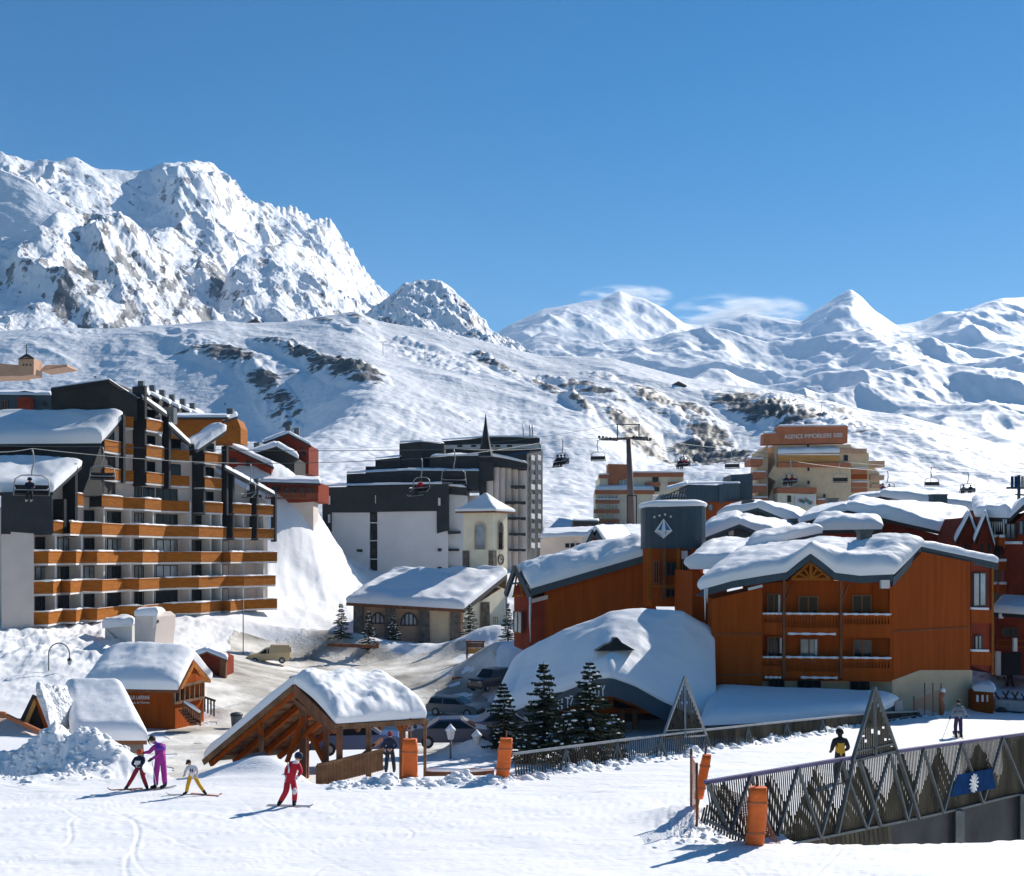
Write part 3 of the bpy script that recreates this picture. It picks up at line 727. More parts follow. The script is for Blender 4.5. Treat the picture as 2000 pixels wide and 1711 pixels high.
# fin at the near corner (white) and dark cladding boxes
db = MB()
def zbox(mb, plan, z0, z1, mi=0): mb.prism([Vector((p[0], p[1], z0)) for p in plan], (0, 0, z1 - z0), mi)
zbox(db, [at(2, 0, 97.4), at(101, 0, 101.2), Fi(101, 0), at(2, 0, 112)], 1.86, 5.45)
db.build('dark_cladding', M['blackwood'], ap)
db = MB()   # stepped upper front walls that face the camera
db.prism([at(-60, 960, 105), at(160, 968, 106.1), at(197, 968, 108.6), at(197, 870, 108.6), at(-60, 866, 105)], (0, 4, 0))
db.prism([at(100, 815, 112), at(212, 815, 112.2), at(212, 741, 112.2), at(100, 757, 112)], (0, 12, 0))
db.prism([at(212, 822, 112.4), at(268, 822, 114.6), at(268, 778, 114.6), at(213, 742, 112.4)], NIN * 1.0)
db.build('upper_cladding', M['darkwood'], ap)
fins = [(123, 1.9, 5.2, 1.2), (145, 1.75, 8.6, 1.6), (197, 4.6, 11.0, 2.1), (239, 7.2, 14.0, .45), (281, 7.1, 17.3, 1.5), (328, 7.0, 14.6, .8), (396, 4.45, 12.2, 1.9), (441, 4.5, 12.2, .6), (453, 1.75, 9.8, 1.45), (500, 1.75, 8.8, .9), (536, 1.6, 6.9, .5)]
for p, z0, z1, dd in fins:
    mb = MB(); a = Fo(p, z0, .12); b = Fo(p, z0, -dd); s = Vector((.39, .92, 0)) * .32
    mb.prism([a, b, b + s, a + s], (0, 0, z1 - z0)); mb.build('dark_fin', M['blackwood'], ap)
# white party walls
for q in (111, 162, 206, 258, 302, 374, 414, 435, 478, 518):
    p = q; mb = MB(); a = Fo(p, ZT(-2) - 1.2, -.25); b = Fi(p, ZT(-2) - 1.2)
    s = Vector((.39, .92, 0)) * .22; top = ZT(1) if q < 170 else ZT(2)
    mb.prism([a, b, b + s, a + s], (0, 0, top + .1 - (ZT(-2) - 1.2))); mb.build('party_wall', M['render_white'], ap)
A_ = [(64, 'd'), (94, 'b'), (122, 'd'), (148, 'b'), (161, 'd'), (189, 'b'), (234, 'd'), (278, 'b'), (321, 'd'), (392, 'b'), (435, 'd'), (450, 'b'), (476, 'd'), (541, '')]
B_ = [(64, 'd'), (103, 'b'), (119, 'd'), (137, 'b'), (161, 'd'), (199, 'b'), (243, 'd'), (271, 'b'), (325, 'd'), (388, 'b'), (442, 'd'), (476, 'b'), (538, '')]
def teeth(seg):
    px = [s[0] for s in seg]; ys = [Yf(p) + (.35 if ty == 'd' else (-1.55 if ty == 'b' else -.9)) for p, ty in seg]   # dark panels turn to the camera, bright ones to the sun
    return [Vector(((p - 1000) / FPX * y, y, 0)) for p, y in zip(px, ys)]
def balcony(poly, k, snow=True, lab=None):
    zt = ZT(k); t = Vector((0, 0, 1))
    mb = MB()
    for a, b in zip(poly[:-1], poly[1:]):
        d = (b - a).normalized(); n = Vector((d.y, -d.x, 0))
        L = (b - a).length
        mb.box((a + b) / 2 + t * (zt - .56), (L, .07, 1.02), frame=(d, n, t))
        mb.box((a + b) / 2 + t * (zt - .03) + n * .004, (L + .05, .16, .09), frame=(d, n, t))
    o = mb.build('balcony', M['larch'], ap, lab)
    pl = [Vector((p.x, p.y, zt - 1.27)) for p in poly] + [Vector((p.x, p.y, zt - 1.27)) + NIN * 1.5 for p in reversed(poly)]
    for i in range(len(poly) - 1):
        a, b = poly[i], poly[i + 1]; q = [a + t * (zt - 1.26), b + t * (zt - 1.26), b + NIN * 1.45 + t * (zt - 1.26), a + NIN * 1.45 + t * (zt - 1.26)]
        if i == 0: sb = MB()
        sb.prism(q, (0, 0, .17))
    sb.build('slab', M['render_white'], o)
    if snow:
        mb = MB(); rr = random.Random(int(poly[0].y * 7 + k * 31)); pts = []
        for a, b in zip(poly[:-1], poly[1:]):
            d = (b - a); n = int(max(2, d.length / .5)); thin = rr.random() < .25
            pts += [(a + d * (i / n) + t * (zt + (.02 if thin else .06)), (.03 if thin else rr.uniform(.06, .14))) for i in range(n)]
        pts.append((poly[-1] + t * (zt + .04), .06))
        mb.tube([p for p, _ in pts], [r for _, r in pts], 6); mb.build('rail_snow', M['snow_roof'], o)
for k, seg in ((-2, A_), (-1, B_), (0, A_)): balcony(teeth(seg), k)
tb = teeth(B_); balcony(tb[3:11], 1)
def straight(p0, p1): return [Fo(p0, 0, .05), Fo(p1, 0, .05)]
ta = teeth(A_)
def cut(seg, p0, p1):
    T_ = teeth(seg); r = [t_ for t_, s_ in zip(T_, seg) if p0 - 1 <= s_[0] <= p1 + 1]; return r
balcony(straight(103, 122), 1); balcony(straight(453, 490), 1); balcony(straight(500, 534), 1)
balcony(straight(146, 162), 2); balcony(teeth(A_)[5:9] and [Fo(197, 0, .1), Fo(238, 0, .1)], 2)
balcony([Fo(238, 0, -.8), Fo(277, 0, .35), Fo(316, 0, -.1)], 2); balcony([Fo(317, 0, -1.1), Fo(373, 0, -.2)], 2, False)
balcony(straight(396, 434), 2); balcony(straight(453, 490), 2); balcony(straight(500, 533), 2)
for k, lst in ((3, [(200, 238), (239, 262), (282, 322), (329, 371), (396, 435)]), (4, [(200, 238), (240, 262), (282, 323), (330, 371), (396, 435)]), (5, [(240, 262), (282, 320)])):
    for a, b in lst:
        dk = (a in (239, 240, 329, 330)); 
        balcony([Fo(a, 0, -1.1 if dk else .25), Fo(b, 0, -.1 if dk else -.15)], k, not dk)
# windows on the recessed wall
WR = [(68, 90), (112, 134), (163, 184), (188, 205), (209, 238), (262, 277), (279, 301), (304, 346), (375, 412), (434, 468), (480, 516)]
rw = random.Random(5)
for k in (-2, -1, 0, 1, 2):
    for a, b in WR:
        if k == 1 and a < 160: continue
        if k == 2 and (a < 260 or a > 330): continue
        if k == 1 and a > 420: continue
        fl = ZT(k) - 1.1
        pa, pb = Fi(inner_at(a), 0), Fi(inner_at(b), 0)
        window(ap, pa, pb, fl, fl + 2.42, glass='glass_lit' if rw.random() < .28 else 'glass', mull=1 if b - a < 26 else 2, proud=.04)
for k, lst in ((1, [(441, 452), (480, 496)]), (2, [(400, 416), (455, 468), (500, 510)]), (3, [(204, 222), (284, 302), (334, 352), (400, 417)]), (4, [(204, 222), (284, 302), (334, 352), (400, 417)]), (5, [(284, 302)])):
    for a, b in lst:
        fl = ZT(k) - 1.1; window(ap, Fi(inner_at(a), 0), Fi(inner_at(b), 0), fl, fl + 2.4, mull=0)
# roofs with snow
def roof(parent, q, th=.25, snow=.6, mat='blackwood', seed=1, name='roof', **kw):
    "slab under corner list (px,py,Y) plus a snow blanket"
    P = [V3(p) for p in q]; mb = MB(); mb.prism(P, (0, 0, -th)); o = mb.build(name, M[mat], parent)
    if snow: snow_patch('roof_snow', P, snow, M['snow_roof'], o, seed=seed, **kw)
    return o
roof(ap, [(-70, 962, 97.2), (103, 961, 101.6), (160, 909, 106.2), (-70, 905, 104.8)], .3, 1.0, seed=2, bulge=.35, lump=.08)
roof(ap, [(-70, 868, 104), (197, 866, 108.7), (239, 817, 112.0), (-70, 818, 112)], .3, 1.1, seed=3, bulge=.4, lump=.08)
roof(ap, [(99, 758, 111.8), (213, 741, 112.0), (272, 779, 115.2), (160, 790, 126)], .3, .22, seed=4, nu=20, nv=12)
roof(ap, [(278, 774, 114.4), (327, 810, 117.9), (300, 795, 127), (250, 765, 124)], .3, .3, seed=5, nu=20, nv=12)
roof(ap, [(329, 827, 117.7), (373, 868, 120.6), (352, 856, 130), (312, 820, 127)], .3, .4, seed=6, nu=20, nv=12)
roof(ap, [(384, 880, 120.6), (442, 841, 124.6), (425, 836, 135), (366, 868, 131)], .3, .8, seed=7, nu=24, nv=16)
roof(ap, [(439, 913, 124.8), (538, 966, 132.0), (515, 958, 141), (420, 908, 134)], .3, .35, seed=8, nu=24, nv=12)
roof(ap, [(263, 779, 115), (281, 776, 114.9), (255, 768, 125), (240, 770, 124)], .3, .5, seed=12, nu=12, nv=12)
mb = MB(); mb.box(at(331, 812, 122), (1.3, 1.3, 1.7)); ch = mb.build('chimney', M['dsteel'], ap)

# pale portal block in front (ski locker entrance)
pb = thing('entrance_block', 'pale ribbed lift pylon housing with snowy top beside the large balcony building', 'kiosk', on_ground(290, 98))
mb = MB()
mb.prism([at(263, 1275, 96), at(300, 1275, 94.5), at(305, 1225, 94.5), at(306, 1205, 94.5), at(296, 1197, 94.8), at(268, 1198, 96), at(263, 1208, 96)], (.7, 3.0, 0))
mb.build('body', M['render'], pb)
mb = MB(); mb.prism([at(300.5, 1275, 94.6), at(316, 1272, 97.5), at(320, 1222, 97.5), at(305.5, 1226, 94.6)], NIN * .3); mb.build('doorway', M['concrete'], pb)
mb = MB(); mb.prism([at(306, 1226, 94.5), at(321, 1221, 97.6), at(322, 1199, 97.6), at(306, 1203, 94.5)], NIN * .4); mb.build('sign_panel', M['render_white'], pb)
mb = MB(); mb.prism([at(308, 1217, 94.3), at(318, 1213, 96.6), at(318, 1208, 96.6), at(308, 1211, 94.3)], NIN * .05); mb.build('emblem', M['black'], pb)
snow_patch('cap_snow', [at(263, 1203, 96), at(307, 1203, 94.4), at(322, 1199, 97.7), at(268, 1198, 99)], .6, M['snow_roof'], pb, seed=3, nu=20, nv=14)
pb2 = thing('side_wall', 'low pale wall with a snow cushion left of the ribbed housing', 'wall', on_ground(250, 99))
mb = MB(); mb.prism([at(205, 1262, 101), at(250, 1275, 97.6), at(258, 1275, 98.6), at(258, 1222, 98.6), at(250, 1220, 97.6), at(205, 1226, 101)], (.3, 2.4, 0)); mb.build('wall', M['render_white'], pb2)
snow_patch('cap_snow', [at(200, 1228, 100.5), at(260, 1222, 97.5), at(262, 1219, 101), at(205, 1222, 104)], .8, M['snow_roof'], pb2, seed=4, nu=24, nv=14)

# ------------------------------------------------------------------ dark neighbour behind, pinkish chapel above
nb = thing('dark_lodge', 'low dark lodge with a boarded bay standing behind the left apartment roofs', 'building', at(50, 900, 150))
mb = MB(); mb.prism([at(-80, 900, 150), at(100, 900, 150), at(100, 772, 150), at(48, 763, 150), at(0, 770, 150), at(-80, 770, 150)], (0, 12, 0)); mb.build('wall', M['bluegrey'], nb)
mb = MB(); mb.prism([at(40, 812, 149.7), at(66, 812, 149.7), at(66, 778, 149.7), at(40, 778, 149.7)], (0, -1.0, 0)); mb.build('bay', M['reddish'], nb)
win_px(nb, 4, 15, 782, 800, 149.8, glass='glass', frame='frame_wood'); win_px(nb, 84, 91, 785, 794, 149.9)
snow_patch('roof_snow', [at(-80, 770, 149.5), at(100, 772, 149.5), at(100, 768, 162), at(-80, 766, 162)], .35, M['snow_roof'], nb, seed=5)
cp = thing('hill_chapel', 'small pinkish stone chapel with square belfry high on the left slope', 'chapel', at(50, 735, 330))
mb = MB(); mb.prism([at(36, 735, 330), at(66, 732, 330), at(66, 700, 330), at(50, 697, 330), at(36, 702, 330)], (0, 6, 0)); t_ = mb.build('belfry', M['pinkish'], cp)
mb = MB(); mb.prism([at(-60, 736, 331), at(36, 734, 331), at(36, 713, 331), at(0, 710, 331), at(-60, 708, 331)], (0, 9, 0)); mb.build('nave', M['pinkish'], cp)
mb = MB(); mb.prism([at(78, 724, 334), at(132, 716, 338), at(130, 712, 338), at(88, 713, 334)], (0, 8, 0)); mb.build('annex', M['pinkish'], cp)
mb = MB(); a, b, c, d = at(33, 702, 329.5), at(68, 700, 329.5), at(68, 700, 337), at(33, 702, 337); ap_ = at(52, 690, 333)
for x, y in ((a, b), (b, c), (c, d), (d, a)): mb.face([x, y, ap_])
mb.tube([ap_, ap_ + Vector((0, 0, 2.6))], .15, 5); mb.build('spire', M['darkwood'], cp)
for q in (46, 52, 60):
    mb = MB(); mb.box(at(q, 713, 329.9), (.35, .2, .5)); mb.build('window', M['black'], cp)

# ------------------------------------------------------------------ red chalets climbing the slope behind
def chalet(name, label, cat, wall_polys, wmat, roofs, wins=(), base=None, depth=9, group=None, chim=()):
    t = thing(name, label, cat, base, group=group)
    mb = MB()
    for poly in wall_polys: pp(mb, poly, depth)
    mb.build('wall', M[wmat], t)
    for i, r in enumerate(roofs):
        roof(t, r[:4], .3, r[4] if len(r) > 4 else .5, mat='darkwood', seed=int(abs(r[0][0])) % 37 + i, nu=22, nv=14)
    for w in wins: win_px(t, *w)
    for c in chim:
        mb = MB(); mb.box(at(*c), (.8, .8, 1.6)); mb.build('chimney', M['dsteel'], t)
    return t
chalet('red_chalet', 'red gabled chalet farthest up the slope behind the apartment building', 'chalet', [[(520, 925, 178), (603, 925, 178), (603, 868, 178), (563, 847, 178), (520, 862, 178)]], 'reddish',
       [[(515, 864, 177), (563, 846, 177), (560, 845, 190), (512, 862, 190), .4], [(563, 846, 177), (608, 870, 177), (604, 868, 190), (560, 845, 190), .4]],
       [(545, 551, 880, 888, 177.9), (575, 582, 892, 902, 177.9), (590, 597, 882, 890, 177.9)], at(563, 925, 178), chim=[(563, 842, 182), (580, 846, 182)])
chalet('brown_chalet', 'dark brown low gabled chalet with wide snowy eaves above the apartment roofs', 'chalet', [[(495, 940, 168), (575, 940, 168), (575, 895, 168), (540, 874, 168), (495, 890, 168)]], 'darkwood',
       [[(470, 893, 166.5), (540, 872, 166.5), (540, 868, 180), (475, 885, 180), .7], [(540, 872, 166.5), (583, 896, 166.5), (580, 892, 180), (540, 868, 180), .7]],
       [(520, 530, 905, 915, 167.9), (545, 556, 905, 915, 167.9)], at(535, 940, 168), chim=[(502, 875, 171)])
chalet('red_chalet', 'dark red chalet with a steep white-edged roof directly behind the balcony building', 'chalet', [[(438, 990, 160), (530, 990, 160), (530, 912, 160), (438, 866, 160)]], 'reddish',
       [[(430, 864, 159), (535, 912, 159), (535, 908, 172), (432, 860, 172), .6]], [(450, 462, 895, 905, 159.9), (480, 492, 900, 910, 159.9)], at(480, 990, 160))
lo = chalet('lodge', 'long low red lodge with glazed front and terrace behind the balcony building', 'lodge', [[(515, 985, 158), (622, 978, 158), (622, 942, 158), (515, 940, 158)]], 'reddish',
       [[(510, 941, 156), (626, 944, 156), (626, 936, 166), (515, 932, 166), .5]], [(530, 548, 950, 962, 157.9), (555, 565, 951, 963, 157.9), (570, 580, 951, 963, 157.9), (586, 596, 951, 963, 157.9), (602, 612, 952, 964, 157.9)], at(575, 980, 158))
mb = MB(); pp(mb, [(532, 1050, 158.4), (612, 1050, 158.4), (612, 980, 158.4), (532, 984, 158.4)], 4); mb.build('foundation', M['render'], lo)
mb = MB()
for q in range(520, 622, 4): mb.bar(at(q, 972, 155.8), at(q, 964, 155.8), .08)
mb.bar(at(518, 964, 155.8), at(622, 964, 155.8), .14); mb.bar(at(518, 973, 155.8), at(622, 973, 155.8), .2); mb.build('terrace_rail', M['beam'], lo)
# orange lodge with decks
ol = chalet('orange_lodge', 'orange boarded lodge with flat snowy decks above the V shaped roof', 'lodge', [[(330, 865, 150), (440, 865, 150), (440, 816, 150), (330, 816, 150)], [(440, 860, 150), (470, 866, 151), (470, 835, 151), (463, 818, 151), (440, 824, 150)]], 'larch',
       [[(332, 815, 149), (445, 815, 149), (464, 812, 156), (340, 810, 158), .25], [(435, 822, 149), (464, 813, 151), (462, 810, 160), (440, 812, 160), .4]], [(448, 455, 832, 842, 150.6), (458, 464, 832, 842, 151.8)], at(400, 865, 150), chim=[(450, 810, 153)], depth=4)
# terraced roofs of a long residence
for i, (x, y, Y) in enumerate([(262, 764, 168), (284, 772, 171), (303, 781, 174), (322, 790, 177), (343, 798, 180), (362, 806, 183)]):
    pos = ['topmost', 'second from the top', 'third from the top', 'third from the bottom', 'second from the bottom', 'bottom']
    chalet('terraced_house', '%s of the stepped brown terraced houses with snow striped roofs' % pos[i], 'house', [[(x - 16, y + 40, Y), (x + 26, y + 40, Y), (x + 26, y + 8, Y), (x + 8, y - 2, Y), (x - 16, y + 6, Y)]], 'darkwood',
           [[(x - 18, y + 6, Y - .5), (x + 8, y - 3, Y - .5), (x + 20, y - 5, Y + 9), (x - 8, y + 2, Y + 9), .45], [(x + 8, y - 3, Y - .5), (x + 28, y + 8, Y - .5), (x + 38, y + 5, Y + 9), (x + 20, y - 5, Y + 9), .45]],
           [(x - 6, x + 2, y + 10, y + 15, Y - .05)], at(x, y + 40, Y), group='stepped terraced houses', chim=[(x + 14, y - 9, Y + 2)])

# ------------------------------------------------------------------ black and white block
bw = thing('apartment_block', 'black and white stepped apartment block with ribbed grey end columns', 'building', at(850, 1140, 182))
mb = MB()
pp(mb, [(631, 1080, 180), (648, 1080, 180), (648, 1135, 180), (722, 1160, 180), (722, 1001, 180), (648, 1001, 180), (648, 1036, 180), (631, 1038, 180)], 14)
pp(mb, [(737, 1160, 180), (875, 1160, 180), (875, 1036, 180), (853, 1036, 180), (853, 998, 180), (737, 1000, 180)], 14)
pp(mb, [(873, 1160, 182), (912, 1160, 182), (912, 962, 182), (873, 962, 182)], 14)
mb.build('wall', M['render_white'], bw)
mb = MB()
pp(mb, [(629, 952, 179.7), (872, 946, 179.7), (876, 946, 179.7), (876, 1036, 179.7), (853.5, 1042, 179.7), (853.5, 998, 179.7), (647.5, 1001, 179.7), (647.5, 1038, 179.7), (630, 1040, 179.7)], 15)
pp(mb, [(722, 1160, 180.9), (737, 1160, 180.9), (737, 995, 180.9), (722, 995, 180.9)], 3)
mb.build('dark_band', M['blackwood'], bw)
tiers = [([(677, 955, 184), (677, 926, 184), (790, 920, 184), (935, 921, 184), (935, 955, 184)], 12), ([(875, 965, 181.5), (875, 947, 181.5), (912, 953, 181.5), (912, 968, 181.5)], 12), ([(714, 930, 188), (714, 911, 188), (733, 911, 188), (733, 898, 188), (782, 893, 188), (782, 930, 188)], 12),
         ([(839, 930, 187), (839, 893, 187), (962, 889, 187), (1030, 906, 187), (1030, 914, 187), (960, 912, 187), (960, 945, 187), (936, 945, 187)], 12),
         ([(780, 925, 189), (780, 866, 189), (822, 863, 189), (822, 925, 189)], 8), ([(822, 925, 189.2), (822, 863, 189.2), (867, 867, 193), (867, 925, 193)], 6)]
for poly, d in tiers:
    mb = MB(); pp(mb, poly, d); mb.build('upper_storey', M['blackwood'], bw)
mb = MB(); pp(mb, [(862, 890, 204), (862, 862, 204), (960, 854, 204), (1054, 855, 204), (1054, 868, 204), (1036, 868, 204), (866, 868, 204)], 14); pp(mb, [(866, 898, 204.2), (866, 868, 204.2), (1056, 868, 204.2), (1058, 900, 204.2)], 14); mb.build('penthouse', M['blackwood'], bw)
mb = MB(); pp(mb, [(866, 877, 203.7), (866, 869, 203.7), (1052, 867, 203.7), (1056, 876, 203.7)], .4); mb.build('white_stripe', M['render_white'], bw)
for q in (898, 925, 958, 972, 995):
    mb = MB(); mb.box(at(q, 871, 203.6), (.9, .2, .35)); mb.build('vent', M['black'], bw)
# scalloped grey columns
colp = [(912, 950, 968, 186.0), (946, 963, 905, 186.8), (963, 975, 909, 187.6), (975, 987, 911, 188.4), (987, 999, 914, 189.2), (999, 1012, 917, 190.0), (1012, 1029, 919, 190.8)]
for a, b, top, Y in colp:
    mb = MB(); P0 = at(a, top, Y); P1 = at(b, top, Y); w = (P1 - P0).x; zt = P0.z; zb = -7
    pts = [Vector((P0.x + w * (i / 8), Y - math.sin(math.pi * i / 8) * w * .22, zb)) for i in range(9)] + [Vector((P1.x, Y + 6, zb)), Vector((P0.x, Y + 6, zb))]
    mb.prism(pts, (0, 0, zt - zb)); mb.build('column', M['render'], bw)
mb = MB(); pp(mb, [(936, 975, 185.8), (936, 900, 185.8), (964, 903, 185.8), (964, 938, 185.8), (950, 940, 185.8), (950, 975, 185.8)], 4); mb.build('dark_panel', M['blackwood'], bw)
for (a, b, y) in [(998, 1026, 950), (986, 1027, 981), (990, 1027, 1012), (994, 1027, 1043), (994, 1027, 1074)]:
    mb = MB(); n = 4
    for i in range(n): q0 = a + (b - a) * i / n; mb.prism([at(q0, y + 2 + (i % 2), 186.2), at(q0 + (b - a) / n, y + 2 + (i % 2), 186.2), at(q0 + (b - a) / n, y - 2, 186.2), at(q0, y - 2, 186.2)], (0, 3, 0))
    mb.build('balcony_slot', M['black'], bw)
for (a, b, y) in [(875, 900, 1040), (855, 897, 1074), (855, 899, 1110)]:
    mb = MB(); pp(mb, [(a, y + 3, 179.6), (b, y + 2, 181.8), (b, y - 2, 181.8), (a, y - 3, 179.6)], 2); mb.build('balcony_slot', M['black'], bw)
# right hand balcony face
mb = MB(); pp(mb, [(1029, 1095, 191), (1048, 1095, 201), (1060, 1075, 204), (1060, 880, 204), (1036, 880, 191.5), (1029, 886, 191)], (-4, 6, 0)); mb.build('dark_end', M['blackwood'], bw)
for i in range(10):
    y = 893 + i * 19; mb = MB()
    for dx, w in ((1037, 7), (1050, 6)):
        mb.bar(at(dx, y, 190.5 + (dx - 1029) * .35), at(dx + w, y + 2, 192 + (dx - 1029) * .35), .15, .9)
    mb.build('balcony', M['steel' if i % 3 else 'render_white'], bw)
for (a, b, y0, y1) in [(640, 646, 968, 986), (640, 646, 1004, 1022), (732, 735, 967, 984), (855, 861, 972, 988)]:
    win_px(bw, a, b, y0, y1, 179.5, glass='render_white', frame='frame_dark', mull=0, fr=.05)  # left pair: sunlit balcony gaps, their brightness put in as white panes
for y in (1003, 1037, 1071, 1110):
    win_px(bw, 724, 735, y, y + 17, 180.7, glass='glass', mull=0)
for y in (1022, 1057, 1093):
    mb = MB(); pp(mb, [(722, y, 180.2), (737, y, 180.2), (737, y - 2, 180.2), (722, y - 2, 180.2)], .6); mb.build('slab', M['render_white'], bw)
win_px(bw, 697, 708, 1073, 1078, 179.9); win_px(bw, 674, 681, 1106, 1114, 179.9)
for q, t_ in (([(628, 950, 179.4), (872, 944, 179.4), (912, 952, 181), (640, 946, 194)], .3), ([(676, 925, 183.6), (792, 919, 183.6), (930, 917, 196), (690, 922, 196)], .35), ([(792, 919, 183.6), (936, 920, 183.6), (936, 917, 196), (800, 916, 196)], .35),
              ([(780, 865, 188.7), (822, 862, 188.7), (868, 866, 193), (800, 863, 196)], .3), ([(840, 892, 186.6), (963, 888, 186.6), (1032, 905, 186.6), (900, 888, 198)], .35), ([(862, 860, 203.5), (960, 853, 203.5), (1056, 854, 203.5), (880, 857, 216)], .25),
              ([(732, 896, 187.6), (782, 892, 187.6), (800, 889, 198), (745, 893, 198)], .2)):
    snow_patch('roof_snow', [V3(p) for p in q], t_, M['snow_roof'], bw, nu=26, nv=10, seed=6)
for q in (1022, 1035, 1040):
    mb = MB(); mb.tube([at(q, 855, 206), at(q, 830, 206)], .12, 6); mb.build('aerial', M['steel'], bw)

# ------------------------------------------------------------------ church with bell tower
ch_ = thing('church', 'low beige church hall with broad snowy roof and arched windows', 'church', on_ground(830, 129))
mb = MB(); pp(mb, [(690, 1262, 128.6), (905, 1262, 128.6), (905, 1182, 128.6), (690, 1182, 128.6)], 8); mb.build('wall', M['pinkish'], ch_)
mb = MB(); pp(mb, [(838, 1258, 128.3), (880, 1258, 128.3), (880, 1190, 128.3), (838, 1190, 128.3)], .3); mb.build('smooth_panel', M['beige'], ch_)
mb = MB(); pp(mb, [(903, 1262, 129), (985, 1255, 137), (985, 1150, 137), (903, 1192, 129)], (-1, 6, 0)); mb.build('end_wall', M['cream'], ch_)
for a, b, t_ in ((691, 708, 1180), (752, 770, 1188), (819, 838, 1190), (880, 899, 1192), (941, 956, 1176)):
    Yk = 128.0 if b < 905 else 132; mb = MB(); pp(mb, [(a - 2, 1262, Yk), (b + 2, 1262, Yk), (b, t_, Yk), (a, t_, Yk)], 1.2); mb.build('buttress', M['stone'], ch_)
def arch_window(parent, cx, py_base, w, h, Y, mull=3, lit=True):
    mb = MB(); n = 12; c = at(cx, py_base, Y); W = w / FPX * Y / 2; H = h / FPX * Y
    pts = [c + Vector((math.cos(t) * W, 0, max(0, math.sin(t)) * H)) for t in np.linspace(0, math.pi, n)]
    mb.prism([p + Vector((0, -.05, 0)) for p in pts], (0, .3, 0), 1)
    for i in range(n - 1): mb.bar(pts[i] - Vector((0, .1, 0)), pts[i + 1] - Vector((0, .1, 0)), .14, mi=0)
    mb.bar(pts[0] - Vector((0, .1, 0)), pts[-1] - Vector((0, .1, 0)), .14, mi=0)
    for i in range(mull):
        x = -W + 2 * W * (i + 1) / (mull + 1); hz = H * math.sqrt(max(0, 1 - (x / W) ** 2)); mb.bar(c + Vector((x, -.1, 0)), c + Vector((x, -.1, hz)), .14, mi=0)
    return mb.build('arched_window', [M['frame_dark'], M['glass_lit']], parent)
arch_window(ch_, 799, 1221, 32, 24, 128.5); arch_window(ch_, 738, 1217, 26, 20, 128.5, 2)
RF = [V3(p) for p in [(676, 1177, 127.4), (906, 1190, 127.4), (990, 1122, 137.5), (765, 1122, 137.5)]]
mb = MB(); mb.prism(RF, (0, 0, -.35)); rf = mb.build('roof', M['beam'], ch_)
hipL = [V3(p) for p in [(676, 1177, 127.4), (765, 1122, 137.5), (800, 1135, 148), (690, 1165, 142)]]
mb = MB(); mb.prism([V3(p) for p in [(676, 1177, 127.4), (765, 1122, 137.5), (760, 1150, 148)]], (0, 0, -.35)); mb.prism([V3(p) for p in [(765, 1122, 137.5), (990, 1122, 137.5), (985, 1165, 148), (760, 1150, 148)]], (0, 0, -.35)); mb.build('back_roof', M['beam'], rf)
snow_patch('roof_snow', RF, .95, M['snow_roof'], rf, nu=60, nv=34, edge=.16, bulge=.35, lump=.12, seed=9)
snow_patch('roof_snow', [V3(p) for p in [(765, 1122, 137.5), (988, 1122, 137.5), (985, 1160, 147), (765, 1150, 147)]], .95, M['snow_roof'], rf, seed=10)
mb = MB(); mb.bar(at(905, 1193, 127.5), at(988, 1126, 137.5), .25, .5); mb.build('bargeboard', M['darkwood'], ch_)
win_px(ch_, 963, 972, 1205, 1235, 133.2, glass='cream', frame='frame_wood')

bt = thing('bell_tower', 'square cream bell tower with arched openings and a snowy pyramid roof with black spire', 'tower', at(940, 1200, 142))
TY = 140.5
c0, c1, c2, c3 = at(905, 1120, TY + 1.5), at(963, 1120, TY), at(991, 1120, TY + 3.0), at(935, 1120, TY + 4.6)
for p in (c0, c1, c2, c3): p.z = -9
mb = MB(); mb.prism([c0, c1, c2, c3], (0, 0, 5.35 + 9)); mb.build('shaft', M['cream'], bt)
e0, e1, e2, e3 = [Vector((p.x, p.y, 5.35)) for p in (c0, c1, c2, c3)]; ec = (e0 + e1 + e2 + e3) / 4
E = [ec + (p - ec) * 1.36 for p in (e0, e1, e2, e3)]
mb = MB(); mb.prism(E, (0, 0, .22)); mb.build('eaves', M['beam'], bt)
apx = ec + Vector((0, 0, 2.5))
def pyr(u, v):
    a = E[0] * (1 - u) * (1 - v) + E[1] * u * (1 - v) + E[2] * u * v + E[3] * (1 - u) * v; r = max(abs(u - .5), abs(v - .5)) * 2
    return Vector((a.x, a.y, 5.55 + 2.0 * (1 - r) ** 1.35))
snow_patch('roof_snow', pyr, .45, M['snow_roof'], bt, nu=34, nv=34, lump=.06, edge=.2, seed=11)
mb = MB(); mb.lathe(ec + Vector((0, 0, 7.2)), [(1.0, 0), (.75, 1.0), (.42, 2.6), (.2, 4.0), (.03, 5.4)], 8, smooth=False); mb.build('spire', M['blackwood'], bt)
def arch_on(parent, a, b, f0, f1, z0, z1, mat_in='glass', name='arched_opening'):
    a = Vector((a.x, a.y, 0)); b = Vector((b.x, b.y, 0)); d = b - a; n = Vector((d.y, -d.x, 0)).normalized(); cx = (f0 + f1) / 2; W = (f1 - f0) / 2 * d.length; dn = d.normalized(); c = a + d * cx
    pts = [c - dn * W + Vector((0, 0, z0)), c + dn * W + Vector((0, 0, z0))] + [c + dn * (W * math.cos(t)) + Vector((0, 0, z1 - W + W * math.sin(t))) for t in np.linspace(0, math.pi, 10)]
    mb = MB(); mb.prism([p + n * .03 for p in pts], -n * .2, 1)
    loop = pts[1:] + [pts[0]]
    for i in range(len(loop) - 1): mb.bar(loop[i] + n * .05, loop[i + 1] + n * .05, .16, mi=0)
    return mb.build(name, [M['beige'], M[mat_in]], parent)
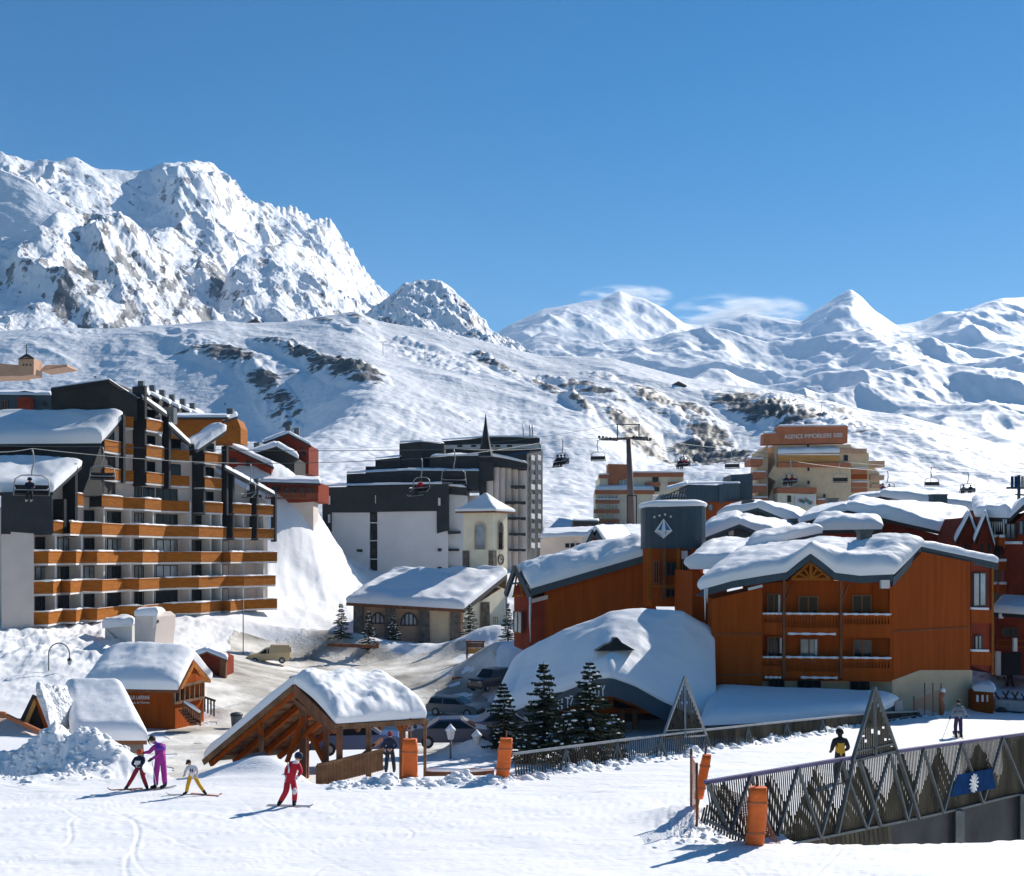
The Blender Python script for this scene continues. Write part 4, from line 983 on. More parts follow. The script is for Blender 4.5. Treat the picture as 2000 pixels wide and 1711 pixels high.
arch_on(bt, c0, c1, .38, .76, .75, 4.1, 'glass_lit'); arch_on(bt, c1, c2, .30, .68, .75, 4.3)
mb = MB()
for (a, b, f0, f1) in ((c0, c1, -.02, .2), (c0, c1, .86, 1.03), (c1, c2, -.03, .2)):
    p0 = a + (b - a) * f0; p1 = a + (b - a) * f1; n = Vector(((b - a).y, -(b - a).x, 0)).normalized() * .12
    mb.prism([Vector((p0.x, p0.y, -9)) + n, Vector((p1.x, p1.y, -9)) + n, Vector((p1.x, p1.y, .6)) + n, Vector((p0.x, p0.y, .6)) + n], -n * 1.5)
mb.build('stone_quoins', M['stone'], bt)
mc = c1 + (c2 - c1) * .5; n = Vector(((c2 - c1).y, -(c2 - c1).x, 0)).normalized()
mb = MB(); pts = [Vector((mc.x, mc.y, -.5)) + n * .1 + (c2 - c1).normalized() * (.62 * math.cos(t)) + Vector((0, 0, .62 * math.sin(t))) for t in np.linspace(0, 2 * math.pi, 17)]
for i in range(16): mb.bar(pts[i], pts[i + 1], .14)
mb.bar(Vector((mc.x, mc.y, -.5)) + n * .1, Vector((mc.x, mc.y, -.05)) + n * .1, .08); mb.bar(Vector((mc.x, mc.y, -.5)) + n * .1, Vector((mc.x, mc.y, -.5)) + n * .1 + (c2 - c1).normalized() * .35, .08)
mb.build('clock', M['stone'], bt)
# ------------------------------------------------------------------ hotel: main chalet on the right
hc = thing('hotel_chalet', 'large orange brown chalet with wavy snowy roof and carved balconies, at the right', 'hotel', on_ground(1745, 70))
YF = lambda px: float(np.interp(px, [1370, 1390, 1745], [69.6, 69.5, 68.0]))
YS = lambda px: float(np.interp(px, [1745, 1895, 1942], [68.0, 72.0, 73.6]))
def H(px, py, dy=0): y = (YF(px) if px <= 1745 else YS(px)) + dy; return at(px, py, y)
# side wall (faces the sun), upper wood and pale plinth
mb = MB()
mb.prism([H(1745, 1327), H(1797, 1309), H(1895, 1309), H(1895, 1098), H(1801, 1078), H(1745, 1138)], (-2.2, 3.6, 0)); mb.build('side_wall', M['chalet'], hc)
mb = MB(); mb.prism([H(1743, 1410), H(1899, 1405, .1), H(1899, 1309, -.05), H(1797, 1309, -.05), H(1743, 1329, -.05)], (-2.2, 3.4, 0)); mb.build('plinth', M['beige'], hc)
mb = MB(); mb.bar(H(1746, 1233.5, -.05), H(1895, 1225, -.05), .04, .07); mb.build('seam_board', M['beam'], hc)
# bay at the left with flat boarded wall
mb = MB(); mb.prism([H(1390, 1345, -.3), H(1489, 1352, -.3), H(1489, 1148, -.3), H(1390, 1170, -.3)], (0.6, 5, 0)); mb.build('bay_wall', M['chalet'], hc)
mb = MB()
for y in (1238, 1318): mb.bar(H(1390, y, -.33), H(1489, y, -.33), .05, .08)
mb.build('seam_board', M['beam'], hc)
# recessed front wall
mb = MB(); mb.prism([H(1489, 1330, 1.25), H(1745, 1330, 1.25), H(1745, 1135, 1.25), H(1630, 1135, 1.25), H(1583, 1096, 1.25), H(1540, 1135, 1.25), H(1489, 1140, 1.25)], (0, 6, 0)); mb.build('front_wall', M['chalet'], hc)
mb = MB(); mb.prism([H(1489, 1400, 1.3), H(1745, 1410, 1.3), H(1745, 1325, 1.3), H(1489, 1325, 1.3)], (0, 6, 0)); mb.prism([H(1741, 1400, 1.25), H(1743.5, 1400, 0), H(1743.5, 1330, 0), H(1741, 1330, 1.25)], (.1, 0, 0)); mb.build('plinth', M['beige'], hc)
# corner boarding between balcony and side wall
mb = MB(); mb.prism([H(1738, 1330, 0), H(1745, 1328, 0), H(1745, 1138, 0), H(1738, 1138, 0)], (0, 1.2, 0)); mb.build('corner_post', M['chalet'], hc)
def hwin(x0, x1, y0, y1, dy=1.2, glass='glass', **k):
    a, b = H(x0, y1, dy), H(x1, y0, dy); return window(hc, a, b, a.z, b.z, glass=glass, frame=k.pop('frame', 'frame_wood'), **k)
for x0, x1, y0, y1, g in [(1498, 1525, 1160, 1200, 'glass'), (1559, 1598, 1165, 1202, 'glass'), (1664, 1702, 1163, 1202, 'glass'), (1498, 1527, 1245, 1285, 'glass'), (1562, 1598, 1248, 1284, 'glass_lit'), (1666, 1703, 1250, 1288, 'glass')]:
    hwin(x0, x1, y0 - 1, y1 + 12, glass=g)
for x0, x1, y0, y1 in [(1501, 1532, 1326, 1352), (1557, 1603, 1328, 1352), (1660, 1710, 1330, 1352)]: hwin(x0, x1, y0, y1, 1.25, frame='frame_dark', mull=2)
for x0, y0, y1 in [(1520, 1162, 1197), (1523, 1246, 1276), (1592, 1249, 1280)]:
    a, b = H(x0, y1, 1.05), H(x0 + 4, y0, 1.0); mb = MB(); mb.prism([Vector((a.x, a.y, a.z)), Vector((b.x, b.y, a.z)), b, Vector((a.x, a.y, b.z))], (0, .03, 0)); mb.build('curtain', M['white'], hc)
def carved_balcony(x0, x1, ytop, ybase, slab_h, low_snow):
    "rail, carved balusters, boarded apron"
    mb = MB(); z1 = H(x0, ytop).z; zb = H(x0, ybase).z; a = H(x0, ytop); b = H(x1, ytop); a.z = b.z = 0; d = (b - a).normalized(); n = Vector((d.y, -d.x, 0)); up = Vector((0, 0, 1)); L = (b - a).length
    for z, h in ((z1 - .05, .12), (zb + .0, .1)): mb.box((a + b) / 2 + up * z, (L, .12, h), frame=(d, n, up))
    k = int(L / .17)
    for i in range(k):
        c = a + d * ((i + .5) * L / k); mb.box(c + up * ((z1 + zb) / 2), (.10, .05, z1 - zb - .12), frame=(d, n, up))
        mb.box(c + up * (zb + (z1 - zb) * .68), (.15, .045, .13), frame=(d, n, up))
    o = mb.build('balustrade', M['chalet'], hc)
    mb = MB(); mb.box((a + b) / 2 + up * (zb - slab_h / 2 - .05) + n * .03, (L, .1, slab_h), frame=(d, n, up))
    mb.box((a + b) / 2 + up * (zb - slab_h + .05) - n * .62, (L, 1.2, .16), frame=(d, n, up)); mb.build('apron', M['chalet'], o)
    mb = MB(); pts = [a + d * (L * i / 14) + up * (z1 + .05) for i in range(15)]; mb.tube(pts, [.075 + .02 * math.sin(i * 2.1) for i in range(15)], 8)
    mb.build('rail_snow', M['snow_roof'], o)
    if low_snow:
        mb = MB(); f0, f1 = low_snow; pts = [a + d * (L * (f0 + (f1 - f0) * i / 12)) + up * (zb - slab_h - .02) + n * .12 for i in range(13)]; mb.tube(pts, [.07 + .025 * math.sin(i * 1.7) for i in range(13)], 8); mb.build('ledge_snow', M['snow_roof'], o)
for (yt, dd) in ((1201, 0), (1286, 0)):
    carved_balcony(1489, 1529, yt - 1, yt + 16, .62, (.1, .9) if yt > 1250 else None)
    carved_balcony(1534, 1639, yt - 1, yt + 26, .30, (.04, .93) if yt < 1250 else (.28, .96))
    carved_balcony(1645, 1741, yt, yt + 19, .72, None)
for x in (1531, 1642):
    mb = MB(); a = H(x, 1325, -.1); b = H(x, 1128, -.1); mb.bar(a, Vector((a.x, a.y, b.z)), .16, .16); mb.bar(Vector((a.x, a.y, b.z - 1.6)), Vector((a.x + .55, a.y + .3, b.z - .4)), .1); mb.build('post', M['beam'], hc)
# little gable with a fan truss
gb = MB(); A0, B0, C0 = H(1546, 1131, -.15), H(1622, 1131, -.15), H(1583, 1098, -.15); cc = H(1583, 1131, -.15)
gb.bar(A0, B0, .16); gb.bar(A0, C0, .16); gb.bar(B0, C0, .16); gb.bar(cc, C0, .18)
for f in (.35, .65): gb.bar(cc, A0 + (C0 - A0) * f, .12); gb.bar(cc, B0 + (C0 - B0) * f, .12)
gb.build('gable_truss', M['larch'], hc)
mb = MB(); mb.prism([H(1546, 1131, .2), H(1622, 1131, .2), H(1583, 1098, .2)], (0, .2, 0)); mb.build('gable_board', M['chalet'], hc)
# blue fascia following the wavy eave
EV = [(1370, 1158), (1430, 1141), (1490, 1131), (1536, 1124), (1560, 1104), (1583, 1087), (1606, 1104), (1632, 1125), (1680, 1131), (1745, 1128)]
def eave(u): 
    px = 1366 + (1747 - 1366) * u; return px, float(np.interp(px, [e[0] for e in EV], [e[1] for e in EV]))
mb = MB()
for (x0, y0), (x1, y1) in zip(EV[:-1], EV[1:]):
    mb.prism([H(x0, y0 + 8, -.9), H(x1, y1 + 8, -.9), H(x1, y1 - 6, -.9), H(x0, y0 - 6, -.9)], (0, .12, 0))
    mb.prism([H(x0, y0 + 7, -.78), H(x1, y1 + 7, -.78), H(x1, y1 + 5, -.78), H(x0, y0 + 5, -.78)], (0, 2.2, 0))
fa = mb.build('fascia', M['bluegrey'], hc)
mb = MB(); mb.prism([at(1744, 1146, 67.1), at(1801, 1079, 70.0), at(1801, 1067, 70.0), at(1744, 1129, 67.1)], (-.05, .25, 0)); mb.prism([at(1801, 1079, 70.0), at(1948, 1113, 73.6), at(1950, 1098, 73.6), at(1801, 1067, 70.0)], (-.05, .25, 0)); mb.build('bargeboard', M['bluegrey'], fa)
def ridge(u): return np.interp(u, [0, .25, .55, 1.0], [1440, 1540, 1640, 1801]), np.interp(u, [0, .25, .55, 1.0], [1092, 1080, 1074, 1068])
def hroof(u, v):
    ex, ey = eave(u); e = at(ex, ey - 6, (YF(ex) if ex < 1745 else 68.0) - .95); rx, ry = ridge(u); r = at(rx, ry, 70.2 + 6.6 * (1 - u) ** .8)
    # smooth out the eyebrow towards the ridge
    fx = 1366 + (1747 - 1366) * u; flat = at(fx, np.interp(fx, [1366, 1490, 1745], [1152, 1125, 1122]), e.y)
    w = max(0, 1 - v * 1.35) ** 1.2; b = flat * (1 - w) + e * w if v > 0 else e
    return b * (1 - v) + r * v
n_ = 60; mb = MB()
for i in range(n_):
    for j in range(10):
        u0, u1, v0, v1 = i / n_, (i + 1) / n_, j / 10, (j + 1) / 10; mb.face([hroof(u0, v0), hroof(u1, v0), hroof(u1, v1), hroof(u0, v1)], smooth=True)
rf = mb.build('roof', M['bluegrey'], hc)
snow_patch('roof_snow', hroof, 1.05, M['snow_roof'], rf, nu=110, nv=50, edge=.17, bulge=.55, lump=.08, seed=14, rnd=2.3)
BR = [V3(p) for p in [(1800, 1068, 69.9), (1950, 1100, 73.5), (1930, 1103, 86), (1640, 1072, 80)]]
mb = MB(); mb.prism(BR, (0, 0, -.2)); b_ = mb.build('back_roof', M['bluegrey'], rf); snow_patch('roof_snow', BR, .45, M['snow_roof'], b_, nu=40, nv=24, seed=15, edge=.2)
mb = MB(); a = at(1688, 1062, 71.5); mb.box(a, (.75, .8, 1.5)); mb.box(a + Vector((0, 0, .8)), (.9, .95, .1)); mb.build('chimney', M['dsteel'], hc)
# pale boxes under the eaves
mb = MB(); mb.box(H(1728, 1141, -1.0), (.5, .3, .5)); mb.build('floodlight', M['render_white'], hc)
mb = MB(); mb.bar(H(1461, 1151, -.7), H(1489, 1144, -.7), .2, .16); mb.build('floodlight', M['render_white'], hc)
# icicles
for x, y, l in ((1377, 1150, 1.9), (1381, 1149, .9)):
    mb = MB(); p = at(x, y, 68.5); mb.tube([p, p - Vector((0, 0, l))], [.07, .01], 6); mb.build('icicle', M['white'], hc)
# annex at the far right end of the chalet
mb = MB(); mb.prism([H(1896, 1300, .2), H(1939, 1315, .2), H(1939, 1100, .2), H(1896, 1095, .2)], (-2, 5, 0)); mb.build('annex', M['reddish'], hc)
for (x0, x1, y0, y1, g) in [(1899, 1925, 1118, 1185, 'glass_lit'), (1902, 1917, 1240, 1270, 'glass_lit')]:
    a, b = H(x0, y1, .12), H(x1, y0, .12); window(hc, a, b, a.z, b.z, glass=g, frame='frame_dark', mull=1)
mb = MB(); mb.bar(H(1938, 1318, 0), H(1938, 1108, 0), .14); mb.build('post', M['larch'], hc)
for y in (1188, 1270):
    mb = MB(); mb.tube([H(1897, y, -.1), H(1930, y + 1, -.1)], .09, 6); mb.build('ledge_snow', M['snow_roof'], hc)
    mb = MB(); mb.prism([H(1897, y + 28, 0), H(1937, y + 30, 0), H(1937, y + 3, 0), H(1897, y + 3, 0)], (0, .15, 0)); mb.build('apron', M['chalet'], hc)

# raised small roof just behind the chalet (blue fascia)
hr = thing('roof_lantern', 'small raised roof with blue fascia and thick snow on the main chalet roof', 'roof', at(1530, 1090, 76))
mb = MB(); pp(mb, [(1466, 1078, 75), (1466, 1070, 75), (1600, 1040, 78), (1608, 1040, 78), (1608, 1058, 78), (1540, 1076, 76.5)], 4); mb.build('fascia', M['bluegrey'], hr)
snow_patch('roof_snow', [at(1462, 1071, 74.6), at(1606, 1041, 77.7), at(1575, 1040, 82), at(1470, 1058, 80)], .75, M['snow_roof'], hr, seed=16, edge=.14)
hb = thing('hotel_annex', 'white snow covered lower roof wing tucked between the blue tower and the chalet', 'building', at(1430, 1200, 76))
mb = MB(); pp(mb, [(1352, 1230, 74), (1420, 1230, 74), (1420, 1130, 74), (1352, 1115, 74)], 8); mb.build('wall', M['chalet'], hb)
snow_patch('roof_snow', [at(1347, 1112, 73), at(1440, 1112, 72.5), at(1560, 1075, 84), at(1385, 1080, 84)], 1.1, M['snow_roof'], hb, seed=17, edge=.16, bulge=.8, nu=50)

# ------------------------------------------------------------------ blue tower
tw = thing('hotel_tower', 'round dark blue tower with a diamond emblem above a wooden bay', 'tower', at(1314, 1180, 83))
TC = at(1314, 1085, 84.6); TR = 2.36
def zt(py, Y=82.6): return (HOR - py) / FPX * Y
def ring(n=28, r=TR, sup=3.2):
    out = []
    for i in range(n):
        t = 2 * math.pi * (i + .5) / n; c, s = math.cos(t), math.sin(t); k = (abs(c) ** sup + abs(s) ** sup) ** (-1 / sup); out.append(Vector((TC.x + c * k * r, TC.y + s * k * r * .9, 0)))
    return out
rg = ring()
mb = MB(); mb.prism([Vector((p.x, p.y, zt(1072))) for p in rg], (0, 0, zt(990) - zt(1072))); mb.build('blue_cladding', M['bluegrey'], tw)
mb = MB(); mb.prism([Vector((TC.x + (p.x - TC.x) * .93, TC.y + (p.y - TC.y) * .93, zt(1185))) for p in rg], (0, 0, zt(1072) - zt(1185))); mb.build('wooden_bay', M['chalet'], tw)
mb = MB(); mb.prism([at(1340, 1075, 82.4), at(1374, 1066, 83.5), at(1374, 1095, 83.5), at(1360, 1098, 83.2)], (0, 1, 0)); mb.build('skirt', M['bluegrey'], tw)
for x in (1268, 1325, 1297):
    mb = MB(); mb.bar(at(x, 1172, 82.3), at(x, 1070, 82.3), .22, .22); mb.build('post', M['larch' if x != 1297 else 'beam'], tw)
mb = MB(); mb.bar(at(1268, 1145, 82.35), at(1326, 1145, 82.35), .16, .2); mb.build('rail', M['larch'], tw)
win_px(tw, 1301, 1320, 1098, 1124, 82.35, glass='glass'); win_px(tw, 1276, 1287, 1095, 1140, 82.4, glass='glass', frame='frame_wood'); win_px(tw, 1332, 1344, 1085, 1130, 82.45, glass='glass', frame='frame_wood'); win_px(tw, 1300, 1320, 1150, 1166, 82.4)
mb = MB(); pp(mb, [(1331, 1092, 82.35), (1343, 1092, 82.35), (1343, 1076, 82.35), (1331, 1076, 82.35)], .1); mb.build('panel', M['render_white'], tw)
snow_patch('roof_snow', lambda u, v: Vector((TC.x + (u - .5) * 2 * TR * 1.06 * math.sqrt(max(0, 1 - .5 * (2 * v - 1) ** 2)), TC.y + (v - .5) * 2 * TR * math.sqrt(max(0, 1 - .5 * (2 * u - 1) ** 2)), zt(991) + .1 * u)), .5, M['snow_roof'], tw, edge=.3, bulge=.5, seed=18, lump=.05)
# emblem: faceted diamond and four small stars
def poly_on(parent, name, pts, Y, mat, d=.05): mb = MB(); mb.prism([at(x, y, Y) for x, y in pts], (0, -d, 0)); return mb.build(name, M[mat], parent)
M['emblem_blue'] = simple_mat('emblem blue', (0.03, 0.16, 0.42), .4, .1)
EY = 82.38
em = poly_on(tw, 'emblem', [(1278, 1038), (1296, 1052), (1313, 1037), (1296, 1013)], EY, 'white', .08)
for pts in ([(1285, 1035), (1292, 1036), (1295, 1018)], [(1298, 1017), (1300, 1036), (1309, 1035)], [(1299, 1038), (1302, 1039), (1299, 1044)], [(1282, 1039), (1289, 1043), (1294, 1049)], [(1302, 1046), (1309, 1040), (1298, 1050)]):
    poly_on(em, 'facet', pts, EY - .085, 'emblem_blue' if pts[0][0] != 1302 else 'bluegrey', .02)
mb = MB(); 
for x, y in ((1278, 1010), (1288, 1007), (1299, 1005), (1310, 1009)):
    c = at(x, y, EY); st = [c + Vector((math.cos(math.pi / 2 + k * math.pi / 5) * (.11 if k % 2 == 0 else .05), 0, math.sin(math.pi / 2 + k * math.pi / 5) * (.11 if k % 2 == 0 else .05))) for k in range(10)]
    mb = MB(); mb.prism(st, (0, -.05, 0)); mb.build('star', M['white'], tw)

# ------------------------------------------------------------------ left wing with carved gable
hw = thing('hotel_wing', 'long dark red hotel wing with sloping snowy roof and a steep carved gable end', 'building', on_ground(1050, 92))
mb = MB(); mb.prism([at(1064, 1275, 88), at(1300, 1275, 86), at(1262, 1094, 86), at(1064, 1150, 88)], (0, 5, 0)); mb.build('wall', M['chalet'], hw)
mb = MB(); mb.prism([at(1004, 1262, 92), at(1034, 1275, 88.8), at(1034, 1152, 88.8), at(1019, 1128, 90), at(1004, 1150, 92)], (4, 3, 0)); mb.build('gable_wall', M['reddish'], hw)
mb = MB(); mb.prism([at(1034, 1272, 88.6), at(1068, 1268, 88.0), at(1068, 1172, 88.0), at(1034, 1172, 88.6)], (0, 3, 0)); mb.build('bay_wall', M['reddish'], hw)
mb = MB(); mb.prism([at(1038, 1178, 88.4), at(1070, 1170, 87.8), at(1070, 1162, 87.8), at(1038, 1170, 88.4)], (0, .2, 0)); mb.build('light_panel', M['render'], hw)
mb = MB()
mb.bar(at(988, 1162, 92), at(1007, 1108, 90), .25, .5); mb.bar(at(1007, 1108, 90), at(1038, 1168, 88), .25, .5); mb.bar(at(1000, 1140, 90.6), at(1022, 1138, 89.2), .15); mb.build('bargeboard', M['bluegrey'], hw)
mb = MB(); mb.bar(at(1001, 1165, 91), at(1024, 1162, 89.2), .14); mb.bar(at(1010, 1118, 90), at(1003, 1165, 91), .12); mb.bar(at(1010, 1118, 90), at(1022, 1162, 89.2), .12); mb.build('gable_truss', M['larch'], hw)
a, b = at(1004, 1235, 90.6), at(1020, 1195, 89.2); window(hw, a, b, a.z, b.z, glass='glass_lit', frame='frame_wood', mull=1)
win_px(hw, 1203, 1223, 1142, 1166, 86.7, glass='glass', frame='frame_dark')
mb = MB(); mb.prism([at(1037, 1164, 87.2), at(1263, 1097, 85.4), at(1263, 1082, 85.4), at(1037, 1148, 87.2)], (0, .2, 0)); mb.build('fascia', M['bluegrey'], hw)
WRF = lambda u, v: (at(1037, 1150, 87.1) * (1 - u) + at(1262, 1084, 85.3) * u) * (1 - v) + (at(1006, 1112, 92) * (1 - u) + at(1250, 1060, 92) * u) * v + Vector((0, 0, .25 * math.sin(math.pi * v)))
mb = MB(); mb.prism([WRF(0, 0), WRF(1, 0), WRF(1, 1), WRF(0, 1)], (0, 0, -.2)); rf = mb.build('roof', M['bluegrey'], hw)
snow_patch('roof_snow', WRF, .8, M['snow_roof'], rf, nu=70, nv=34, edge=.2, bulge=.35, lump=.16, seed=19)
LRF = [at(1006, 1112, 90.4), at(1006, 1110, 97), at(988, 1160, 99), at(986, 1164, 92)]
mb = MB(); mb.prism(LRF, (0, 0, -.15)); l_ = mb.build('left_roof', M['bluegrey'], hw); snow_patch('roof_snow', LRF, .4, M['snow_roof'], l_, nu=20, nv=20, seed=3)
mb = MB()
mb.build('x', M['white'], hw) if False else None
for x, y0, y1, w in ((1036, 1166, 1255, .13), (988, 1165, 1208, .10), (1038, 1166, 1190, .07)):
    mb = MB(); mb.tube([at(x, y0, 87.6 if x > 1000 else 91), at(x - 1, (y0 + y1) / 2, 87.6 if x > 1000 else 91), at(x, y1, 87.6 if x > 1000 else 91)], [w, w * .7, .02], 7); mb.build('icicle', M['white'], hw)
# dormer behind
dm = thing('dormer_house', 'small snowy gabled dormer with wooden front beside the lift pylon base', 'house', at(1160, 1080, 95))
mb = MB(); pp(mb, [(1143, 1085, 95), (1182, 1085, 95), (1182, 1065, 95), (1162, 1042, 95), (1143, 1066, 95)], 4); mb.build('wall', M['chalet'], dm)
mb = MB(); mb.bar(at(1139, 1080, 94.4), at(1161, 1037, 94.4), .2, .45); mb.bar(at(1161, 1037, 94.4), at(1186, 1078, 94.4), .2, .45); mb.build('bargeboard', M['bluegrey'], dm)
snow_patch('roof_snow', [at(1161, 1038, 94.3), at(1187, 1076, 94.3), at(1250, 1075, 100), at(1215, 1035, 102)], .7, M['snow_roof'], dm, seed=21, bulge=.5)
snow_patch('roof_snow', [at(1138, 1078, 94.3), at(1161, 1038, 94.3), at(1215, 1035, 102), at(1180, 1060, 104)], .6, M['snow_roof'], dm, seed=22)
sf = thing('flat_roof', 'broad flat snow covered roof behind the dormer, below the lift pylon', 'roof', at(1200, 1060, 105))
snow_patch('roof_snow', [at(1150, 1046, 103), at(1262, 1062, 101), at(1262, 1036, 118), at(1170, 1038, 118)], .7, M['snow_roof'], sf, seed=23)
mb = MB(); pp(mb, [(1152, 1085, 104), (1260, 1085, 102), (1260, 1058, 102), (1152, 1046, 104)], 12); mb.build('wall', M['render'], sf)

# ------------------------------------------------------------------ hall under the big snow dome, sign on the fascia
fz = thing('hotel_hall', 'low hotel entrance hall buried under one huge smooth snow dome, lettering on its dark fascia', 'building', on_ground(1190, 64))
def dome(u, v):
    px = 962 + (1395 - 962) * u
    fr = np.interp(px, [962, 1000, 1060, 1120, 1165, 1195, 1240, 1290, 1345, 1395], [1392, 1392, 1368, 1345, 1328, 1326, 1342, 1370, 1395, 1405])
    yf = np.interp(px, [962, 1190, 1395], [69, 62.5, 64.5]); F_ = at(px, fr, yf)
    bx = np.interp(u, [0, .3, .65, 1], [1005, 1105, 1255, 1392]); by = np.interp(u, [0, .3, .5, .65, .85, 1], [1300, 1248, 1214, 1200, 1206, 1240])
    B_ = at(bx, by, np.interp(u, [0, .5, 1], [73.5, 70.5, 70])); mid = F_ * (1 - v) + B_ * v
    mid.z += 0.12 * math.sin(math.pi * min(1, v * 1.02)) * math.sin(math.pi * (.12 + .82 * u)) ** .7
    return mid
n_ = 40; mb = MB()
for i in range(n_):
    for j in range(12):
        u0, u1, v0, v1 = i / n_, (i + 1) / n_, j / 12, (j + 1) / 12; mb.face([dome(u0, v0), dome(u1, v0), dome(u1, v1), dome(u0, v1)], smooth=True)
rf = mb.build('roof', M['bluegrey'], fz)
snow_patch('roof_snow', dome, .8, M['snow_roof'], rf, nu=100, nv=70, edge=.2, bulge=.5, lump=.13, seed=25, rnd=2.2, lscale=.2)
bw_ = MB()
for i in range(n_):
    a, b = dome(i / n_, 1), dome((i + 1) / n_, 1); bw_.prism([a, b, Vector((b.x, b.y, -12)), Vector((a.x, a.y, -12))], (0, .3, 0))
bw_.build('back_wall', M['darkwood'], fz)
fa = MB()
for i in range(n_):
    a, b = dome(i / n_, 0), dome((i + 1) / n_, 0); fa.prism([a + Vector((0, -.1, .05)), b + Vector((0, -.1, .05)), b + Vector((0, -.1, -.95)), a + Vector((0, -.1, -.95))], (0, .15, 0))
fsc = fa.build('fascia', M['bluegrey'], fz)
def fas_pt(px): u = (px - 962) / (1395 - 962); return dome(u, 0) + Vector((0, -.14, 0))
for word, x0, x1 in (("FITZ", 1089, 1120), ("ROY", 1150, 1184)):
    for i, c_ in enumerate(word):
        f = i / (len(word)); p = fas_pt(x0 + (x1 - x0) * f); q = fas_pt(x0 + (x1 - x0) * (f + .15)); d = (q - p); 
        dd = Vector((d.x, d.y, 0)).normalized(); text_part('letter', c_, p + Vector((0, -.22, -.86)), dd, Vector((0, 0, 1)), .62, M['white'], fz, width=.34 if c_ != 'I' else .08)
# hall walls and entrance beams under the eaves
mb = MB()
for (x0, x1, y0, y1, Y) in ((990, 1330, 1392, 1480, 71),):
    pp(mb, [(x0, y1, Y), (x1, y1, Y), (x1, 1400, Y), (1195, 1340, Y), (x0, 1400, Y)], 4)
mb.build('wall', M['darkwood'], fz)
mb = MB(); mb.bar(at(1040, 1402, 69.0), at(1195, 1358, 64.2), .22, .3); mb.bar(at(1195, 1358, 64.2), at(1330, 1412, 66), .22, .3); mb.bar(at(1060, 1388, 69), at(1310, 1388, 66), .2, .3); mb.bar(at(1195, 1358, 64.4), at(1195, 1388, 66), .2)
mb.build('truss', M['chalet'], fz)
for x in (1060, 1215, 1240, 1308):
    mb = MB(); mb.bar(at(x, 1450, 66.5), at(x, 1385, 66.5), .28, .28); mb.build('post', M['beam'], fz)
win_px(fz, 1245, 1300, 1405, 1448, 70.8, glass='glass', frame='frame_wood', mull=3)
mb = MB(); c = at(1201, 1262, 73); base = c + Vector((0, 0, 0))
mb.prism([at(1163, 1272, 64.0), at(1241, 1270, 64.0), at(1215, 1255, 64.3), at(1206, 1245, 64.5), at(1200, 1246, 64.5), at(1196, 1254, 64.4), at(1182, 1259, 64.2)], (0, 2.5, -.1)); mb.build('roof_vent', M['darkwood'], fz)
# terrace roof below the chalet
te = thing('terrace_roof', 'flat snow loaded terrace roof in front of the main chalet, partly in shade', 'roof', on_ground(1550, 63))
TQ = [at(1372, 1418, 60.5), at(1700, 1402, 61.5), at(1755, 1374, 66.5), at(1395, 1352, 68.8)]
mb = MB(); mb.prism([p + Vector((0, 0, 0)) for p in TQ], (0, 0, -.3)); mb.build('deck', M['bluegrey'], te)
snow_patch('deck_snow', TQ, .75, M['snow_roof'], te, nu=70, nv=34, edge=.22, bulge=.45, lump=.07, seed=26, lscale=.2)
mb = MB(); mb.prism([at(1375, 1470, 61.5), at(1690, 1440, 62.5), at(1690, 1404, 62.5), at(1375, 1422, 61.5)], (0, 3, 0)); mb.build('wall', M['darkwood'], te)
mb = MB(); mb.prism([at(1748, 1392, 65.5), at(1765, 1388, 66.2), at(1762, 1366, 66.2), at(1748, 1370, 65.5)], (-.3, 1, 0)); mb.build('end_panel', M['steel'], te)
# ------------------------------------------------------------------ buildings behind and right of the hotel
def house2(name, label, cat, walls, roofs, wins=(), base=None, extra=None, group=None, th=.6, mat='reddish', rmat='darkwood'):
    t = thing(name, label, cat, base, group)
    for poly, d in walls:
        mb = MB(); pp(mb, poly, d); mb.build('wall', M[mat], t)
    for i, r in enumerate(roofs):
        roof(t, r[:4], .28, r[4], mat=rmat, seed=int(r[0][0]) % 41 + i, nu=44, nv=24, edge=.16, bulge=.5, lump=.12)
    for w in wins: win_px(t, *w[:5], **(w[5] if len(w) > 5 else {}))
    return t
g1 = house2('gabled_house', 'dark blue gabled house with snow draped roof just right of the round blue tower', 'house', [([(1377, 1090, 92), (1520, 1090, 92), (1520, 1062, 92), (1444, 1026, 92), (1377, 1052, 92)], 8)],
       [[(1372, 1052, 91), (1444, 1024, 91), (1450, 1015, 101), (1380, 1032, 101), .9], [(1444, 1024, 91), (1535, 1060, 91), (1560, 1040, 101), (1450, 1015, 101), .8]], base=at(1444, 1090, 92), mat='bluegrey', rmat='bluegrey')
mb = MB(); mb.box(at(1428, 1041, 91.9), (.4, .1, .4)); mb.build('lamp', M['render_white'], g1)
g2 = house2('gabled_house', 'snow covered double roof with dark fascia behind the blue gabled house', 'house', [([(1400, 1060, 106), (1590, 1070, 106), (1590, 1040, 106), (1480, 995, 106), (1400, 1012, 106)], 8)],
       [[(1402, 1012, 105), (1480, 992, 105), (1490, 990, 116), (1420, 1000, 116), .8], [(1480, 992, 105), (1600, 1042, 103), (1590, 1020, 116), (1490, 990, 116), .9]], base=at(1480, 1060, 106), mat='bluegrey', rmat='bluegrey')
for x, y, Y in ((1460, 994, 107), (1552, 1032, 100), (1625, 990, 112), (1832, 982, 115)):
    mb = MB(); mb.box(at(x, y, Y), (1.0, .9, 1.5) if x < 1800 else (1.5, 1.1, 1.5)); mb.box(at(x, y, Y) + Vector((0, 0, .8)), (1.15, 1.05, .12) if x < 1800 else (1.6, 1.2, .12)); c_ = mb.build('chimney', M['bluegrey'] if x > 1800 else M['dsteel'], g2 if x != 1832 else None)
    if x == 1832: tag(c_, 'boxy dark green chimney standing on the rearmost red house roof', 'chimney')
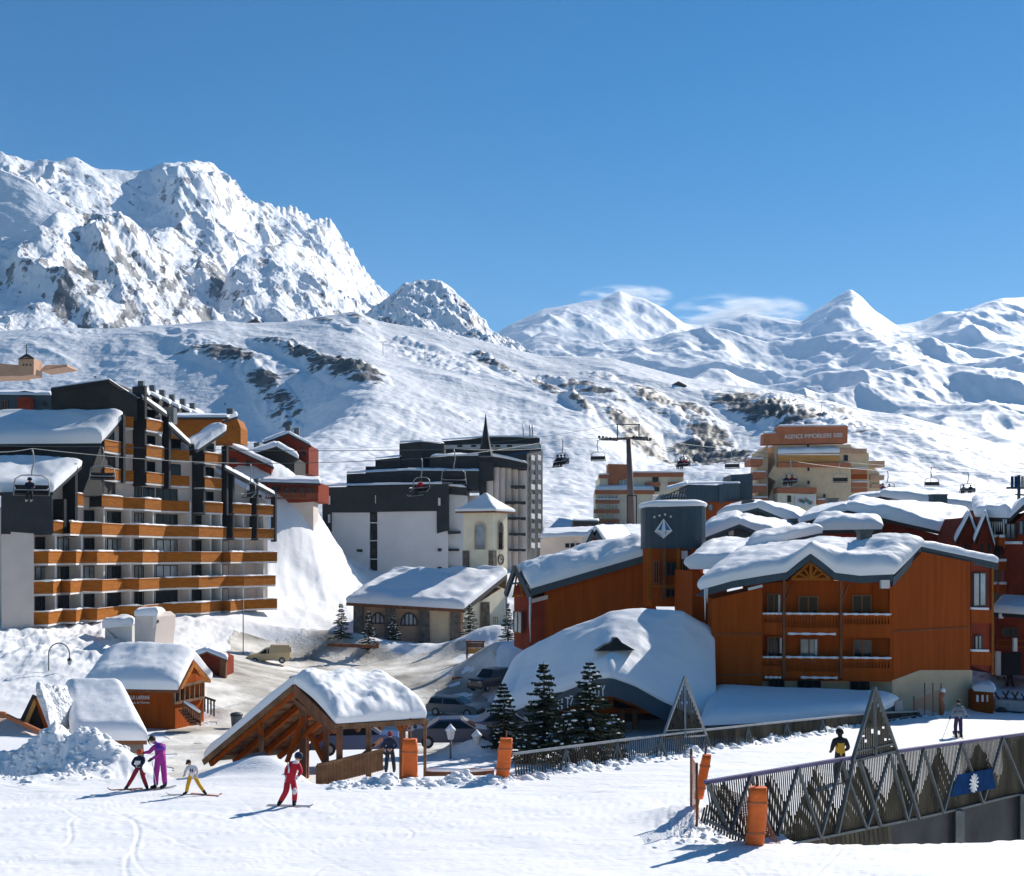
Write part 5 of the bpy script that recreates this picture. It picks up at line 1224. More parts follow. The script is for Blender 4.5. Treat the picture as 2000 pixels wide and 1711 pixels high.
r1 = house2('red_house', 'long red house with a wide snow roof and dark central gable directly behind the chalet', 'house', [([(1590, 1100, 96), (1900, 1110, 94), (1900, 1062, 94), (1700, 1010, 96), (1655, 998, 96), (1600, 1012, 96), (1560, 1050, 96)], 9)],
       [[(1560, 1022, 95), (1656, 997, 95), (1668, 992, 108), (1585, 1000, 108), .6], [(1656, 997, 95), (1872, 1046, 93), (1890, 1004, 104), (1668, 992, 108), 1.0], [(1588, 1036, 91), (1722, 1034, 91), (1715, 1018, 95), (1600, 1020, 95), .9]],
       [(1790, 1800, 1062, 1074, 93.8), (1850, 1860, 1066, 1078, 93.8)], base=at(1700, 1100, 96))
mb = MB(); pp(mb, [(1590, 1090, 91.5), (1722, 1090, 91.5), (1722, 1037, 91.5), (1590, 1038, 91.5)], 4); mb.build('wall', M['reddish'], r1)
for x, y, l in ((1866, 1052, 1.2), (1873, 1050, .6)):
    mb = MB(); p = at(x, y, 93); mb.tube([p, p - Vector((0, 0, l))], [.08, .01], 6); mb.build('icicle', M['white'], r1)
r2 = house2('red_house', 'rearmost red house under a long thin snow roof carrying the boxy chimney', 'house', [([(1655, 1010, 120), (1960, 1030, 118), (1960, 1005, 118), (1760, 982, 120), (1700, 972, 120), (1655, 985, 120)], 8)],
       [[(1655, 980, 119), (1720, 970, 119), (1730, 966, 130), (1665, 972, 130), .5], [(1720, 970, 119), (1968, 1008, 116), (1960, 985, 126), (1730, 966, 130), .9]], base=at(1800, 1010, 120))
for k, (x0, pk, x1) in enumerate(((1868, 1893, 1912), (1905, 1925, 1940))):
    Y = 88 - k * 1.5
    t = house2('gabled_bay', '%s of the two steep red gables with snow hoods behind the chalet roof' % ('left' if k == 0 else 'right'), 'building', [([(x0 + 4, 1100, Y), (x1, 1100, Y), (x1, 1062, Y), (pk, 1010, Y), (x0 + 4, 1060, Y)], 5)],
           [[(x0 - 2, 1058, Y - .6), (pk, 1006, Y - .6), (pk - 4, 1004, Y + 6), (x0 - 8, 1050, Y + 6), .5], [(pk, 1006, Y - .6), (x1 + 3, 1066, Y - .6), (x1 + 2, 1058, Y + 6), (pk - 4, 1004, Y + 6), .45]], base=at(pk, 1100, Y))
    for x in (pk - 8, pk + 6): win_px(t, x - 2, x + 3, 1062, 1080, Y - .05, glass='glass', frame='frame_dark', mull=0)
# big red apartment house at the right edge
r3 = thing('red_apartment_house', 'tall dark red apartment house with small balconies and icicles at the right edge', 'building', on_ground(1990, 84))
mb = MB(); mb.prism([at(1962, 1395, 86), at(2120, 1395, 80), at(2120, 1000, 80), at(2005, 1000, 84), at(1962, 1040, 86)], (2, 8, 0)); mb.build('wall', M['reddish'], r3)
mb = MB(); mb.prism([at(1925, 1300, 90), at(1965, 1300, 87), at(1965, 1016, 87), at(1925, 1012, 90)], (2, 6, 0)); mb.build('recessed_wall', M['darkwood'], r3)
roof(r3, [(1905, 1010, 89), (1972, 1012, 85.5), (1985, 990, 95), (1900, 985, 99)], .3, .9, mat='darkwood', seed=33); roof(r3, [(1972, 1012, 85), (2000, 985, 83), (2030, 982, 95), (1985, 988, 96)], .3, .6, mat='darkwood', seed=34)
roof(r3, [(2000, 985, 82.5), (2140, 1040, 79), (2150, 1030, 95), (2020, 980, 95)], .3, .6, mat='darkwood', seed=35)
for i in range(9):
    x = 1930 + i * 4.4; l = 1.0 if i not in (3, 7) else 2.2; mb = MB(); p = at(x, 1014, 88.2 - i * .3); mb.tube([p, p - Vector((0, 0, l))], [.09, .012], 5); mb.build('icicle', M['white'], r3)
for i, y in enumerate((1048, 1095, 1140, 1186)):
    for x0, x1, Y in ((1938, 1950, 86.8), (1952, 1966, 86.0)):
        mb = MB(); pp(mb, [(x0, y + 18, Y), (x1, y + 18, Y - .3), (x1, y, Y - .3), (x0, y, Y)], 1.2); o = mb.build('balcony', M['chalet'], r3)
        mb = MB(); mb.tube([at(x0, y - 1, Y), at(x1, y - 1, Y - .3)], .12, 6); mb.build('rail_snow', M['snow_roof'], o)
for (x0, x1, y0, y1) in [(1966, 1985, 1022, 1052), (1991, 2010, 1016, 1045)]:
    a, b = at(x0, y1, 85.6 - (x0 - 1962) * .035), at(x1, y0, 85.6 - (x1 - 1962) * .035); window(r3, a, b, a.z, b.z, glass='glass_lit', mull=1, proud=.12)
mb = MB(); mb.tube([at(1964, 1060, 85.7), at(1996, 1060, 84.4)], .13, 6); mb.build('ledge_snow', M['snow_roof'], r3)
r4 = thing('garage_wing', 'low red wing with dark garage door and snow roof beside the red apartment house', 'building', on_ground(1975, 80))
mb = MB(); mb.prism([at(1943, 1318, 80), at(2120, 1325, 76), at(2120, 1205, 76), at(1975, 1190, 79.3), at(1943, 1196, 80)], (1, 4.5, 0)); mb.build('wall', M['reddish'], r4)
roof(r4, [(1936, 1196, 79.6), (2130, 1210, 75.4), (2130, 1188, 82), (1955, 1178, 85)], .25, .6, seed=36)
mb = MB(); mb.prism([at(1953, 1318, 79.6), at(1994, 1320, 78.6), at(1994, 1275, 78.6), at(1953, 1275, 79.6)], (0, .25, 0)); mb.build('garage_door', M['black'], r4)
for x in (1949, 1995): mb = MB(); mb.bar(at(x, 1318, 79.5), at(x, 1272, 79.5), .3); mb.build('door_post', M['render'], r4)
win_px(r4, 1958, 1987, 1226, 1243, 79.0, glass='glass', mull=2)
mb = MB(); mb.box(at(1955, 1203, 79.2), (.3, .15, .35)); mb.build('lamp', M['render_white'], r4)
mb = MB(); 
for y in (1250, 1262): mb.bar(at(1945, y, 79.4), at(2010, y + 2, 78), .1)
for x in range(1948, 2010, 5): mb.bar(at(x, 1264, 79.3), at(x, 1250, 79.3), .07)
mb.build('balustrade', M['chalet'], r4)
mb = MB(); mb.bar(at(1982, 1272, 78.3), at(1982, 1246, 78.3), .25); mb.build('downpipe', M['render_white'], r4)

# terracotta agency building
AG = 225
ag = thing('agency_building', 'stepped cream and terracotta building with a lettered orange parapet and a mural', 'building', at(1590, 1030, AG))
mb = MB(); pp(mb, [(1498, 1060, AG), (1662, 1060, AG), (1662, 868, AG), (1512, 870, AG), (1515, 905, AG), (1500, 930, AG), (1515, 940, AG), (1492, 1000, AG)], 14); mb.build('wall', M['cream' if False else 'beige'], ag)
mb = MB(); pp(mb, [(1662, 1060, AG + 1), (1697, 1060, AG + 1), (1697, 885, AG + 1), (1662, 873, AG + 1)], 12); pp(mb, [(1694, 920, AG + 2), (1694, 1060, AG + 2), (1718, 1060, AG + 2), (1718, 925, AG + 2), (1700, 905, AG + 2)], 10); mb.build('side_wall', M['beige'], ag)
mb = MB(); pp(mb, [(1491, 868, AG - .6), (1655, 865, AG - .6), (1656, 832, AG - .6), (1519, 833, AG - .6), (1516, 846, AG - .6), (1492, 847, AG - .6)], 3); par = mb.build('parapet', M['terracotta'], ag)
def band(par_, x0, x1, y0, y1, Y, mat, d=1.0, name='balcony_band', snow=False):
    mb = MB(); pp(mb, [(x0, y1, Y), (x1, y1, Y), (x1, y0, Y), (x0, y0, Y)], d); o = mb.build(name, M[mat], par_)
    if snow: 
        mb = MB(); mb.tube([at(x0, y0 - .5, Y + .2), at((x0 + x1) / 2, y0 - 1, Y + .2), at(x1, y0 - .5, Y + .2)], .22, 6); mb.build('rail_snow', M['snow_roof'], o)
    return o
text_part('lettering', 'AGENCE IMMOBILIERE 5000', at(1532, 857, AG - .7), Vector((1, 0, .03)), Vector((0, 0, 1)), .85, M['white'], ag, width=(1645 - 1532) / FPX * AG)
band(ag, 1519, 1640, 889, 902, AG - .5, 'yellowwood', snow=True); band(ag, 1519, 1662, 904, 912, AG - .9, 'terracotta')
band(ag, 1640, 1693, 876, 885, AG - .2, 'pinkish'); band(ag, 1690, 1728, 900, 912, AG + 1.5, 'pinkish', 3); band(ag, 1700, 1727, 928, 937, AG + 1.5, 'pinkish', 3); band(ag, 1702, 1724, 945, 953, AG + 1.5, 'pinkish', 3)
for y in (915, 942): band(ag, 1664, 1694, y, y + 9, AG + .7, 'terracotta', .5, snow=True)
band(ag, 1664, 1694, 926, 936, AG + .7, 'chalet', .5); band(ag, 1664, 1694, 954, 962, AG + .7, 'terracotta', .5)
for i, (x0, x1, y) in enumerate([(1466, 1490, 896), (1470, 1495, 922), (1466, 1497, 948), (1468, 1500, 972), (1470, 1498, 990)]):
    band(ag, x0, x1, y, y + 12, AG - 1.5, 'terracotta', 6, snow=True)
mb = MB(); pp(mb, [(1476, 1020, AG + 1), (1500, 1020, AG + 1), (1500, 870, AG + 1), (1487, 880, AG + 1)], 9); mb.build('corner_wall', M['beige'], ag)
mb = MB(); pp(mb, [(1519, 1060, AG - 3), (1594, 1060, AG - 3), (1594, 965, AG - 3), (1519, 963, AG - 3)], 5); an = mb.build('annex', M['cream'], ag)
band(ag, 1518, 1595, 952, 963, AG - 3.3, 'terracotta', 4, 'annex_parapet'); band(ag, 1596, 1622, 976, 984, AG - 1.5, 'terracotta', 2, snow=True)
mu = band(ag, 1552, 1592, 967, 990, AG - 3.15, 'render_white', .1, 'mural')
M['teal'] = simple_mat('teal paint', (0.10, 0.32, 0.33), .7, .3, .8)
rr = random.Random(3)
for i in range(7):
    x = 1562 + i * 3.8; y = 981 + rr.uniform(-4, 2); poly_on(mu, 'painted_wave', [(x - 4, y), (x, y - 4 - rr.uniform(0, 3)), (x + 4, y - 1), (x + 1, y + 4)], AG - 3.26, 'teal' if i % 3 else 'pinkish', .03)
for x, y in ((1579, 917), (1579, 943), (1610, 969), (1578, 871)):
    win_px(ag, x - 2, x + 2, y - 4, y + 3, AG - .05, mull=0)
for y in (973, 999): win_px(ag, 1538, 1545, y - 5, y + 8, AG - 3.05, mull=0)
win_px(ag, 1648, 1656, 889, 900, AG - .06, mull=0)
for q in ([(1500, 869, AG - 1), (1516, 846, AG - .6), (1656, 866, AG + 1), (1640, 884, AG - 2)],): pass
snow_patch('roof_snow', [at(1519, 886, AG - 1.8), at(1640, 884, AG - 1.8), at(1640, 880, AG + .5), at(1519, 882, AG + .5)], .9, M['snow_roof'], ag, nu=30, nv=10, seed=5)
snow_patch('roof_snow', [at(1490, 847, AG - 1), at(1516, 846, AG - 1), at(1516, 845, AG + 3), at(1490, 846, AG + 3)], .3, M['snow_roof'], ag, nu=12, nv=8, seed=6)
snow_patch('roof_snow', [at(1519, 833, AG - 1), at(1656, 832, AG - 1), at(1656, 831, AG + 3), at(1519, 832, AG + 3)], .25, M['snow_roof'], ag, nu=22, nv=8, seed=7)
# cream and terracotta block behind the pylon
CB = 235
cb = thing('apartment_building', 'cream apartment building with terracotta bands standing behind the lift pylon', 'building', at(1240, 1030, CB))
mb = MB(); pp(mb, [(1171, 975, CB), (1335, 975, CB), (1335, 930, CB), (1240, 928, CB), (1171, 932, CB)], 12); pp(mb, [(1163, 1060, CB - 2), (1280, 1060, CB - 2), (1280, 962, CB - 2), (1163, 962, CB - 2)], 6); mb.build('wall', M['cream'], cb)
mb = MB(); pp(mb, [(1188, 952, CB - .5), (1210, 952, CB - .5), (1210, 938, CB - .5), (1226, 935, CB - .5), (1226, 907, CB - .5), (1188, 906, CB - .5)], 5); mb.build('stair_tower', M['terracotta'], cb)
band(cb, 1170, 1189, 927, 934, CB - .6, 'terracotta', 2, 'cornice', True); band(cb, 1226, 1335, 923, 931, CB - .6, 'terracotta', 2, 'cornice', True); band(cb, 1162, 1278, 957, 965, CB - 2.6, 'terracotta', 2, 'cornice', True)
for x0, x1 in ((1261, 1290), (1306, 1333)): band(cb, x0, x1, 942, 949, CB - 1, 'terracotta', 2)
for y in (976, 995, 1014): band(cb, 1160 if y > 980 else 1163, 1210, y, y + 7, CB - 3.2, 'terracotta', 1.5, snow=y < 980)
for y in (967, 985, 1004):
    for x0, x1 in ((1167, 1186), (1188, 1207)): win_px(cb, x0, x1, y, y + 8, CB - 2.1, glass='glass_lit', frame='white', mull=2)
win_px(cb, 1210, 1226, 936, 955, CB - .1, glass='glass_lit', frame='white'); win_px(cb, 1274, 1286, 932, 941, CB - .1, mull=0); win_px(cb, 1273, 1288, 951, 960, CB - .1)
snow_patch('roof_snow', [at(1162, 957, CB - 2.5), at(1278, 957, CB - 2.5), at(1275, 955, CB + 1), at(1170, 955, CB + 1)], .8, M['snow_roof'], cb, nu=24, nv=10, seed=8)
# dark blue building with exterior stair
bb = thing('dark_blue_building', 'flat dark blue building with an outside stair between the cream block and agency', 'building', at(1400, 1000, 200))
mb = MB(); pp(mb, [(1338, 985, 200), (1405, 985, 200), (1405, 948, 200), (1343, 946, 200)], 10); pp(mb, [(1405, 985, 199.5), (1445, 985, 202), (1445, 944, 202), (1405, 946, 199.5)], 8); pp(mb, [(1428, 1000, 204), (1470, 1000, 204), (1470, 925, 204), (1428, 927, 204)], 8); mb.build('wall', M['bluegrey'], bb)
mb = MB(); pp(mb, [(1375, 1030, 199.8), (1470, 1030, 199.8), (1470, 978, 199.8), (1375, 981, 199.8)], 8); mb.build('lower_wall', M['chalet'], bb)
mb = MB(); mb.prism([at(1272, 978, 197), at(1340, 974, 197), at(1340, 966, 199), at(1275, 968, 199)], (0, 1, .2)); mb.build('landing', M['render'], bb)
mb = MB(); mb.bar(at(1290, 972, 197), at(1348, 948, 197), .2)
for i in range(9):
    x = 1292 + i * 5.5; mb.bar(at(x, 974, 197), at(x + 4, 974 - (x - 1290) * .2 - 8, 197), .15)
mb.bar(at(1292, 974, 196.8), at(1340, 972, 196.8), .2); mb.build('stair_rail', M['darkwood'], bb)
snow_patch('roof_snow', [at(1300, 958, 198), at(1343, 946, 199), at(1343, 944, 205), at(1302, 955, 205)], .5, M['snow_roof'], bb, nu=20, nv=10, seed=9)
snow_patch('roof_snow', [at(1343, 946, 199.5), at(1446, 944, 201), at(1446, 942, 210), at(1345, 944, 210)], .3, M['snow_roof'], bb, nu=20, nv=10, seed=9)
win_px(bb, 1383, 1392, 985, 998, 199.6, glass='glass_lit', mull=0)
lb = thing('low_building', 'low pale flat building with dark windows behind the dormer left of the pylon', 'building', at(1100, 1085, 150))
mb = MB(); pp(mb, [(1058, 1110, 150), (1180, 1110, 145), (1180, 1045, 145), (1115, 1045, 148), (1058, 1052, 150)], 8); mb.build('wall', M['render'], lb)
for x in (1104, 1114, 1125): win_px(lb, x, x + 8, 1061, 1070, 147.0 + (1140 - x) * .02 - .3)
snow_patch('roof_snow', [at(1056, 1051, 149), at(1182, 1045, 144), at(1182, 1034, 160), at(1060, 1038, 162)], .5, M['snow_roof'], lb, nu=30, nv=14, seed=5)
db_ = thing('low_building', 'small dark wooden hut with flat roof just left of the cream apartment building', 'building', at(1145, 1035, 205))
mb = MB(); pp(mb, [(1120, 1035, 205), (1168, 1033, 205), (1168, 1018, 205), (1120, 1016, 205)], 5); mb.build('wall', M['darkwood'], db_)
snow_patch('roof_snow', [at(1119, 1017, 204.5), at(1170, 1018, 204.5), at(1170, 1015, 211), at(1120, 1014, 211)], .25, M['snow_roof'], db_, nu=16, nv=8)

# ski direction sign tower at the right edge
sg = thing('direction_sign', 'dark steel post with blue sign boards on the slope at the right edge', 'sign', at(1990, 985, 110))
mb = MB(); mb.tube([at(1990, 1000, 110), at(1990, 928, 110)], .16, 8); mb.bar(at(1966, 953, 110), at(2010, 953, 110), .2); mb.bar(at(1983, 966, 110), at(2010, 967, 110), .15); mb.bar(at(1992, 979, 110), at(2010, 980, 110), .15); mb.build('post', M['bluegrey'], sg)
M['signblue'] = simple_mat('sign blue', (0.004, 0.035, 0.12), .8, .2, 3, spec=.05)
for x in (1977, 1984, 1997):
    mb = MB(); mb.box(at(x, 941, 109.8), (.26, .08, 1.1)); mb.build('board', M['signblue'] if x < 1990 else M['steel'], sg)
# tiny hut on the ridge, shed on the upper slope
for (x, y, Y, w, lab) in ((497, 634, 905, 30, 'tiny brown cabin on the snowy ridge under the rocky spur'), (1325, 755, 760, 28, 'small dark hut alone on the open ski slope, upper centre right')):
    t = thing('mountain_hut', lab, 'hut', at(x, y, Y)); W = w / FPX * Y; c = at(x, y, Y)
    mb = MB(); mb.prism([c + Vector((-W / 2, 0, -3)), c + Vector((W / 2, 0, -3)), c + Vector((W / 2, 0, W * .12)), c + Vector((0, 0, W * .34)), c + Vector((-W / 2, 0, W * .12))], (0, W * .6, 0)); mb.build('wall', M['darkwood'], t)
    mb = MB(); mb.prism([c + Vector((-W * .58, -.3, W * .08)), c + Vector((0, -.3, W * .37)), c + Vector((W * .58, -.3, W * .08)), c + Vector((W * .58, -.3, W * .02)), c + Vector((0, -.3, W * .31)), c + Vector((-W * .58, -.3, W * .02))], (0, W * .65, 0)); mb.build('roof', M['beam'], t)
# ------------------------------------------------------------------ kiosks and the open timber shelter
kb = thing('timber_kiosk', 'red brown timber kiosk with thick rounded snow roof and lettered wall', 'kiosk', on_ground(310, 71))
K = 70.0
mb = MB(); pp(mb, [(236, 1425, K), (342, 1425, K), (342, 1345, K), (236, 1345, K)], 4.5); mb.build('front_wall', M['chalet'], kb)
mb = MB(); mb.prism([at(342, 1425, K), at(398, 1412, 73.5), at(398, 1330, 73.5), at(378, 1292, 71.8), at(342, 1345, K)], (-1.5, 1.2, 0)); mb.build('end_wall', M['chalet'], kb)
mb = MB()
for i in range(7):
    f = i / 6; x = 340 + 57 * f; Y = 69.7 + 3.4 * f; mb.bar(at(x, 1372 - 9 * f, Y), at(x, 1342 - 12 * f, Y), .14)
mb.bar(at(339, 1374, 69.7), at(398, 1362, 73.1), .16); mb.bar(at(339, 1344, 69.7), at(398, 1330, 73.1), .16); mb.build('porch_rail', M['plank'], kb)
mb = MB()
for i in range(7): mb.prism([at(341 + 9 * i, 1371 - 1.5 * i, 69.9 + .55 * i), at(345 + 9 * i, 1370 - 1.5 * i, 70.1 + .55 * i), at(345 + 9 * i, 1346 - 2 * i, 70.1 + .55 * i), at(341 + 9 * i, 1347 - 2 * i, 69.9 + .55 * i)], (.02, .05, 0))
mb.build('window_strip', M['black'], kb)
KR = [V3(p) for p in [(166, 1345, 68.5), (347, 1348, 68.6), (377, 1287, 72.2), (212, 1284, 72.6)]]
KR2 = [V3(p) for p in [(212, 1284, 72.6), (377, 1287, 72.2), (412, 1328, 75.5), (240, 1325, 76)]]
mb = MB(); mb.prism(KR, (0, 0, -.18)); rf = mb.build('roof', M['beam'], kb)
def kr(u, v):
    a = KR[0] * (1 - u) + KR[1] * u; b = KR[3] * (1 - u) + KR[2] * u; c = KR2[3] * (1 - u) + KR2[2] * u
    return a * (1 - v * 2) + b * (v * 2) if v < .5 else b * (2 - v * 2) + c * (v * 2 - 1)
mb = MB(); mb.prism(KR2, (0, 0, -.18)); mb.build('back_roof', M['beam'], rf)
snow_patch('roof_snow', kr, .95, M['snow_roof'], rf, nu=60, nv=50, edge=.17, bulge=.5, lump=.06, seed=31)
mb = MB(); mb.prism([at(350, 1345, 68.4), at(378, 1292, 71.6), at(410, 1330, 75), at(398, 1333, 74), at(378, 1302, 71.6), at(356, 1345, 68.9)], (.08, -.1, 0)); mb.build('bargeboard', M['larch'], kb)
text_part('lettering', 'TRAITEUR LAPENNE', at(236, 1366, K - .05), Vector((1, 0, 0)), Vector((0, 0, 1)), .24, M['white'], kb, width=1.8)
text_part('lettering', 'Restaurant de Thorens', at(243, 1374, K - .05), Vector((1, 0, 0)), Vector((0, 0, 1)), .14, M['white'], kb, width=1.55)
# stair with rail in front of the kiosk
st = thing('wooden_stairs', 'short wooden outdoor stair with picket rails leading to the timber kiosk', 'stairs', on_ground(385, 70))
mb = MB()
for i in range(6):
    f = i / 5; mb.box(at(362 + 20 * f, 1385 + 26 * f, 69.5 - .3 * f), (.5, 1.2, .12))
mb.build('treads', M['beam'], st)
mb = MB()
for i in range(9):
    f = i / 8; mb.bar(at(358 + 33 * f, 1396 + 22 * f, 69), at(358 + 33 * f, 1371 + 22 * f, 69), .09)
mb.bar(at(356, 1371, 69), at(392, 1394, 69), .12); mb.bar(at(356, 1389, 69), at(392, 1411, 69), .09); mb.build('stair_rail', M['beam'], st)
mb = MB()
for i in range(8): mb.bar(at(376 + 6 * i, 1378 + 3 * i, 73.5), at(376 + 6 * i, 1353 + 2 * i, 73.5), .09)
mb.bar(at(374, 1353, 73.5), at(421, 1369, 73.5), .12); mb.build('deck_rail', M['darkwood'], st)
mb = MB(); mb.tube([at(360, 1370, 68.9), at(375, 1379, 68.9), at(391, 1391, 68.9)], [.08, .12, .07], 6); mb.build('rail_snow', M['snow_roof'], st)
# small shed
sh = thing('small_shed', 'small dark red shed with snowy gable roof between the kiosk and the road', 'shed', on_ground(415, 93))
mb = MB(); pp(mb, [(384, 1318, 93), (436, 1322, 92), (436, 1288, 92), (404, 1275, 92.5), (384, 1282, 93)], 3.5); mb.build('wall', M['reddish'], sh)
mb = MB(); mb.bar(at(436, 1324, 91.8), at(437, 1288, 91.8), .5); mb.build('stacked_logs', M['beam'], sh)
roof(sh, [(378, 1282, 92.3), (404, 1273, 92), (410, 1270, 97), (385, 1278, 97)], .15, .4, mat='beam', seed=3, nu=20, nv=12); roof(sh, [(404, 1273, 92), (444, 1289, 91.4), (446, 1284, 97), (410, 1270, 97)], .15, .35, mat='beam', seed=4, nu=20, nv=12)

# snow-buried kiosk roof at the left, beside the piste
bk = thing('buried_kiosk', 'kiosk almost buried in snow, broad white roof slope left of the purple skier', 'kiosk', on_ground(200, 49))
BR_ = [V3(p) for p in [(140, 1447, 45.5), (287, 1447, 45.5), (236, 1350, 50), (130, 1345, 50.5)]]
mb = MB(); mb.prism(BR_, (0, 0, -.15)); rf = mb.build('roof', M['beam'], bk)
snow_patch('roof_snow', BR_, .62, M['snow_roof'], rf, nu=50, nv=40, edge=.13, bulge=.3, lump=.05, seed=37)
mb = MB(); pp(mb, [(210, 1520, 46.5), (283, 1520, 46.5), (280, 1447, 46.3), (210, 1447, 46.3)], (-2.6, 3.2, 0)); mb.build('wall', M['concrete'], bk)
mb = MB(); mb.prism([at(236, 1351, 50.2), at(288, 1448, 45.4), at(291, 1452, 45.4), at(240, 1356, 50.2)], (.12, 0, -.12)); mb.build('verge_board', M['bluegrey'], bk)
lk = thing('timber_gable', 'small dark triangular timber gable poking out of the snow heap at far left', 'kiosk', on_ground(65, 47))
mb = MB(); pp(mb, [(42, 1423, 46), (93, 1424, 46), (73, 1366, 46)], 2.5); mb.build('gable_wall', M['darkwood'], lk)
mb = MB(); mb.bar(at(38, 1428, 45.8), at(71, 1360, 45.8), .12, .32); mb.build('bargeboard', M['black'], lk); mb = MB(); mb.bar(at(73, 1362, 45.7), at(96, 1428, 45.7), .12, .22); mb.build('bargeboard', M['chalet'], lk)
mb = MB(); mb.bar(at(46, 1424, 45.75), at(70, 1368, 45.75), .08, .16); mb.build('trim_board', M['yellowwood'], lk)
snow_patch('roof_snow', [at(72, 1363, 45.6), at(98, 1430, 45.4), at(150, 1430, 48), at(130, 1352, 49)], .65, M['snow_rough'], lk, nu=40, nv=30, lump=.35, seed=39, lscale=1.0)
wl = thing('kiosk_roof', 'low pale roof edge with orange timber trim at the left picture edge', 'roof', on_ground(10, 45))
mb = MB(); mb.prism([at(-60, 1440, 44.2), at(62, 1437, 44.2), at(12, 1404, 45.5), at(-60, 1400, 45.5)], (0, 1.5, -.2)); mb.build('roof_slope', M['render'], wl)
mb = MB(); mb.bar(at(-60, 1388, 45.2), at(10, 1397, 45.2), .15, .25); mb.bar(at(10, 1397, 45.2), at(105, 1442, 43.9), .12, .16); mb.build('trim_board', M['terracotta'], wl)

# open timber shelter in the middle foreground
sd = thing('timber_shelter', 'open timber shelter with steep asymmetric snow roof in the middle foreground', 'shelter', on_ground(600, 46))
A0, A1 = at(575, 1337, 45), at(748, 1330, 48.6)
E0, E1 = at(655, 1414, 43), at(832, 1403, 46)
L0 = at(398, 1484, 48); L1 = L0 + (A1 - A0)
def rq(a, b, c, d, th, mat, name, parent): mb = MB(); mb.prism([a, b, c, d], (0, 0, -th)); return mb.build(name, M[mat], parent)
rr_ = rq(E0, E1, A1, A0, .10, 'plank', 'right_roof', sd); lr = rq(L0, A0, A1, L1, .10, 'plank', 'left_roof', sd)
def sr(u, v):
    a = E0 * (1 - u) + E1 * u; b = A0 * (1 - u) + A1 * u; p = a * (1 - v) + b * v; return p + Vector((0, 0, .25 * math.sin(math.pi * v) * .6))
snow_patch('roof_snow', sr, .62, M['snow_roof'], rr_, nu=60, nv=46, edge=.15, bulge=.3, lump=.16, seed=41, lscale=.8)
snow_patch('roof_snow', [L0, A0, A1, L1], .55, M['snow_roof'], lr, nu=60, nv=30, edge=.12, bulge=.25, lump=.05, seed=42)
mb = MB(); mb.bar(L0 + Vector((0, -.05, -.1)), A0 + Vector((0, -.05, -.1)), .08, .24); mb.build('bargeboard', M['plank'], lr)
mb = MB(); mb.bar(A0 + Vector((0, -.05, -.1)), E0 + Vector((0, -.05, -.12)), .08, .24); mb.build('bargeboard', M['beam'], rr_)
mb = MB(); mb.bar(E0 + Vector((-.05, 0, -.12)), E1 + Vector((.05, 0, -.12)), .1, .2); mb.build('eave_beam', M['plank'], rr_)
ax = (A1 - A0)
for k in range(5):     # principal rafters under both slopes
    o = ax * (k / 4) + Vector((0, 0, -.28)); mb = MB(); mb.bar(L0 + o + Vector((.3, 0, .1)), A0 + o, .16, .22); mb.build('rafter', M['chalet'], sd)
    e = E0 + (E1 - E0) * (k / 4) + Vector((0, 0, -.28)); mb = MB(); mb.bar(A0 + o, e, .14, .2); mb.build('rafter', M['beam'], sd)
mb = MB()
for i in range(9):     # purlins seen from below
    f = .12 + i * .1; p = L0 + (A0 - L0) * f + Vector((0, .1, -.17)); mb.bar(p, p + ax, .09, .11)
mb.build('purlins', M['beam'], sd)
def post(px, Y, ztop, w=.2, mat='beam', zb=None):
    g = on_ground(px, Y); mb = MB(); z0 = zb if zb is not None else g.z - .2; mb.bar(Vector((g.x, Y, z0)), Vector((g.x, Y, ztop)), w, w); return mb.build('post', M[mat], sd)
def zl(px, Y, slope='L'):
    f = (px - 398) / (575 - 398); return (L0 + (A0 - L0) * f).z - .35
post(510, 46.2, zl(510, 46), .16, 'plank'); post(592, 44.8, A0.z - .5, .26, 'beam'); post(598, 48, A1.z - .5, .22); post(637, 44.0, at(637, 1392, 44).z - .2, .2, 'beam'); post(663, 43.2, E0.z - .15, .22, 'beam'); post(720, 44.2, E0.z - .2, .2, 'plank'); post(786, 45.4, E1.z - .15, .24, 'beam'); post(830, 46, E1.z - .15, .12, 'plank')
for a, b in ((at(560, 1490, 44.4), at(592, 1400, 44.7)), (at(592, 1408, 44.9), at(636, 1492, 44.2)), (at(800, 1402, 45.5), at(786, 1430, 45.4)), (at(772, 1404, 45.2), at(786, 1430, 45.4)), (at(505, 1412, 46.1), at(511, 1435, 46.1)), (at(592, 1440, 44.7), at(640, 1398, 44.2))):
    mb = MB(); mb.bar(a, b, .16, .16); mb.build('brace', M['chalet'], sd)
mb = MB(); mb.bar(A0 + Vector((0, -.02, -.62)) + (E0 - A0) * .02, at(655, 1428, 43.3), .12, .2); mb.build('tie_beam', M['beam'], sd)
# boarded rail
mb = MB(); n = 26; a, b = at(620, 1532, 42.3), at(750, 1500, 44.0)
for i in range(n):
    p = a + (b - a) * (i / n); mb.box(p + Vector((0, 0, .32)), (.12, .04, .78))
mb.bar(a + Vector((0, 0, .72)), b + Vector((0, 0, .72)), .1, .1); mb.build('board_rail', M['plank'], sd)
mb = MB(); mb.bar(at(700, 1482, 44), at(745, 1444, 46.5), .12, .12); mb.bar(at(720, 1415, 44.4), at(760, 1415, 45), .1); mb.build('stair_rail', M['beam'], sd)
# grey stone block and picnic table, inside the shelter
sb = thing('stone_block', 'pale stone block lying in the shaded snow under the shelter roof', 'block', on_ground(490, 44.5))
mb = MB(); mb.prism([at(468, 1488, 44.2), at(512, 1492, 44.0), at(502, 1474, 44.5), at(470, 1482, 44.6)], (.1, .9, 0)); mb.build('block', M['stone' if False else 'concrete'], sb)
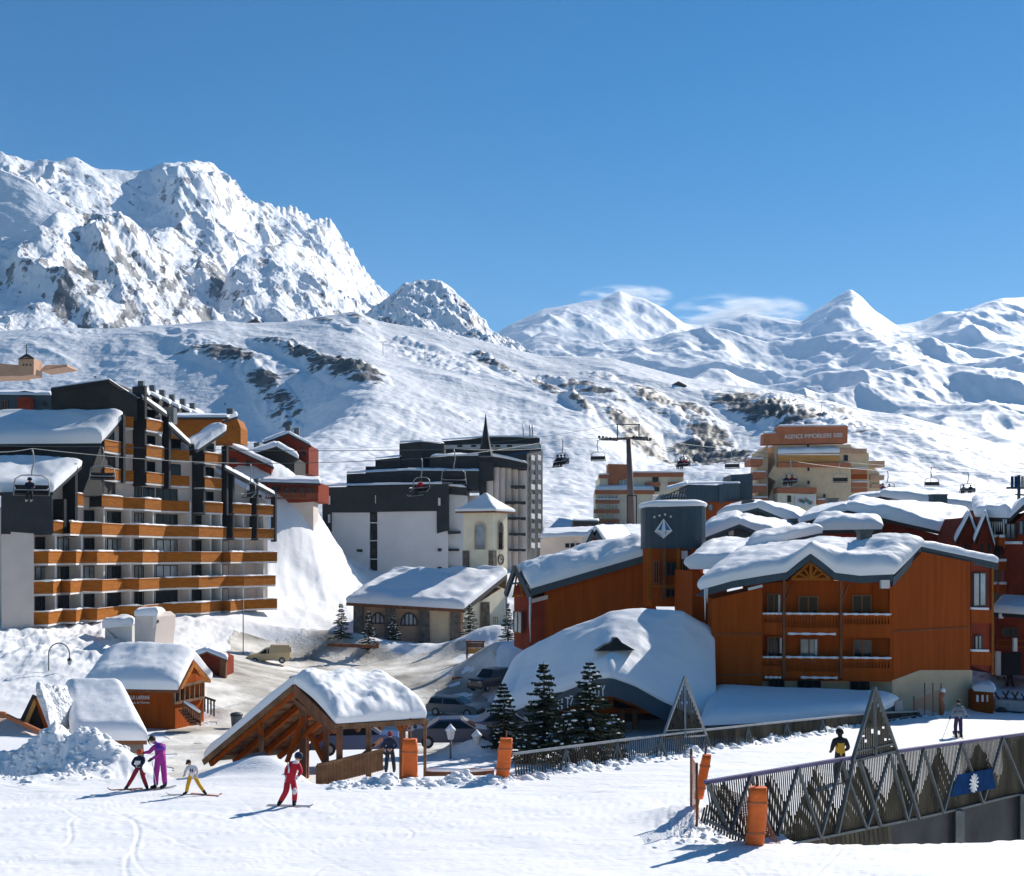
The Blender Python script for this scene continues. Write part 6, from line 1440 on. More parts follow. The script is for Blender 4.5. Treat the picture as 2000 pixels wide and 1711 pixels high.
# things standing in the village square
def bin_(px, Y, lab):
    g = on_ground(px, Y, -.05); t = thing('waste_bin', lab, 'bin', g); mb = MB(); mb.lathe(g, [(.30, 0), (.38, .95), (.40, 1.0), (.36, 1.08), (.05, 1.15)], 14); mb.build('body', M['dsteel'], t)
    mb = MB(); mb.lathe(g, [(.41, .92), (.41, .99)], 14); mb.build('rim', M['black'], t)
bin_(462, 72, 'dark round waste bin on trodden snow left of the timber shelter')
ns = thing('notice_board', 'brown framed yellow notice board beside the road below the bell tower', 'sign', on_ground(928, 110))
g = at(928, 1292, 110)
for x in (912, 944): mb = MB(); mb.bar(at(x, 1296, 110), at(x, 1252, 110), .16); mb.build('post', M['beam'], ns)
mb = MB(); pp(mb, [(913, 1277, 110), (943, 1277, 110), (943, 1266, 110), (913, 1266, 110)], .08); mb.build('board', M['yellowwood'], ns)
mb = MB(); pp(mb, [(913, 1265, 110), (943, 1265, 110), (943, 1256, 110), (913, 1256, 110)], .08); mb.build('upper_board', M['plank'], ns)
mb = MB(); mb.bar(at(909, 1253, 110), at(947, 1253, 110), .4, .15); mb.build('cap', M['beam'], ns)
# low wooden rail near the trees and a beam at the piste edge
lw = thing('log_rail', 'low weathered log rail half buried in snow beside the small firs', 'rail', on_ground(680, 120))
mb = MB(); mb.bar(at(640, 1259, 119), at(735, 1263, 118), .3, .35); mb.build('log', M['beam'], lw); mb = MB(); mb.bar(at(737, 1266, 118), at(737, 1255, 118), .3); mb.build('post', M['beam'], lw)
pl = thing('plank_edge', 'long dark plank along the piste edge between two orange pads', 'plank', on_ground(900, 40))
mb = MB(); mb.bar(at(832, 1509, 39.4), at(965, 1507, 39.6), .1, .24); mb.build('plank', M['beam'], pl)
mb = MB(); mb.tube([at(832, 1504, 39.4), at(870, 1503, 39.4), at(920, 1505, 39.5), at(965, 1502, 39.6)], [.06, .08, .05, .07], 6); mb.build('snow_cap', M['snow_roof'], pl)
sr_ = thing('stacked_logs_bank', 'low timber edging under a snow bank beside the road bend', 'edging', on_ground(925, 102))
mb = MB(); mb.bar(at(885, 1326, 101), at(968, 1332, 99), .4, .4); mb.bar(at(940, 1322, 100.4), at(972, 1318, 99.4), .4, .5); mb.build('timber', M['beam'], sr_)
# red hut and grey trailer at far right
rh = thing('red_ski_hut', 'small bright red hut with snow on top beside the chalet plinth', 'hut', on_ground(1920, 71))
mb = MB(); pp(mb, [(1903, 1396, 71), (1940, 1398, 70), (1940, 1353, 70), (1903, 1350, 71)], 2.5); mb.build('wall', M['chalet'], rh)
snow_patch('roof_snow', [at(1902, 1350, 70.8), at(1942, 1353, 69.8), at(1940, 1346, 73.5), at(1904, 1344, 74)], .55, M['snow_roof'], rh, nu=24, nv=16, seed=2)
for x in (1909, 1919, 1929): mb = MB(); mb.box(at(x, 1364, 70.3), (.12, .06, .42)); mb.build('white_slit', M['white'], rh)
tr = thing('equipment_trailer', 'grey flat trailer loaded with gear beside the red hut', 'trailer', on_ground(1975, 72))
mb = MB(); mb.prism([at(1944, 1386, 71), at(2015, 1392, 70), at(2015, 1372, 70), at(1944, 1366, 71)], (.4, 1.8, 0)); mb.build('bed', M['steel'], tr)
mb = MB()
for i in range(7): p = at(1952 + i * 9, 1366 + i, 71.2); mb.bar(p, p + Vector((.4 if i % 2 else -.3, .2, .55)), .09)
mb.build('gear', M['black'], tr)
for x in (1958, 1990): mb = MB(); p = at(x, 1391, 70.6); mb.tube([p, p + Vector((0, .25, 0))], .3, 12); mb.build('wheel', M['black'], tr)

# ------------------------------------------------------------------ lamps
def arc_lamp(px, Y, ztop, lab):
    g = on_ground(px, Y, -.3); t = thing('street_lamp', lab, 'street lamp', g); r = .78
    mb = MB(); pts = [g, Vector((g.x, g.y, ztop - r))] + [Vector((g.x + r - r * math.cos(a), g.y, ztop - r + r * math.sin(a))) for a in np.linspace(.2, math.pi, 9)] + [Vector((g.x + 2 * r, g.y, ztop - r - .35))]
    mb.tube(pts, .045, 8); mb.build('pole', M['dsteel'], t)
    e = pts[-1]; mb = MB(); mb.lathe(e + Vector((0, 0, -.5)), [(.09, 0), (.17, .32), (.03, .36)], 8, smooth=False); mb.build('lantern', M['glass_lit'], t)
    mb = MB(); mb.lathe(e + Vector((0, 0, -.15)), [(.22, 0), (.1, .14), (.02, .22)], 8, smooth=False); mb.build('hood', M['black'], t)
arc_lamp(95, 84, at(95, 1256, 84).z, 'tall hooked street lamp on the snowfield left of the timber kiosk')
sl = thing('lamp_post', 'thin straight pole standing before the balcony building', 'pole', on_ground(475, 112)); mb = MB(); mb.tube([on_ground(475, 112), at(475, 1172, 112)], .05, 8); mb.build('pole', M['dsteel'], sl)
def lantern(px, py, Y, lab):
    g = on_ground(px, Y, -.1); c = at(px, py, Y); t = thing('lantern_post', lab, 'lantern', g)
    mb = MB(); mb.tube([g, c], .045, 8); mb.build('post', M['dsteel'], t)
    mb = MB(); mb.lathe(c, [(.13, 0), (.22, .42)], 8, smooth=False); mb.build('lantern', M['render_white'], t)
    mb = MB(); mb.lathe(c + Vector((0, 0, .42)), [(.27, 0), (.22, .1), (.10, .22), (.02, .32)], 8); mb.build('snow_cap', M['snow_roof'], t)
lantern(880, 1444, 54, 'white lantern capped with snow on a post beside the dark blue car')
lantern(931, 1454, 55, 'dim lantern on a post above the snow mound left of the dark firs')
# ------------------------------------------------------------------ fences
UP = Vector((0, 0, 1))
ff = thing('slatted_fence', 'long low slatted fence with steel A-frames running along the far edge of the piste', 'fence', on_ground(1010, 40))
fpx = [1003, 1105, 1205, 1290, 1378, 1460, 1535, 1605, 1700, 1793]
def fY(px): return float(np.interp(px, [1003, 1130, 1340, 1500, 1640, 1793], [39.6, 42.0, 47.0, 52.4, 58.0, 66.5]))
def ftop(px): return float(np.interp(px, [1003, 1340, 1500, 1700, 1793], [1474, 1431, 1414, 1394, 1390]))
for a, b in zip(fpx[:-1], fpx[1:]):
    A, B = at(a, ftop(a), fY(a)), at(b, ftop(b), fY(b)); L = (B - A).length; n = int(L / .13); mb = MB(); d = (B - A).normalized()
    for i in range(n):
        p = A + (B - A) * ((i + .5) / n); tilt = .10; g = plane_z(p.y) - .25
        q = Vector((p.x, p.y, g)) + d * tilt; mb.bar(p + Vector((0, .02, -.03)), q, .055, .02, up=(0, 1, 0))
    mb.build('slat_panel', M['slat'], ff)
    mb = MB(); mb.bar(A + Vector((0, 0, .03)), B + Vector((0, 0, .03)), .10, .08); m_ = Vector((A.x, A.y, plane_z(A.y) + .1)), Vector((B.x, B.y, plane_z(B.y) + .1)); mb.bar(m_[0], m_[1], .06, .05); mb.build('rail', M['steel'], ff)
for a in fpx[1:]:
    A = at(a, ftop(a), fY(a)); d = Vector((.75, .66, 0)); mb = MB(); z = plane_z(A.y) - .2
    for k in (-.42, 0, .42): mb.bar(A + Vector((0, -.06, 0)), Vector((A.x, A.y - .28, z)) + d * k, .06, .06)
    mb.build('a_frame', M['dsteel'], ff)
def pyramid(apex, bl, br, Yb, lab, mat='steel', inner=None, depth=.5):
    t = thing('fence_spire', lab, 'fence ornament', (bl + br) / 2); mid = (bl + br) / 2; fr = M[mat]; w = .07
    mb = MB(); mb.bar(bl, apex, w * 1.3, w * 1.3); mb.bar(br, apex, w * 1.3, w * 1.3); mb.bar(mid + Vector((0, -depth * .4, 0)), apex, w, w); mb.bar(bl, br, w, w)
    mb.bar(bl + (apex - bl) * .12, br + (apex - br) * .12, w * .7); mb.build('frame', fr, t)
    mb = MB(); n = int((br - bl).length / .115)
    for i in range(1, n):
        f = i / n; base = bl + (br - bl) * f; topf = 1 - abs(f - .5) * 2; lean = (br - bl).normalized()
        up_ = apex - mid; p1 = base + Vector((0, .03, 0)); p2 = p1 + up_ * (topf * .88) - lean * .0
        gap = (i * 7919) % 3
        segs = [(0, .42), (.5, 1)] if gap == 0 else ([(0, .7), (.76, 1)] if gap == 1 else [(0.05, 1)])
        for s0, s1 in segs: mb.bar(p1 + (p2 - p1) * s0, p1 + (p2 - p1) * s1, .055, .02, up=(0, 1, 0))
    mb.build('slats', M['slat'], t); return t
pyramid(at(1337, 1322, 47.6), at(1294, 1442, 46.2), at(1379, 1436, 48.2), 47, 'tall narrow slatted spire frame rising from the far fence beside the snow dome')
# near bridge parapet
nf = thing('bridge_fence', 'tall dark slatted timber parapet with violet top rail over the underpass, lower right', 'fence', (FA[0], FA[1], plane_z(27)))
FD = Vector((FB[0] - FA[0], FB[1] - FA[1], 0)); 
def npt(t, z): return Vector((FA[0] + FD.x * t, FA[1] + FD.y * t, z))
def tpx(px): k = (px - 1000) / FPX; return (k * FA[1] - FA[0]) / (FD.x - k * FD.y)
def ntop(px): return float(np.interp(px, [1375, 1669, 2000, 2200], [1530, 1480, 1434, 1408]))
def nbot(px): return float(np.interp(px, [1375, 1440, 1540, 1707, 1833, 2000, 2200], [1600, 1640, 1648, 1614, 1589, 1547, 1515]))
def npp(px, py, off=0.0):
    t = tpx(px); y = FA[1] + FD.y * t; p = at(px, py, y); nrm = Vector((FD.y, -FD.x, 0)).normalized(); return p + nrm * off
bays = [1378, 1462, 1555, 1640, 1735, 1800, 1875, 1955, 2040, 2120]
rnd = random.Random(9)
for a, b in zip(bays[:-1], bays[1:]):
    A = npp(a, ntop(a)); B = npp(b, ntop(b)); L = (B - A).length; n = int(L / .088); mb = MB(); lean = FD.normalized() * .22
    for i in range(n):
        f = (i + .5) / n; px = a + (b - a) * f; p = npp(px, ntop(px) + 2); q = npp(px, nbot(px)) + lean
        mb.bar(p, q, .030, .02, up=(0, 1, 0))
    # second layer behind, leaning the other way, in triangles
    for i in range(int(n * .8)):
        f = (i + .5) / (n * .8); px = a + (b - a) * f; h = min(.97, .28 + 1.35 * (.5 - abs(f - .5)) + .05 * rnd.random()); p0 = npp(px, nbot(px), -.07); p1 = npp(px, ntop(px), -.07); p1 = p0 + (p1 - p0) * h
        mb.bar(p1, p0 - lean * .6, .046, .02, up=(0, 1, 0))
    mb.build('slat_panel', M['slat'], nf)
    mb = MB(); mb.bar(A + Vector((0, 0, .02)), B + Vector((0, 0, .02)), .12, .09); mb.build('top_rail', M['rail_blue'], nf)
    mb = MB(); mb.bar(npp(a, nbot(a), .05), npp(b, nbot(b), .05), .07, .07); mb.build('bottom_rail', M['dsteel'], nf)
for a, b in zip(bays[:-1], bays[1:]):
    mid = (a + b) / 2; mb = MB()
    for s in (a, b): mb.bar(npp(s, ntop(s), .06), npp(mid, nbot(mid), .08), .085, .06)
    mb.build('v_brace', M['dsteel'], nf)
for x in (1866, 1992):
    mb = MB(); p = npp(x, nbot(x), .1); mb.bar(p, p - Vector((0, 0, 4)), .28, .28); mb.build('support_post', M['dsteel'], nf)
mb = MB(); mb.prism([npp(1500, 1640, -.12), npp(2250, 1490, -.12), npp(2250, 1490, -.12) - Vector((0, 0, 6)), npp(1500, 1640, -.12) - Vector((0, 0, 4))], Vector((-.2, .22, 0))); tag(mb.build('underpass_wall', M['shade_concrete']), 'grey concrete abutment wall in shade under the slatted bridge parapet', 'wall')
mb = MB()
for i in range(22):
    px = 1545 + i * 9; p = npp(px, nbot(px) + 2, .02); mb.bar(p, p - Vector((0, 0, .55)) + FD.normalized() * .1, .09, .03, up=(0, 1, 0))
mb.build('lower_boards', M['slat'], nf)
pyramid(npp(1705, 1342, .05), npp(1660, 1486, .08), npp(1746, 1466, .08), 32, 'tallest slatted spire frame standing on the near bridge parapet', mat='dsteel', depth=.2)
mb = MB()
for a, b in ((npp(1660, 1486, .1), npp(1628, 1625, .12)), (npp(1746, 1466, .1), npp(1788, 1598, .12)), (npp(1672, 1484, .1), npp(1712, 1612, .12))): mb.bar(a, b, .11, .07)
mb.build('long_brace', M['dsteel'], nf)
bn = thing('blue_banner', 'blue banner with a white snowflake pattern tied to the dark bridge parapet', 'banner', npp(1895, 1530, .14))
mb = MB(); mb.prism([npp(1848, 1556, .13), npp(1938, 1538, .13), npp(1930, 1500, .13), npp(1862, 1512, .13)], (0, .02, 0)); bo = mb.build('cloth', M['signblue'], bn)
mb = MB(); c = npp(1893, 1528, .16); e1 = FD.normalized()
for k in range(6):
    a = math.pi * k / 6; d = (e1 * math.cos(a) + UP * math.sin(a)) * .3; mb.bar(c - d, c + d, .05, .02, up=(0, 1, 0))
mb.build('snowflake', M['white'], bn)
# orange pads
def pad(pts, w, d, lab, name='safety_mattress', grp=None):
    "soft orange mattress: rounded box following a slightly bent spine"
    t = thing(name, lab, 'safety pad', pts[0], grp); mb = MB(); n = 14; rings = []
    spine = [Vector(p) for p in pts]
    for k in range(9):
        f = k / 8 * (len(spine) - 1); i = min(int(f), len(spine) - 2); p = spine[i] + (spine[i + 1] - spine[i]) * (f - i)
        s = 1 - .10 * (abs(k - 4) / 4) ** 4 + .04 * math.sin(k * 2.3); rings.append([(p.x + w / 2 * s * (abs(math.cos(a)) ** .5) * (1 if math.cos(a) > 0 else -1), p.y + d / 2 * (abs(math.sin(a)) ** .5) * (1 if math.sin(a) > 0 else -1), p.z) for a in [2 * math.pi * j / n for j in range(n)]])
    i0 = 0; mb.v = [v for r in rings for v in r]
    for k in range(8):
        for j in range(n): mb.f.append([k * n + j, k * n + (j + 1) % n, (k + 1) * n + (j + 1) % n, (k + 1) * n + j]); mb.m.append(0); mb.sm.append(True)
    mb.f += [list(range(n))[::-1], [8 * n + j for j in range(n)]]; mb.m += [0, 0]; mb.sm += [False, False]
    mb.build('mattress', M['orange'], t)
    mb = MB(); top = spine[-1]; mb.tube([spine[0] + Vector((0, d * .3, -.2)), top + Vector((0, d * .3, .25))], .03, 6); mb.build('pole', M['beam'], t)
    mb = MB()
    for f in (.25, .75):
        p = spine[0] + (spine[-1] - spine[0]) * f; mb.box(p, (w * 1.03, d * 1.06, .05))
    mb.build('straps', M['terracotta'], t)
g = on_ground(800, 39.3); pad([g - Vector((0, 0, .1)), at(801, 1443, 39.3)], .55, .35, 'squarish orange safety mattress standing right of the timber shelter')
g = on_ground(985, 39.2); pad([g - Vector((.08, 0, .1)), at(984, 1490, 39.2), at(989, 1442, 39.2)], .48, .32, 'creased orange safety mattress at the left end of the long low fence')
g = at(1473, 1655, 27.6); pad([g, at(1478, 1600, 27.6), at(1481, 1537, 27.6)], .46, .30, 'largest orange safety mattress, in front of the dark bridge parapet')
pad([at(1364, 1560, 31.5), at(1372, 1520, 31.5), at(1381, 1474, 31.5)], .26, .24, 'slim rolled orange mattress tied to the net posts')
for k, (x, y0, y1, Y) in enumerate(((1350, 1580, 1462, 31.2), (1361, 1616, 1490, 29.6))):
    t = thing('net_post', ['thin brown net post, rear one left of the bridge parapet', 'thin brown net post, front one left of the bridge parapet'][k], 'post', at(x, y0, Y)); mb = MB(); mb.tube([at(x, y0 + 6, Y), at(x, y1, Y)], .035, 6); mb.build('pole', M['beam'], t)
def net(lab, quad, nx, ny, mat, r=.008):
    t = thing('safety_net', lab, 'net', quad[0]); mb = MB(); a, b, c, d = quad
    for i in range(nx + 1): f = i / nx; mb.bar(a + (b - a) * f, d + (c - d) * f, r)
    for j in range(ny + 1): f = j / ny; mb.bar(a + (d - a) * f, b + (c - b) * f, r)
    mb.build('mesh', M[mat], t)
M['netpink'] = simple_mat('faded orange net', (0.55, 0.20, 0.12), .8, .1)
net('faded orange safety net stretched between the two thin posts', [at(1350, 1572, 31.2), at(1366, 1600, 29.4), at(1361, 1495, 29.6), at(1350, 1475, 31.2)], 14, 16, 'netpink')
net('brown safety net hanging in front of the left end of the bridge parapet', [at(1392, 1566, 28.4), at(1530, 1656, 28.0), at(1470, 1560, 28.2), at(1386, 1530, 28.4)], 34, 22, 'beam', .010)
for k, (x, y1) in enumerate(((1785, 1360), (1806, 1334), (1822, 1334), (1838, 1334))):
    t = thing('slalom_pole', ['shortest dark pole, leftmost before the beige plinth', 'dark pole before the beige plinth, second from the left', 'dark pole before the beige plinth, third from the left', 'dark pole before the plinth with rolled red net, rightmost'][k], 'pole', on_ground(x, 67.5)); mb = MB(); mb.tube([on_ground(x, 67.5, -.1), at(x, y1, 67.5)], .03, 6); mb.build('pole', M['black'], t)
net('see-through red net hung between poles before the beige plinth', [at(1785, 1400, 67.4), at(1840, 1396, 67.4), at(1840, 1345, 67.4), at(1785, 1368, 67.4)], 30, 22, 'netpink', .012)
t = thing('rolled_net', 'bundle of rolled red net on the rightmost pole before the plinth', 'net', on_ground(1840, 67.3)); mb = MB(); mb.tube([at(1838, 1396, 67.2), at(1840, 1380, 67.2), at(1837, 1365, 67.2), at(1841, 1352, 67.2)], [.14, .18, .12, .16], 8); mb.build('roll', M['terracotta'], t); mb = MB(); mb.ball(at(1842, 1349, 67.2), .16, 8); mb.build('snow_cap', M['snow_roof'], t)

# ploughed snow clods: one mass nobody could count
rc = random.Random(21); mb = MB()
def clod(x, y, r):
    z = gz(x, y); mb.ball((x, y, z - r * .1), r, 7, sz=rc.uniform(.5, .9), sx=rc.uniform(.7, 1.6), sy=rc.uniform(.7, 1.3), rz=rc.uniform(0, 3), jit=.32)
for _ in range(900):
    px = rc.uniform(640, 1900); zc = float(np.interp(px, CREST[:, 0], CREST[:, 1])) if px < 1790 else 66.5
    y = zc + rc.gauss(-.3, .5); clod((px - 1000) / FPX * y, y, abs(rc.gauss(0, .075)) + .03)
for _ in range(380):
    px = rc.gauss(95, 75); y = rc.gauss(41.8, 1.3); clod((px - 1000) / FPX * y, y, abs(rc.gauss(0, .065)) + .03)
for _ in range(110):
    px = rc.gauss(1400, 55); y = rc.gauss(29.0, .7); clod((px - 1000) / FPX * y, y, abs(rc.gauss(0, .04)) + .02)
for _ in range(160):
    px = rc.uniform(560, 800); y = rc.gauss(39.6, .5); clod((px - 1000) / FPX * y, y, abs(rc.gauss(0, .07)) + .03)
tag(mb.build('snow_clods', M['snow_near'], recalc=False), kind='stuff')

# ------------------------------------------------------------------ conifers
M['needles'] = simple_mat('spruce needles', (0.014, 0.024, 0.014), .8, .4, 6, .0, col2=(0.036, 0.05, 0.028), spec=.1)
M['bark'] = simple_mat('spruce bark', (0.07, 0.045, 0.03), .9, .3, 6, .5, 10)
M['snow_tree'] = simple_mat('branch snow', (0.84, 0.86, 0.9), .7, .03, 3)
def fir(base, H_, rad, lab, snow=.3, seed=1, grp=None, dens=1.0, shape=1.0):
    rr = random.Random(seed); t = thing('fir_tree', lab, 'tree', base, grp)
    mb = MB(); mb.tube([base - Vector((0, 0, .3)), base + Vector((.02, 0, H_ * .5)), base + Vector((0, 0, H_ * .98))], [H_ * .022 + .02, H_ * .013, .008], 7); mb.build('trunk', M['bark'], t)
    cr = MB(); sn = MB(); nw = int(H_ * 5.5); cr0 = 0
    for w in range(nw):
        f = (w + rr.random() * .6) / nw; z = H_ * (.10 + .88 * f); L0_ = rad * (1 - f) ** shape * rr.uniform(.75, 1.1) + .06
        for b in range(int(rr.randint(5, 8) * dens)):
            a = rr.uniform(0, 2 * math.pi); L = L0_ * rr.uniform(.45, 1.2); p0 = base + Vector((0, 0, z)); droop = -.16 - .25 * (1 - f)
            d = Vector((math.cos(a), math.sin(a), 0)); s = Vector((-math.sin(a), math.cos(a), 0)); n = max(3, int(L / .11))
            for k in range(n):
                g = (k + .6) / n; p = p0 + d * (L * g) + Vector((0, 0, L * (droop * g + .22 * g * g))); wdt = (.10 + .16 * L) * (1 - g * .65)
                for sd_ in (-1, 1):
                    tip = p + s * (sd_ * wdt * rr.uniform(.6, 1.2)) + d * (.10 + .05 * rr.random()) + Vector((0, 0, rr.uniform(-.08, .03)))
                    cr.face([p - d * .05, p + d * .05 + Vector((0, 0, .012)), tip])
                    cr.face([p - d * .03 + Vector((0, 0, -.03)), tip * .6 + p * .4 + Vector((0, 0, -.10)), tip])
            if rr.random() < snow:
                g = rr.uniform(.45, .95); p = p0 + d * (L * g) + Vector((0, 0, L * (droop * g + .22 * g * g) + .035)); r = rr.uniform(.035, .09) * (1 + L * .5)
                cr.ball(p, r, 6, mi=1, sz=.45, sx=1.5, rz=a)
    cr.build('crown', [M['needles'], M['snow_tree']], t, recalc=False)
    return t
def firp(px, Y, ytop, rad, lab, **k):
    b = on_ground(px, Y, -.1); fir(b, at(px, ytop, Y).z - b.z, rad, lab, **k)
firp(984, 55, 1330, 1.05, 'tall thin fir, leftmost of the three before the dark hotel hall', seed=2, snow=.16, shape=.75, dens=1.3, grp='firs before the hotel hall')
firp(1062, 54, 1288, 1.5, 'tallest snow speckled fir, under the letters on the hall fascia', seed=3, snow=.22, shape=.75, dens=1.35, grp='firs before the hotel hall')
firp(1152, 53.5, 1288, 1.7, 'wide snow laden fir nearest the hall entrance peak', seed=4, snow=.32, shape=.75, dens=1.4, grp='firs before the hotel hall')
firp(1105, 52, 1388, 1.25, 'low bushy fir in front, between the two tall firs', seed=5, snow=.4, shape=.6, dens=1.2, grp='firs before the hotel hall')
firp(1200, 54.5, 1392, 1.15, 'short fir at the right end of the fir group beside the hall door', seed=6, snow=.35, shape=.7, grp='firs before the hotel hall')
firp(1022, 52.5, 1415, 1.0, 'low dark fir behind the left end of the low fence', seed=16, snow=.3, shape=.6, grp='firs before the hotel hall')
for k, (px, Y, yt, r, lab) in enumerate([(666, 121, 1176, 1.1, 'small lone fir on the snow bank left of the church'), (720, 120, 1192, 1.15, 'small fir in front of the left church window'), (768, 123, 1200, .9, 'thin fir between the two arched church windows'),
     (918, 122, 1178, 1.2, 'snow tipped fir at the right corner of the church hall'), (992, 112, 1175, 1.0, 'fir squeezed between the church and the carved gable'), (947, 108, 1268, .7, 'tiny fir beside the notice board')]):
    firp(px, Y, yt, r, lab, seed=20 + k, snow=.35, shape=.8, grp='small firs around the church', dens=.8)

# ------------------------------------------------------------------ cars
def paint(name, col): return simple_mat(name, col, .3, .06, 1.5, spec=.6)
PAINT = {'beige': paint('beige car paint', (0.50, 0.38, 0.20)), 'silver': paint('silver car paint', (0.13, 0.135, 0.14)), 'black': paint('black car paint', (0.03, 0.032, 0.036)), 'navy': paint('navy car paint', (0.012, 0.022, 0.06)), 'blue': paint('blue car paint', (0.015, 0.05, 0.16))}
PROFILES = {
 'estate': ([(-2.1, .28), (-2.12, .75), (-1.95, .92), (-1.75, 1.38), (-1.45, 1.44), (.35, 1.42), (1.05, .93), (1.85, .80), (2.12, .62), (2.14, .28)], [(-1.9, .95), (-1.68, 1.34), (.30, 1.34), (.92, .94)]),
 'van': ([(-2.05, .3), (-2.08, 1.1), (-2.0, 1.78), (-.15, 1.80), (-.1, 1.52), (.35, 1.48), (1.0, 1.0), (1.9, .86), (2.1, .62), (2.1, .3)], [(-.05, 1.0), (-.02, 1.44), (.30, 1.42), (.90, 1.0)]),
 'suv': ([(-2.0, .4), (-2.02, 1.0), (-1.85, 1.72), (-1.6, 1.80), (.25, 1.78), (.85, 1.15), (1.85, 1.05), (2.05, .85), (2.05, .4)], [(-1.8, 1.15), (-1.62, 1.68), (.2, 1.68), (.72, 1.15)]),
 'sedan': ([(-2.2, .28), (-2.22, .78), (-1.95, .92), (-1.35, .98), (-.75, 1.36), (.35, 1.38), (1.05, .95), (1.95, .80), (2.2, .6), (2.2, .28)], [(-1.2, .98), (-.7, 1.30), (.30, 1.30), (.95, .96)])}
def car(kind, col, base, rz, lab, snow=0.0, rack=False):
    prof, cab = PROFILES[kind]; t = thing('parked_car' if kind != 'van' else 'parked_van', lab, 'car' if kind != 'van' else 'van', base)
    c, s = math.cos(rz), math.sin(rz); W = .84
    def P(x, y, z): return Vector((base.x + x * c - y * s, base.y + x * s + y * c, base.z + z))
    mb = MB(); rows = []
    for y, ins, tz in ((-W, 0, 0), (-W * .93, 0, 0), (W * .93, 0, 0), (W, 0, 0)): pass
    beltz = 1.0 if kind in ('van', 'suv') else .93
    def yy(z, k): return k * (W - max(0, z - beltz) * .28 - max(0, .45 - z) * .12)
    n = len(prof); i0 = 0
    L = [P(x, yy(z, -1), z) for x, z in prof]; Rr = [P(x, yy(z, 1), z) for x, z in prof]
    L2 = [P(x * .985, yy(z, -1) * .9, z + (.03 if z > .5 else 0)) for x, z in prof]; R2 = [P(x * .985, yy(z, 1) * .9, z + (.03 if z > .5 else 0)) for x, z in prof]
    mb.face(L[::-1]); mb.face(Rr)
    for k in range(n):
        j = (k + 1) % n
        mb.face([L[k], L[j], L2[j], L2[k]], smooth=True); mb.face([L2[k], L2[j], R2[j], R2[k]], smooth=False); mb.face([R2[k], R2[j], Rr[j], Rr[k]], smooth=True)
    mb.build('body', PAINT[col], t)
    for k in (-1, 1):
        mb = MB(); q = [P(x, yy(z, k) + k * .015, z) for x, z in cab]; mb.prism(q, P(0, k * .01, 0) - P(0, 0, 0)); mb.build('side_window', M['glass'], t)
        xm = (cab[1][0] + cab[2][0]) / 2; mb = MB(); mb.bar(P(xm, yy(beltz, k) + k * .03, beltz), P(xm, yy(cab[1][1], k) + k * .03, cab[1][1]), .07, .04); mb.build('door_pillar', PAINT[col], t)
    mb = MB(); a, b = cab[3], cab[2]; mb.prism([P(a[0] + .10, yy(a[1], -1) * .9, a[1] + .04), P(a[0] + .10, yy(a[1], 1) * .9, a[1] + .04), P(b[0] + .12, yy(b[1], 1) * .88, b[1] + .06), P(b[0] + .12, yy(b[1], -1) * .88, b[1] + .06)], P(.03, 0, .02) - P(0, 0, 0)); mb.build('windscreen', M['glass'], t)
    mb = MB(); a, b = (prof[2] if kind != 'van' else (-2.08, 1.15)), (prof[3] if kind != 'van' else (-2.03, 1.65)); mb.prism([P(a[0] - .02, -.6, a[1] + .05), P(a[0] - .02, .6, a[1] + .05), P(b[0] - .02, .55, b[1] - .08), P(b[0] - .02, -.55, b[1] - .08)], P(-.02, 0, .01) - P(0, 0, 0)); mb.build('rear_window', M['glass'], t)
    for x in (-1.3, 1.32):
        for k in (-1, 1):
            mb = MB(); mb.tube([P(x, k * (W - .18), .31), P(x, k * (W + .02), .31)], .31, 14); w_ = mb.build('wheel', M['black'], t); mb = MB(); mb.tube([P(x, k * (W - .02), .31), P(x, k * (W + .035), .31)], .18, 10); mb.build('rim', M['steel'], w_)
    for k in (-1, 1):
        mb = MB(); mb.box(P(prof[-2][0] - .02, k * .58, prof[-2][1] + .02), (.10, .34, .14), rz=rz); mb.build('headlight', M['glass_lit'], t)
        mb = MB(); mb.box(P(prof[1][0] + .02, k * .66, prof[1][1] + .02), (.10, .2, .18), rz=rz); mb.build('tail_light', M['terracotta'], t)
    mb = MB(); mb.box(P(prof[-1][0] - .02, 0, .38), (.16, 1.6, .18), rz=rz); mb.build('bumper', M['black'], t); mb = MB(); mb.box(P(prof[0][0] + .02, 0, .38), (.16, 1.6, .18), rz=rz); mb.build('bumper', M['black'], t)
    if snow:
        zt_ = max(z for x, z in prof); xs = [x for x, z in prof if z > zt_ - .08]; snow_patch('roof_snow', [P(min(xs), -.55, zt_ + .02), P(max(xs), -.55, zt_ + .02), P(max(xs), .55, zt_ + .02), P(min(xs), .55, zt_ + .02)], snow, M['snow_roof'], t, nu=16, nv=10)
    if rack:
        mb = MB(); zt_ = max(z for x, z in prof)
        for x in (-1.0, -.1): mb.bar(P(x, -.6, zt_ + .1), P(x, .6, zt_ + .1), .05)
        for y in (-.3, -.1, .25): mb.bar(P(-1.4, y, zt_ + .14), P(.3, y, zt_ + .14), .07, .03)
        mb.build('ski_rack', M['black'], t)
    return t
car('van', 'beige', on_ground(526, 112, .0), math.pi + .12, 'beige boxy van parked on the road before the balcony building')
car('estate', 'silver', on_ground(889, 87, .0), -.35, 'grey estate car parked on the shaded road behind the dark blue car')
car('suv', 'black', on_ground(957, 96, .0), math.pi + .9, 'dark off-road car half hidden by the snow dome eaves')
car('sedan', 'navy', at(886, 1456, 56), .08, 'large dark blue car in shade behind the snow capped lantern')
car('sedan', 'navy', at(985, 1440, 60), .2, 'dark car mostly hidden behind the leftmost tall fir')
car('estate', 'blue', at(700, 1470, 52), .1, 'bright blue car seen between the posts of the timber shelter')
